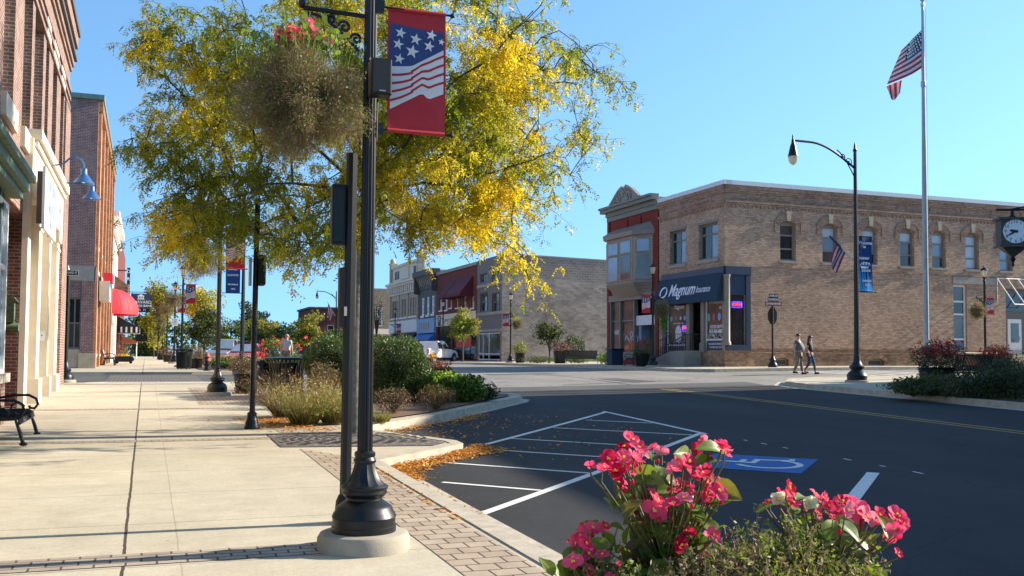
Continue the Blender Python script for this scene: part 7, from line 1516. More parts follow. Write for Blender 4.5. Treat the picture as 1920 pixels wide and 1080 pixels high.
    for k in range(K):
        q = p+d*(ln/K)[:,None]; sd = np.cross(d, [0.3,.5,.8]); sd /= np.linalg.norm(sd,axis=1)[:,None]+1e-9; Q = np.empty((len(p),4,3)); w0 = .006*(1-k/5); w1 = .006*(1-(k+1)/5); Q[:,0] = p-sd*w0; Q[:,1] = p+sd*w0; Q[:,2] = q+sd*w1; Q[:,3] = q-sd*w1; tw.append(Q.reshape(-1,3)); p = q; segs.append(p.copy()); d = d+rng.normal(size=d.shape)*.25; d[:,2] -= .22; d /= np.linalg.norm(d,axis=1)[:,None]
    npmesh('twigs', np.concatenate(tw), 4, M['bark'], T)
    segs = np.array(segs); ns = 12; P = []; 
    for s in range(ns):
        u = (rng.random(len(st))*.85+.15)*K; i = np.minimum(u.astype(int), K-1); f = (u-i)[:,None]; P.append(segs[i, np.arange(len(st))]*(1-f)+segs[i+1, np.arange(len(st))]*f)
    P = np.concatenate(P)
    hx = np.array([proj(v)[0] for v in P]); keep = rng.random(len(P)) < np.where(hx > 980, .62, .88); P = P[keep]; hx = hx[keep]
    n = len(P); hd = rng.normal(size=(n,3))*np.array([.55,.55,.3])+np.array([0,0,-.75]); hd /= np.linalg.norm(hd,axis=1)[:,None]; sl = rng.uniform(.12,.22,n); side = np.cross(hd, rng.normal(size=(n,3))); side /= np.linalg.norm(side,axis=1)[:,None]
    Vs = []; nl = 4
    for k in range(nl):
        for sg in (-1, 1):
            c = P+hd*(sl*(k+.6)/nl)[:,None]; L = rng.uniform(.046,.072,n)[:,None]; ax = side*sg*.75+hd*.65; b = np.cross(ax, hd+rng.normal(size=(n,3))*.6); b /= np.linalg.norm(b,axis=1)[:,None]+1e-9
            Q = np.empty((n,4,3)); Q[:,0] = c; Q[:,1] = c+ax*L*.55+b*L*.2; Q[:,2] = c+ax*L; Q[:,3] = c+ax*L*.55-b*L*.2; Vs.append(Q)
    V = np.stack(Vs, axis=1).reshape(-1,3)
    f = np.sin(P[:,0]*1.9+1.3)*np.cos(P[:,1]*1.5+.4)+np.sin(P[:,2]*2.3+P[:,0]*1.1)+.5*np.sin(P[:,0]*4.1-P[:,2]*3.3)
    f = f+rng.normal(size=n)*.55+np.clip((hx-720)/700,-.3,.55)+np.where(P[:,2] < 4.2, .35, 0); mi = np.where(f > 1.45, 2, np.where(f > .05, 1, 0)); mi = np.repeat(mi, nl*2)
    npmesh('leaves', V, 4, [LM['locust_green'], LM['locust_olive'], LM['locust_gold']], T, mi)
    return T
bt = at(664, 822, 17.4); locust(Vector((bt.x, bt.y, S(bt.x,bt.y))), 'large honey locust turning yellow, standing in the kerb tree grate')
def shell(rng, n, rx, ry, rz, boxy=2.0, inner=.75, lump=.10):
    d = rng.normal(size=(n,3)); d /= np.linalg.norm(d,axis=1)[:,None]; s = (np.abs(d)**boxy).sum(1)**(-1/boxy); ph = rng.uniform(0,6,6)
    l = 1+lump*(np.sin(d[:,0]*4+ph[0])*np.cos(d[:,2]*5+ph[1])+.7*np.sin(d[:,1]*7+ph[2]+d[:,2]*4)+.5*np.sin(d[:,0]*11+ph[3])*np.cos(d[:,1]*9+ph[4]))
    r = inner+(1-inner)*rng.random(n)**.6; return d*(s*l*r)[:,None]*np.array([rx,ry,rz])
def shrub(name, label, cat, c, rx, ry, rz, n, size, mats, group=None, boxy=2.0, inner=.6, lump=.1, asp=.5, seed=0, base_h=None, wts=None, up=None, stems=True, part='foliage', core=True):
    T = thing(name, label, cat, c, 0, group); rng = np.random.default_rng(seed+int(abs(c[0]*97+c[1]*31))); P = shell(rng, n, rx, ry, rz, boxy, inner, lump)+np.array(c)+np.array([0,0,rz*.92])
    P = P[P[:,2] > c[2]+.01]; mats = mats if isinstance(mats, list) else [mats]
    if wts is None: mi = np.zeros(len(P), int)
    else:
        q = P-np.array(c); f = np.sin(q[:,0]*3.1/max(.3,rx)+1)*np.cos(q[:,1]*2.7/max(.3,ry))+.6*np.sin(q[:,2]*5/max(.3,rz))+rng.normal(size=len(P))*.6; cuts = np.quantile(f, np.cumsum(wts)[:-1]/sum(wts)); mi = np.searchsorted(cuts, f)
    npmesh(part, foliage_quads(P, rng, size, asp, up), 4, [LM[m] for m in mats], T, mi)
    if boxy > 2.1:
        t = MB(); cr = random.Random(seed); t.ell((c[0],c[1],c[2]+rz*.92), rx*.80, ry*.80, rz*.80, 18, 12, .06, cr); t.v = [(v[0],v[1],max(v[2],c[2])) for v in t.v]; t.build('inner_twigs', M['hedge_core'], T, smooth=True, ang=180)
    if stems:
        m = 14; t = MB(); rr = random.Random(seed)
        for k in range(m): a = rr.uniform(0,6.28); t.tube([Vector(c)+Vector((rx*.01*cos(a),ry*.01*sin(a),-.03)), Vector(c)+Vector((rx*.45*cos(a),ry*.45*sin(a),rz*.8)), Vector(c)+Vector((rx*.7*cos(a),ry*.7*sin(a),rz*1.4))], [.018,.012,.006], 4)
        t.build('stems', M['twig'], T)
    return T
def tuft(name, label, c, r, h, n, mats, seed=0, group=None, plume=None, lean=(0,0), cat='ornamental grass', w=.0045):
    T = thing(name, label, cat, c, 0, group); rng = np.random.default_rng(seed+5); a = rng.uniform(0,2*pi,n); q = np.sqrt(rng.random(n))*r*.6
    st = np.c_[c[0]+q*np.cos(a), c[1]+q*np.sin(a), np.full(n, c[2])]; tl = rng.random(n)**.7*.9; d = np.c_[np.cos(a)*tl+lean[0], np.sin(a)*tl+lean[1], np.full(n,1.1)]; d += rng.normal(size=d.shape)*.12; d /= np.linalg.norm(d,axis=1)[:,None]
    L = h*rng.uniform(.55,1.1,n); V, e = threads(rng, st, d, L, w, 4, .2, .08); mi = np.tile(rng.integers(0, len(mats), n), 4)
    npmesh('blades', V, 4, [LM[m] for m in mats], T, mi)
    if plume:
        s = rng.random(n) < .3; E = e[s]; npmesh('seed_heads', foliage_quads(np.repeat(E, 6, axis=0)+rng.normal(size=(len(E)*6,3))*.03, rng, .05, .4), 4, LM[plume], T)
    return T
def ontop(px, py_base, d, up=SW+.03): p = at(px, py_base, d); return Vector((p.x, p.y, G(p.x,p.y)+up))
# planter on the near corner
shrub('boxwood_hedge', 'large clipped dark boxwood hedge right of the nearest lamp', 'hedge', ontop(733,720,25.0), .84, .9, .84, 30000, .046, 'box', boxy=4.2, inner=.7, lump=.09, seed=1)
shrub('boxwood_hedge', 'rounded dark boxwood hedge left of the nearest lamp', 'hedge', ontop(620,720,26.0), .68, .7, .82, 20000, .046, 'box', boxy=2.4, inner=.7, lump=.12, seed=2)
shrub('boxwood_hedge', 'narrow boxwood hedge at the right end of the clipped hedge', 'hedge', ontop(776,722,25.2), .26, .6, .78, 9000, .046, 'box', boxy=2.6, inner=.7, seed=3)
shrub('sedum_clump', 'brown seeded sedum clump under the large clipped hedge', 'flowering plant', ontop(735,765,21.2), .50, .34, .30, 2600, .03, ['sedum','dry'], 'brown sedum clumps', inner=.3, seed=4, wts=[2,1], up=(0,0,.6))
shrub('sedum_clump', 'paler brown sedum clump beside the bright green plant', 'flowering plant', ontop(818,758,22.3), .50, .38, .30, 2600, .03, ['sedum','rust','mid_green'], 'brown sedum clumps', inner=.3, seed=5, wts=[2,1,1], up=(0,0,.6))
shrub('rust_bush', 'rusty brown thin bush left of the rounded hedge', 'bush', ontop(606,752,22.5), .40, .36, .58, 2200, .05, ['rust','mid_green','dry'], None, inner=.2, seed=6, wts=[3,1,2])
shrub('leafy_plant', 'bright green broad leaved plant right of the hedge', 'plant', ontop(830,742,24.6), .60, .42, .41, 2600, .11, ['green','lime'], 'green leafy plants in the corner planter', inner=.4, asp=.7, seed=7, wts=[2,1.2])
shrub('leafy_plant', 'low bright green plant at the planter tip', 'plant', ontop(876,748,24.8), .50, .42, .36, 2300, .09, ['green','lime','mid_green'], 'green leafy plants in the corner planter', inner=.4, asp=.7, seed=8, wts=[2,1,1])
shrub('leafy_plant', 'small dark green plant beside the rounded kerb nose', 'plant', ontop(912,750,25.3), .34, .3, .22, 900, .06, ['mid_green','dark_green'], 'green leafy plants in the corner planter', inner=.3, asp=.6, seed=9, wts=[1,1])
shrub('dark_leaved_plant', 'dark red leaved plant with pink blooms above the bright green plant', 'plant', ontop(818,715,27.0), .52, .4, .50, 2400, .07, ['dark_red','mid_green','rose'], None, inner=.4, asp=.6, seed=10, wts=[4,1,.4])
fl_ = thing('orange_flower', 'small orange and yellow flower beside the white pickup', 'flower', ontop(812,690,25.8)); c = Vector(at(812,668,25.8)); rng = np.random.default_rng(3); npmesh('petals', foliage_quads(np.array(c)+rng.normal(size=(50,3))*.045, rng, .07, .7), 4, [LM['locust_gold'], LM['rose']], fl_, np.arange(50)%2); t = MB(); t.tube([ORG[fl_.name], c], .01, 4); t.build('stem', M['twig'], fl_)
tuft('dry_grass', 'golden dry grass clump left of the two poles', ontop(570,783,18.6), .42, .80, 950, ['straw','grass','grass'], 1, 'dry grass clumps', 'straw', (.1,0)); tuft('dry_grass', 'low green gold grass clump behind the nearest lamp', ontop(628,785,18.9), .40, .66, 950, ['grass','straw','grass'], 2, 'dry grass clumps', None, (.05,0)); tuft('dry_grass', 'thin dark seeded grass before the large litter bin', ontop(540,760,20.2), .5, 1.0, 700, ['dry','sedum','straw'], 3, 'dry grass clumps', 'sedum', (-.15,0))
tuft('dry_grass', 'tall pale arching grass by the rusty bush', ontop(625,762,20.8), .45, .95, 420, ['straw'], 4, 'dry grass clumps', None, (.15,0)); tuft('dry_grass', 'short yellowish grass right of the nearest lamp', ontop(712,775,19.2), .3, .25, 500, ['straw','grass'], 14, 'dry grass clumps')
tub = lambda p, r, h, parent, mat='black_iron': MB().lathe([(r*.75,0),(r*.8,.02),(r,h-.05),(r*1.06,h),(r*.9,h),(r*.9,h-.08)], 18, tuple(p)).build('tub', M[mat], parent, smooth=True)
def planter(px, d, r, h, label, mats, wts=None, n=1500, size=.07, pr=.5, ph=.4, seed=0, up=SW, flowers=None, name='flower_tub', **kw):
    p = spot(px, d, up); T = thing(name, label, 'planter', p, 0, 'flower tubs'); tub(p, r, h, T); rng = np.random.default_rng(seed+int(px)); P = shell(rng, n, pr, pr, ph, 2, .3, .2)+np.array(p)+np.array([0,0,h+ph*.6]); f = rng.random(len(P)); mi = np.searchsorted(np.cumsum(wts or [1]*len(mats))/sum(wts or [1]*len(mats)), f)
    V = foliage_quads(P, rng, size, .5); mi = np.minimum(mi, len(mats)-1); ml = [LM[m] for m in mats]
    if flowers:
        Q = P[rng.random(len(P)) < .08]+np.array([0,0,.08]); Q = Q[Q[:,2] > p.z+h+ph*.7]; V = np.concatenate([V, foliage_quads(np.repeat(Q,3,axis=0)+rng.normal(size=(len(Q)*3,3))*.02, rng, .075, .8)]); mi = np.concatenate([mi, np.full(len(Q)*3, len(ml))]); ml.append(LM[flowers])
    npmesh('plants', V, 4, ml, T, mi); return T
planter(462, 27.6, .36, .55, 'tub of withered brown plants behind the slim pole', ['dry','sedum'], None, 1800, .06, .52, .36, 1)
planter(1757, 31.0, .55, .62, 'dark tub of crimson flowers in front of the flagpole', ['dark_green','mixed_bed','dark_red'], [3,2,1], 4200, .06, .80, .52, 2, flowers='red'); planter(1868, 35, .45, .55, 'tub with bright red blooms beside the entrance railing', ['dark_green','dark_red'], [2,1], 2000, .06, .6, .42, 3, flowers='rose')
planter(975, 76, .4, .75, 'dark tub of lime leaves and brown plumes by the grey wall', ['lime','dry','rust'], [2,1.5,1], 1200, .10, .60, .55, 4); planter(1050, 71, .5, .9, 'dark tub with purple red foliage before the grey wall', ['dark_red','sedum'], None, 1300, .09, .75, .5, 5); planter(1204, 54.5, .45, .7, 'dark tub of green plants with red buds before the red shopfront', ['mid_green','green','dry'], None, 1600, .07, .75, .5, 6, flowers='red')
planter(366, 50, .4, .5, 'tub of brown dried plants between litter bin and hydrant', ['rust','dry'], None, 1500, .07, .6, .4, 7); planter(316, 75, .45, .5, 'tub of reddish plants far along the left pavement', ['rust','dark_red'], None, 800, .09, .6, .45, 8); planter(304, 92, .45, .5, 'farthest dark tub along the left pavement', ['dark_green','rust'], None, 500, .1, .6, .4, 9)
cp = Vector((-1.3, yl(232,664,-1.6)-.0, 0)); cp = spot(232, 64, SW); pc_ = thing('planter_box', 'low black boat shaped planter with yellow bloom and dried plumes', 'planter', cp); t = MB(); t.prism([(cp.x-.62,cp.y-.3,cp.z+.28),(cp.x-.5,cp.y-.3,cp.z+.12),(cp.x+.5,cp.y-.3,cp.z+.12),(cp.x+.66,cp.y-.3,cp.z+.3),(cp.x+.5,cp.y-.3,cp.z+.48),(cp.x-.45,cp.y-.3,cp.z+.48)], (0,.9,0)); t.build('body', M['black_plastic'], pc_, bevel=.05)
t = MB(); t.box(cp.x-.6,cp.x+.62,cp.y-.34,cp.y-.31,cp.z+.2,cp.z+.24)
for x in (-.42,.42): t.cyl((cp.x+x,cp.y-.2,cp.z+.1),(cp.x+x,cp.y+.5,cp.z+.1),.10,10)
t.build('trim', M['rubber'], pc_); rng = np.random.default_rng(8); npmesh('plants', foliage_quads(np.array(cp)+np.array([.0,.2,.85])+rng.normal(size=(500,3))*np.array([.22,.2,.22]), rng, .09, .4), 4, LM['dry'], pc_); npmesh('flowers', foliage_quads(np.array(cp)+np.array([0,.0,.56])+rng.normal(size=(80,3))*np.array([.14,.1,.04]), rng, .09, .8), 4, LM['locust_gold'], pc_)
# beds across the side street and on the right
for k, (px, d, r, h, mats, lb) in enumerate(((428,52,.9,.75,['pinkgrass','straw'],'pink plumed grass beside the hydrant'),(462,51.5,.8,.55,['pinkgrass','grass'],'pinkish grass below the red parked car'),(500,50.5,.8,.5,['pinkgrass','straw'],'faded grass left of the rose bush'),(572,52,.8,.7,['pinkgrass','rust'],'reddish plumed grass near the walking man'))): tuft('plumed_grass', lb, spot(px, d, SW+.03), r, h, 700, mats, k+20, 'plumed grasses across the side street', 'pinkgrass', w=.012)
for k, (px, d, rx, rz, lb) in enumerate(((412,49,.8,.30,'low green plant left of the hydrant bed'),(448,48.5,.9,.28,'low green plants along the far kerb'),(486,48.5,.9,.26,'low green plants beneath the faded grass'),(560,49.5,.8,.35,'green plant right of the rose bush'))): shrub('bed_plant', lb, 'plant', spot(px, d, SW+.03), rx, .6, rz, 1200, .10, ['green','mid_green'], 'green bed plants across the side street', seed=k+30, inner=.3, wts=[1,1], stems=False)
rs = shrub('rose_bush', 'tall rose bush with orange red blooms across the side street', 'rose bush', spot(523, 50, SW+.03), 1.1, .8, .82, 2600, .10, ['mid_green','green','yellow_green'], None, seed=40, inner=.3, wts=[2,1,1]); rng = np.random.default_rng(4); cR = np.array(ORG[rs.name]); f = cR+np.c_[rng.normal(0,.55,16), rng.uniform(-.9,-.5,16), rng.uniform(.75,1.65,16)]; npmesh('bloom_foliage', foliage_quads(np.repeat(f,9,axis=0)+rng.normal(size=(144,3))*.05, rng, .11, .8), 4, LM['rose'], rs)
rr = random.Random(6)
gc = thing('ground_cover', 'low dark green shrubs filling the right planting bed', 'ground cover', (22,18,G(22,18)+SW)); gc['kind'] = 'stuff'; rng = np.random.default_rng(9); m = 26000; X = rng.uniform(20.95,28.6,m); Y = rng.uniform(10,24.2,m); ok = (Y < 24.2-.35*np.abs(X-25.5)) & (X-20.9 > .0); X, Y = X[ok], Y[ok]
hgt = .16+.30*(.5+.5*np.sin(X*2.1+1)*np.cos(Y*1.7))+.12*np.sin(X*5)*np.sin(Y*4.3); hgt *= np.clip((X-20.85)*1.6,.35,1); gz = np.array([G(x,y) for x,y in zip(X[::40],Y[::40])]); GZ = np.repeat(gz,40)[:len(X)]
c1 = np.polyfit(np.arange(2), [0,1], 1); A = np.c_[np.ones(len(X[::40])), X[::40], Y[::40], X[::40]*Y[::40], Y[::40]**2]; cf = np.linalg.lstsq(A, gz, rcond=None)[0]; GZ = np.c_[np.ones(len(X)), X, Y, X*Y, Y**2]@cf
P = np.c_[X, Y, GZ+SW+hgt*rng.random(len(X))**.5]; npmesh('foliage', foliage_quads(P, rng, .085, .42, (0,0,.5)), 4, [LM['mixed_bed'], LM['mid_green']], gc, (rng.random(len(P)) < .28).astype(int))
for k, (px, d, rx, rz, mt, lb) in enumerate(((1712,27.6,.7,.26,'mixed_bed','dark spreading shrub at the left tip of the right bed'),(1752,27.5,.8,.33,'mid_green','greener low shrub below the crimson flower tub'),(1800,26.8,.9,.36,'mixed_bed','feathery dark shrub in front of the benches'),(1850,26.6,.9,.42,'dark_green','tall dark shrub below the right lamp'),(1903,26.2,.9,.5,'dark_green','dark shrub at the right picture edge'),(1890,31,.9,.5,'yew','dark clipped shrub behind the right bed'))): shrub('low_shrub', lb, 'shrub', spot(px, d, SW), rx, .8, rz, 3200, .07, [mt,'mixed_bed'], 'shrubs of the right planting bed', seed=k+50, inner=.2, wts=[2,1], up=(0,0,.5), lump=.2)
for k, (px, d, rx, rz, mt, lb) in enumerate(((1010,73,1.5,.3,'mid_green','low green shrub under the small dark tree'),(1085,74,1.0,.35,'green','bright low shrub right of the long bench'),(1136,66,.6,.4,'lime','lime plant beside the square bin'))): shrub('low_shrub', lb, 'shrub', spot(px, d, SW), rx, .8, rz, 1200, .1, [mt,'mixed_bed'], 'low shrubs by the grey block wall', seed=k+60, inner=.2, wts=[2,1])
shrub('weeping_shrub', 'drooping dark shrub right of the small tree by the grey wall', 'shrub', spot(1077, 76, SW), .95, .8, 1.15, 1800, .14, ['dark_green','mid_green'], None, seed=70, wts=[2,1], inner=.5)
# other trees
def tree(label, p, H, zc0, R_, mats, n, size, seed, group='street and background trees', wts=None, tr=.07, lump=.28, inner=.25, squash=1.0, nclump=20, bark='bark'):
    T = thing('tree', label, 'tree', p, 0, group); rng = np.random.default_rng(seed); rr = random.Random(seed); p = Vector(p); hc = (H-zc0)/2; c = p+Vector((0,0,zc0+hc)); Ps = []; t = MB()
    t.tube([p-Vector((0,0,.1)), p+Vector((rr.uniform(-.1,.1)*tr*4,0,zc0*.6)), p+Vector((0,0,zc0+hc*.5)), p+Vector((0,0,zc0+hc*1.3))], [tr*1.25,tr,tr*.8,tr*.3], 8)
    t.build('trunk', M[bark], T, smooth=True, ang=70); t = MB()
    for k in range(nclump):
        d = rng.normal(size=3); d /= np.linalg.norm(d); q = rng.random()**.5*.72; cc = np.array(c)+d*np.array([R_,R_*squash,hc])*q; r = R_*rng.uniform(.26,.46); Ps.append(shell(rng, n//nclump, r, r, r*.85*max(.6,hc/R_*.8), 2, inner, lump)+cc); a = p+Vector((0,0,zc0+hc*rr.uniform(-.1,.7))); t.tube([a, a.lerp(Vector(cc), .5)+Vector((0,0,.1)), Vector(cc)], [tr*.5,tr*.3,tr*.12], 4)
    t.build('branches', M[bark], T, smooth=True, ang=70); P = np.concatenate(Ps); P = P[P[:,2] > p.z+zc0*.6]
    if wts: f = np.sin(P[:,0]*1.3+seed)+np.cos(P[:,2]*1.7)+rng.normal(size=len(P))*.7; mi = np.searchsorted(np.quantile(f, np.cumsum(wts)[:-1]/sum(wts)), f)
    else: mi = np.zeros(len(P), int)
    npmesh('crown', foliage_quads(P, rng, size, .6), 4, [LM[m] for m in mats], T, mi); return T
def tree_px(label, px, d, ytop, ycb, hw_px, mats, n, size, seed, up=SW, **kw):
    p = spot(px, d, up); return tree(label, p, at(px,ytop,d).z-p.z, max(.2, at(px,ycb,d).z-p.z), hw_px*d/1850, mats, n, size, seed, **kw)
tree_px('young pale green street tree before the maroon shop', 868, 83, 574, 646, 34, ['yellow_green','lime','mid_green'], 5200, .16, 1, wts=[2,1,1], tr=.07)
tree_px('small dark open tree before the grey block wall', 1030, 75, 587, 660, 40, ['dark_green','mid_green'], 2300, .15, 2, wts=[1,1], tr=.06, inner=.05, nclump=26)
tree_px('oval dark green pear tree behind the hydrant', 383, 60, 566, 664, 36, ['dark_green','mid_green'], 6500, .12, 3, wts=[2,1], tr=.06)
tree_px('feathery yellow green tree behind the far left lamps', 296, 96, 500, 645, 44, ['yellow_green','locust_olive','mid_green'], 5200, .22, 4, wts=[2,1,1])
tree_px('bright yellow tree behind the banner on the third lamp', 372, 105, 505, 640, 50, ['locust_gold','yellow_green','locust_olive'], 5200, .22, 5, wts=[2,2,1])
tree_px('yellowing tree low behind the far pavement end', 288, 128, 550, 668, 42, ['locust_olive','yellow_green'], 3600, .25, 6, wts=[1,1])
tree_px('dark tall tree rising behind the yellow trees', 468, 190, 558, 650, 46, ['dark_green','mid_green'], 5000, .4, 7, wts=[2,1], tr=.2)
tree_px('broad olive tree left of the parked cars', 432, 150, 582, 672, 54, ['mid_green','yellow_green'], 4600, .32, 8, wts=[1,1], tr=.15); tree_px('olive tree behind the rose bush', 500, 140, 588, 672, 52, ['yellow_green','mid_green'], 4600, .3, 9, wts=[1,1.4], tr=.15)
tree_px('yellow green tree left of the distant brick block', 580, 122, 574, 658, 40, ['yellow_green','locust_gold','mid_green'], 4600, .26, 10, wts=[2,.7,1], tr=.12); tree_px('dark tree mass between the olive and yellow trees', 545, 170, 600, 675, 44, ['dark_green','mid_green'], 3800, .36, 11, wts=[2,1], tr=.15)
tree_px('dark tree beside the end of the left row', 262, 150, 556, 670, 34, ['dark_green','mid_green'], 3200, .35, 12, wts=[2,1], tr=.15); tree_px('bare branched tree before the tan side wall', 705, 120, 540, 640, 16, ['sedum'], 260, .2, 13, tr=.10, nclump=20)
tree_px('low green tree behind the walking man', 618, 160, 606, 675, 40, ['mid_green','dark_green'], 2400, .36, 14, wts=[1,1], tr=.12)
for k, (px, lb) in enumerate(((268,'green hedge bush at the end of the left pavement'),(292,'second green hedge bush where the left pavement ends'))): shrub('hedge_bush', lb, 'bush', spot(px, 140, SW), 1.6, 1.2, 1.6, 2600, .3, ['mid_green','green','dark_green'], 'hedge bushes at the pavement end', seed=k+80, wts=[2,1,1])
fw_ = thing('far_woods', 'far belt of trees closing the view along the street', 'woods', (30,260,1)); fw_['kind'] = 'stuff'; rng = np.random.default_rng(12); m = 15000; X = rng.uniform(-90,130,m); hh = 8.0+2.2*np.sin(X*.21)+1.6*np.sin(X*.47+1)+rng.normal(size=m)*.5; P = np.c_[X, 262+rng.uniform(-6,6,m), .5+hh*rng.random(m)**.6]; npmesh('foliage', foliage_quads(P, rng, 1.0, .7), 4, [LM['mid_green'], LM['dark_green'], LM['yellow_green']], fw_, rng.integers(0,3,m))
# tree grate
gt = thing('tree_grate', 'grey patterned cast iron grate round the honey locust trunk', 'tree grate', (3.4,16.0,S(3.4,16))); zf = lambda x, y: S(x,y)+.010
def flat(mb, pts, h=.0):
    mb.poly([(x,y,zf(x,y)+h) for x,y in pts])
t = MB(); flat(t, [(1.95,15.35),(4.25,15.0),(4.56,15.35),(4.5,15.6),(3.5,17.3),(1.95,17.3)]); t.build('plate', M['pavers_dark'], gt); t = MB()
for rr_ in np.arange(.35,1.5,.13):
    n_ = int(rr_*22)
    for k in range(n_):
        a0 = 2*pi*k/n_; a1 = 2*pi*(k+.6)/n_; pts = [(3.4+r*cos(a), 16.25+r*sin(a)*.75) for a, r in ((a0,rr_),(a1,rr_),(a1,rr_+.06),(a0,rr_+.06))]
        if all(1.98 < x < 4.5 and 15.45 < y < 17.1 for x, y in pts): flat(t, pts, .006)
t.build('slot_pattern', M['rubber'], gt)
# fallen leaves along the kerb
lt = thing('leaf_litter', 'orange fallen leaves drifted along the kerb', 'fallen leaves', (4,15,G(4,15))); lt['kind'] = 'stuff'; rng = np.random.default_rng(21); pts = []
def drift(n, path, w, up, pile=.0):
    path = [Vector(p) for p in path]
    for _ in range(n):
        k = rng.integers(0, len(path)-1); p = path[k].lerp(path[k+1], rng.random()); o = abs(rng.normal())*w if w > 0 else 0; d = (path[k+1]-path[k]).normalized(); nn = Vector((d.y,-d.x)); q = p+nn*o+Vector((rng.normal()*.03,rng.normal()*.03)); pts.append((q.x,q.y,G(q.x,q.y)+up+pile*rng.random()*math.exp(-o/w*1.2)))
drift(3800, [(3.15,13.3),(3.4,13.7),(4.4,14.65),(4.9,15.2)], .16, .014, .07); drift(1300, [(4.75,14.95),(5.05,15.5),(5.3,15.8)], .22, .014, .06); drift(900, [(3.1,12.4),(3.15,13.4)], .16, .014, .04); drift(320, [(3.1,9.5),(3.12,12.5)], .10, .014, .02)
drift(1500, [(3.9,17.9),(4.35,18.6),(6.1,20.4),(7.2,21.8)], .22, .014, .04); drift(350, [(4.2,17.6),(5.4,18.6),(8,21.5)], .8, .012); drift(120, [(5,14),(7,17),(9,20)], 1.2, .012); drift(1500, [(3.2,20.2),(2.2,19.2),(3.0,18.6)], .35, SW+.02, .02); drift(90, [(2.78,9),(2.78,13)], .02, SW+.012); drift(500, [(2.2,20.5),(3.3,17.8)], .5, SW+.014)
P = np.array(pts); a = rng.uniform(0,6.28,len(P)); s = rng.uniform(.018,.042,len(P)); tz_ = rng.normal(size=len(P))*.010; Q = np.empty((len(P),4,3)); ca, sa_ = np.cos(a)*s, np.sin(a)*s
Q[:,0] = P+np.c_[-ca,-sa_,tz_]; Q[:,1] = P+np.c_[sa_*.4,-ca*.4,np.abs(tz_)]; Q[:,2] = P+np.c_[ca,sa_,-tz_*.5]; Q[:,3] = P+np.c_[-sa_*.4,ca*.4,tz_*0]; Q[:,:,2] = np.maximum(Q[:,:,2], (P[:,2]-.004)[:,None]); npmesh('leaves', Q.reshape(-1,3), 4, M['litter_mat'], lt)
# ---------------------------------------------------------------- foreground begonias in a tall tub beside the camera
DP = 2.1
def fx(x, y, d=DP): return at(1000+x/2.6667, 780+y/2.6667, d)
cF = fx(1000, 900, 2.15); zg = S(cF.x, cF.y); ft_ = thing('flower_tub', 'tall concrete flower tub holding the foreground begonias', 'planter', (cF.x, cF.y, zg), group='flower tubs')
t = MB(); t.lathe([(.26,0),(.28,.04),(.30,.5),(.36,.86),(.40,.90),(.40,.95),(.34,.95),(.33,.88)], 28, (cF.x,cF.y,zg)); t.build('tub', M['concrete'], ft_, smooth=True); t = MB(); t.lathe([(.335,.86),(.335,.89),(.1,.9)], 24, (cF.x,cF.y,zg)); t.build('soil', M['mulch'], ft_)
BG = {}
for kk, cols in (('petal_hot', ((.78,.02,.10),(.88,.07,.19))), ('petal_pink', ((.86,.06,.17),(.91,.15,.27))), ('petal_red', ((.55,.008,.05),(.72,.02,.09))), ('petal_pale', ((.88,.16,.28),(.92,.28,.38))), ('petal_cream', ((.78,.74,.42),(.85,.82,.60)))):
    tn = NT(kk); g_ = tn.n('ShaderNodeNewGeometry'); nz = tn.noise(tn.obj(), 140, 3); f_ = tn.math('ADD', tn.math('MULTIPLY', g_.outputs['Random Per Island'], .6), tn.math('MULTIPLY', nz, .4)); col_ = tn.ramp(f_, [(.15, cols[0]), (.85, cols[1])]); tn.l(col_, tn.b.inputs['Base Color']); tn.set(.6, 0, .15)
    tr_ = tn.n('ShaderNodeBsdfTranslucent'); tn.l(col_, tr_.inputs['Color']); mx_ = tn.n('ShaderNodeMixShader'); mx_.inputs[0].default_value = .5; tn.l(tn.b.outputs[0], mx_.inputs[1]); tn.l(tr_.outputs[0], mx_.inputs[2]); tn.l(mx_.outputs[0], tn.out.inputs['Surface']); BG[kk] = tn.m
def begonia_leaf():
    tn = NT('begonia_leaf'); g_ = tn.n('ShaderNodeNewGeometry'); f_ = tn.math('ADD', tn.math('MULTIPLY', g_.outputs['Random Per Island'], .75), tn.math('MULTIPLY', tn.noise(tn.obj(), 45, 3), .35)); col_ = tn.ramp(f_, [(.1,(.05,.09,.016)),(.35,(.10,.17,.022)),(.6,(.16,.22,.03)),(.8,(.15,.10,.03)),(.95,(.11,.05,.025))])
    tn.l(col_, tn.b.inputs['Base Color']); tn.set(.42, 0, .35); tr_ = tn.n('ShaderNodeBsdfTranslucent'); tn.l(tn.mix(1.0, col_, (1.6,1.7,.7), 'MULTIPLY'), tr_.inputs['Color']); mx_ = tn.n('ShaderNodeMixShader'); mx_.inputs[0].default_value = .38; tn.l(tn.b.outputs[0], mx_.inputs[1]); tn.l(tr_.outputs[0], mx_.inputs[2]); tn.l(mx_.outputs[0], tn.out.inputs['Surface']); return tn.m
BL = begonia_leaf(); M['begonia_stem'] = simple('begonia_stem', (.085,.075,.02), .6, var=.35, scale=30); M['pollen'] = simple('pollen', (.85,.55,.04), .7)
rb_ = random.Random(31); camd = (CO-cF).normalized()
def frame_of(n, up=Vector((0,0,1))):
    n = n.normalized(); u = up.cross(n); u = u.normalized() if u.length > 1e-4 else Vector((1,0,0)); return u, n.cross(u), n
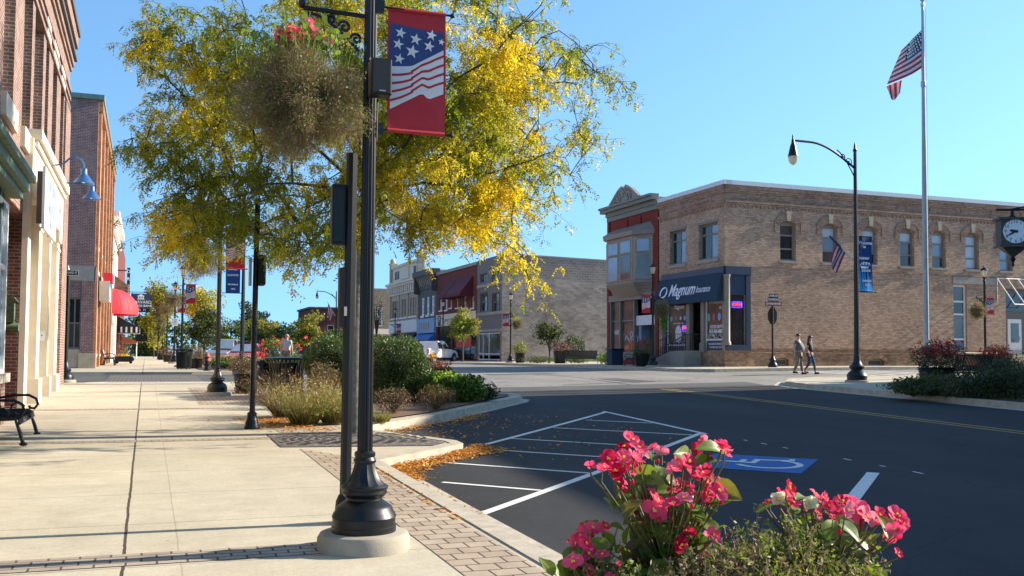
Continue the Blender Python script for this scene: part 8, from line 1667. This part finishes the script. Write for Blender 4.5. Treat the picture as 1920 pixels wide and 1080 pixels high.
def petal(mb, c, u, v, n, L, W, cup, curl, rnd):
    """rounded cupped petal from c along u; ring grid"""
    rows = [(.0,.16),(.22,.62),(.48,.95),(.74,.92),(.92,.60),(1.0,.18)]; vs = []; fs = []; m = 5; ph = rnd.uniform(0,6)
    for (t_, w_) in rows:
        for i in range(m):
            s = (i/(m-1)*2-1); z = cup*L*(t_**1.5)*.9-curl*L*max(0,t_-.55)**2*2.4+.28*W*abs(s)**2*w_*.6+.05*L*sin(ph+s*4+t_*5)*t_; vs.append(c+u*(L*t_)+v*(W*.5*w_*s)+n*z)
    for k in range(len(rows)-1):
        for i in range(m-1): fs.append((k*m+i,k*m+i+1,(k+1)*m+i+1,(k+1)*m+i))
    mb.add(vs, fs)
def bloom(parent, c, r, mat, n0, rnd, cream=False):
    u, v, n = frame_of(n0); a0 = rnd.uniform(0, 6.28); t = MB()
    specs = [(0,1.12,1.25,.22),(pi,1.05,1.2,.22),(pi/2,.85,.75,.45),(-pi/2,.85,.75,.45)] if not cream else [(k*1.05,.9,.95,.5) for k in range(6)]+[(k*1.6+.4,.6,.7,.9) for k in range(4)]
    if not cream and rnd.random() < .55: specs += [(rnd.uniform(0,6.28),.7,.7,.8),(rnd.uniform(0,6.28),.6,.6,1.0)]
    for (aa, L, W, cup) in specs:
        a = a0+aa+rnd.uniform(-.15,.15); pu = u*cos(a)+v*sin(a); pv = -u*sin(a)+v*cos(a); petal(t, c, pu, pv, n, r*L*rnd.uniform(.9,1.12), r*W*rnd.uniform(.9,1.1), cup*rnd.uniform(.7,1.3), rnd.uniform(.1,.5), rnd)
    o = t.build('bloom', mat, parent, smooth=True, ang=180)
    t = MB()
    for k in range(7): t.ell(tuple(c+n*r*.25+u*rnd.uniform(-.14,.14)*r+v*rnd.uniform(-.14,.14)*r), r*.08, r*.08, r*.09, 6, 5)
    t.build('flower_centre', M['pollen'], o, smooth=True); return o
def leaf(mb, c, L, W, n0, ang, rnd):
    u0, v0, n = frame_of(n0); u = u0*cos(ang)+v0*sin(ang); v = -u0*sin(ang)+v0*cos(ang); rows = [(-.08,.05),(0,.55),(.2,.95),(.42,1.0),(.64,.80),(.84,.42),(1.0,.03)]; vs = []; fs = []; m = 7; fold = rnd.uniform(.15,.5); arch = rnd.uniform(.1,.35)
    for (t_, w_) in rows:
        for i in range(m): s = i/(m-1)*2-1; asym = 1.15 if s > 0 else .85; vs.append(c+u*(L*(t_-.45))+v*(W*.5*w_*s*asym)+n*(W*fold*abs(s)*w_*.7-arch*L*(t_-.3)**2+.04*W*sin(t_*9+s*3)*abs(s)))
    for k in range(len(rows)-1):
        for i in range(m-1): fs.append((k*m+i,k*m+i+1,(k+1)*m+i+1,(k+1)*m+i))
    mb.add(vs, fs)
def begonia(label, base, blooms, leaves, seed):
    rnd = random.Random(seed); b0 = fx(base[0], base[1], DP); T = thing('begonia', label, 'flowering plant', b0, group='pink begonias in the foreground tub'); pts = []; st = MB(); lf = MB()
    hub = fx(base[0], base[1]-210, DP)
    for (x, y, r) in blooms+[(x+rnd.gauss(0,27), y+rnd.gauss(0,24)+6, r*rnd.uniform(.7,.95)) for (x,y,r) in blooms if r > 26]:
        d = DP+rnd.uniform(-.13,.13); c = fx(x, y, d); rr_ = r/2.6667*d/1850*1.30; n = (camd*.75+Vector((.45,-.1,.55))+Vector((rnd.gauss(0,.45),rnd.gauss(0,.45),rnd.gauss(0,.4)))); bloom(T, c, rr_, BG[rnd.choice(['petal_hot','petal_hot','petal_hot','petal_pink','petal_pink','petal_pink','petal_red','petal_pale'] if r > 22 else ['petal_red','petal_hot'])], n, rnd); pts.append((c, n.normalized(), rr_))
    for kk_, (c, n, r) in enumerate(pts):
        if kk_ % 4: q = c.lerp(hub, rnd.uniform(.3,.6)); st.tube([c-n*r*.15, c-n*r*.5-Vector((0,0,r)), q-Vector((0,0,.012)), q.lerp(hub,.6)], [.0011,.0014,.0018,.0024], 5); continue
        j = rnd.uniform(.25,.6); q = hub.lerp(c, j)+Vector((rnd.gauss(0,.008),rnd.gauss(0,.01),0)); st.tube([b0+Vector((rnd.gauss(0,.025),rnd.gauss(0,.025),0)), hub.lerp(q,.2)+Vector((rnd.gauss(0,.012),rnd.gauss(0,.012),0)), q, c-n*r*.3-Vector((0,0,r*.8)), c-n*r*.1], [.0048,.0042,.003,.002,.0016], 6)
    for (x, y, L, a) in leaves:
        d = DP+rnd.uniform(-.06,.12); c = fx(x, y, d); n = camd*.55+Vector((.25,-.05,.75))+Vector((rnd.gauss(0,.4),rnd.gauss(0,.4),rnd.gauss(0,.25))); Lm = L/2.6667*d/1850; leaf(lf, c, Lm*1.35, Lm*.88, n, -R(a)+rnd.uniform(-.2,.2)+(pi if rnd.random() < .4 else 0), rnd); st.tube([c, c.lerp(hub,.25)-Vector((0,0,.008)), c.lerp(hub,.5)], [.0015,.002,.003], 5)
    for k in range(int(len(blooms)*2.3)):
        c, n, r = rnd.choice(pts); x = c.lerp(hub, rnd.uniform(.15,.8))+Vector((rnd.gauss(0,.03),rnd.gauss(0,.03),rnd.gauss(0,.02)))+FW*.03; L = rnd.uniform(.035,.066); leaf(lf, x, L, L*.7, camd*.4+Vector((.3,-.1,.8))+Vector((rnd.gauss(0,.5),rnd.gauss(0,.5),rnd.gauss(0,.3))), rnd.uniform(0,6.28), rnd)
    for k in range(len(blooms)//2):
        c, n, r = rnd.choice(pts); x = c+Vector((rnd.gauss(0,.022),rnd.gauss(0,.022),-.012-.01*rnd.random())); bd = MB(); bd.ell(tuple(x), .004, .004, .0065, 8, 6); bd.build('bud', BG['petal_red'], T, smooth=True); st.tube([x, x.lerp(hub,.3)], .001, 4)
    for k in range(len(blooms)): x = hub+Vector((rnd.gauss(0,.045),rnd.gauss(0,.03),rnd.uniform(-.07,.05))); L = rnd.uniform(.05,.085); leaf(lf, x, L, L*.7, camd*.6+Vector((.25,-.1,.7))+Vector((rnd.gauss(0,.4),rnd.gauss(0,.4),rnd.gauss(0,.3))), rnd.uniform(0,6.28), rnd)
    st.build('stems', M['begonia_stem'], T, smooth=True); lf.build('leaves', BL, T, smooth=True, ang=180); return T
main_b = [(490,120,40),(455,160,34),(545,180,36),(590,165,36),(505,215,44),(450,210,36),(375,215,38),(350,262,36),(410,282,44),(440,335,34),(485,255,32),(715,240,42),(755,250,46),(700,270,30),(850,125,24),(815,165,26),(940,150,40),(955,190,32),(880,205,20),(840,290,40),(895,345,50),(925,380,42),(870,385,36),(770,355,28),(715,385,34),(800,410,38),(700,445,44),(560,455,48),(612,430,52),(600,510,46),(655,490,36),(860,400,30),(780,580,26),(815,615,20),(900,590,32),(735,640,38),(855,635,22)]
main_l = [(575,310,120,20),(640,270,90,-60),(600,200,85,-80),(760,190,115,10),(885,165,115,15),(860,235,95,-30),(650,380,110,10),(780,480,120,15),(760,515,120,20),(920,430,90,-20),(870,440,85,40),(480,450,75,50),(560,540,130,-10),(590,640,140,-5),(740,590,90,-20),(640,520,110,10),(540,390,95,-20),(800,660,120,5),(690,700,120,10),(850,540,95,20),(535,330,80,-40),(620,330,90,30),(700,330,90,0),(830,450,95,-10),(590,580,110,0),(660,640,110,-30),(520,720,120,20),(640,750,130,0),(780,740,120,-10),(680,560,100,40),(560,690,110,-20)]
begonia('tallest pink begonia with big glossy leaves above the road paint', (660,1010), main_b, main_l, 1)
begonia('small pink begonia at the lower left of the flower tub', (300,1080), [(295,565,40),(230,600,38),(215,650,40),(260,640,36),(225,715,42),(280,690,32),(200,690,32),(275,775,38),(430,775,36),(250,560,26)], [(340,640,90,30),(400,700,90,-20),(300,740,100,20),(420,560,60,30),(350,720,90,-40),(240,780,90,0),(380,620,70,60),(330,800,110,10)], 2)
begonia('sprawling pink begonia at the right beside the cream blooms', (1480,1060), [(1275,365,42),(1265,410,38),(1300,440,36),(1180,430,24),(1410,400,32),(1440,420,28),(1475,450,28),(1590,430,42),(1620,480,46),(1660,490,36),(1570,470,32),(1745,545,42),(1810,520,46),(1800,570,46),(1500,515,18),(1705,615,24),(1825,685,20),(1850,540,26)], [(1160,460,90,80),(1340,410,70,-20),(1510,450,80,-70),(1600,550,100,-60),(1660,620,110,20),(1690,510,80,40),(1550,600,100,-30),(1480,690,100,30),(1560,640,80,-20),(1450,780,110,30),(1650,700,60,0),(1520,560,90,60),(1390,440,70,30)], 3)
for (x, y, lb) in ((1228,420,'cream rose like bloom at the left of the right begonia'),(1385,440,'cream rose like bloom, right of the other one')):
    c = fx(x, y, DP-.05); T = thing('cream_flower', lb, 'flower', c); bloom(T, c, 46/2.6667*DP/1850, BG['petal_cream'], camd+Vector((.2,0,.6)), random.Random(x), True); t = MB(); t.tube([c, fx(x+30, y+260, DP)], .002, 5); t.build('stem', M['begonia_stem'], T)
LM['fine_green'] = leafmat('fine_green', [(.10,.14,.025),(.16,.20,.04),(.22,.25,.06),(.07,.10,.02)], .4); LM['fine_dry'] = leafmat('fine_dry', [(.22,.16,.09),(.30,.22,.13),(.16,.11,.06),(.24,.20,.09)], .25); LM['fine_red'] = leafmat('fine_red', [(.20,.05,.06),(.16,.07,.05)], .25)
def filler(label, pts, mats, n, seed, h=.16, leafs=26):
    """bushy trailing plant: many thin stems, each with tiny leaves"""
    rng = np.random.default_rng(seed); b0 = fx(pts[0][0], pts[0][1]+120, DP); T = thing('trailing_plant', label, 'plant', b0, group='bushy filler plants in the foreground tub'); st = []; 
    for k in range(n): x, y, sx, sy = pts[rng.integers(0, len(pts))]; st.append(tuple(fx(x+rng.normal()*sx, y+rng.normal()*sy*.4+h*1350+rng.random()*130, DP+rng.normal()*.09)))
    st = np.array(st); d = np.tile([0,0,1.0],(n,1))+rng.normal(size=(n,3))*.38; d /= np.linalg.norm(d,axis=1)[:,None]; L = h*rng.uniform(.35,.95,n); K = 5; p = st.copy(); S_ = [p]; V = []
    for k in range(K):
        q = p+d*(L/K)[:,None]; sd = np.cross(d, rng.normal(size=(n,3))); sd /= np.linalg.norm(sd,axis=1)[:,None]+1e-9; Q = np.empty((n,4,3)); w_ = .0011*(1-k/7); Q[:,0] = p-sd*w_; Q[:,1] = p+sd*w_; Q[:,2] = q+sd*w_*.8; Q[:,3] = q-sd*w_*.8; V.append(Q.reshape(-1,3)); p = q; S_.append(p); d = d+rng.normal(size=(n,3))*.2; d /= np.linalg.norm(d,axis=1)[:,None]
    npmesh('stems', np.concatenate(V), 4, LM['fine_dry'], T); S_ = np.array(S_); P = []
    for k in range(leafs): u = (.15+.85*rng.random(n))*K; i = np.minimum(u.astype(int),K-1); f = (u-i)[:,None]; P.append(S_[i,np.arange(n)]*(1-f)+S_[i+1,np.arange(n)]*f+rng.normal(size=(n,3))*.004)
    P = np.concatenate(P); mi = np.tile(rng.integers(0, len(mats), n), leafs); npmesh('leaves', foliage_quads(P, rng, .0125, .36), 4, [LM[m] for m in mats], T, mi); return T
filler('green bushy filler plant under the cream blooms', [(1300,560,90,60),(1400,600,80,60),(1200,640,70,60),(1350,680,120,50)], ['fine_green','fine_green','fine_dry'], 520, 1, .15)
filler('dried brown filler plant in the middle of the flower tub', [(1040,640,70,60),(1000,740,90,40),(1130,700,80,50)], ['fine_dry','fine_dry','fine_green','fine_red'], 380, 2, .17)
filler('green feathery filler plant below the tallest begonia', [(680,760,70,40),(880,700,60,60),(780,780,90,30),(560,790,70,20)], ['fine_green','fine_green','fine_dry'], 420, 3, .13); filler('pale feathery filler plant at the right end of the tub', [(1560,740,60,40),(1480,780,80,30),(1640,760,30,30)], ['fine_green','fine_dry'], 240, 4, .12); filler('thin filler sprigs left of the tallest begonia', [(460,720,14,50),(470,780,60,20),(330,800,60,10)], ['fine_green','fine_dry'], 110, 5, .13)
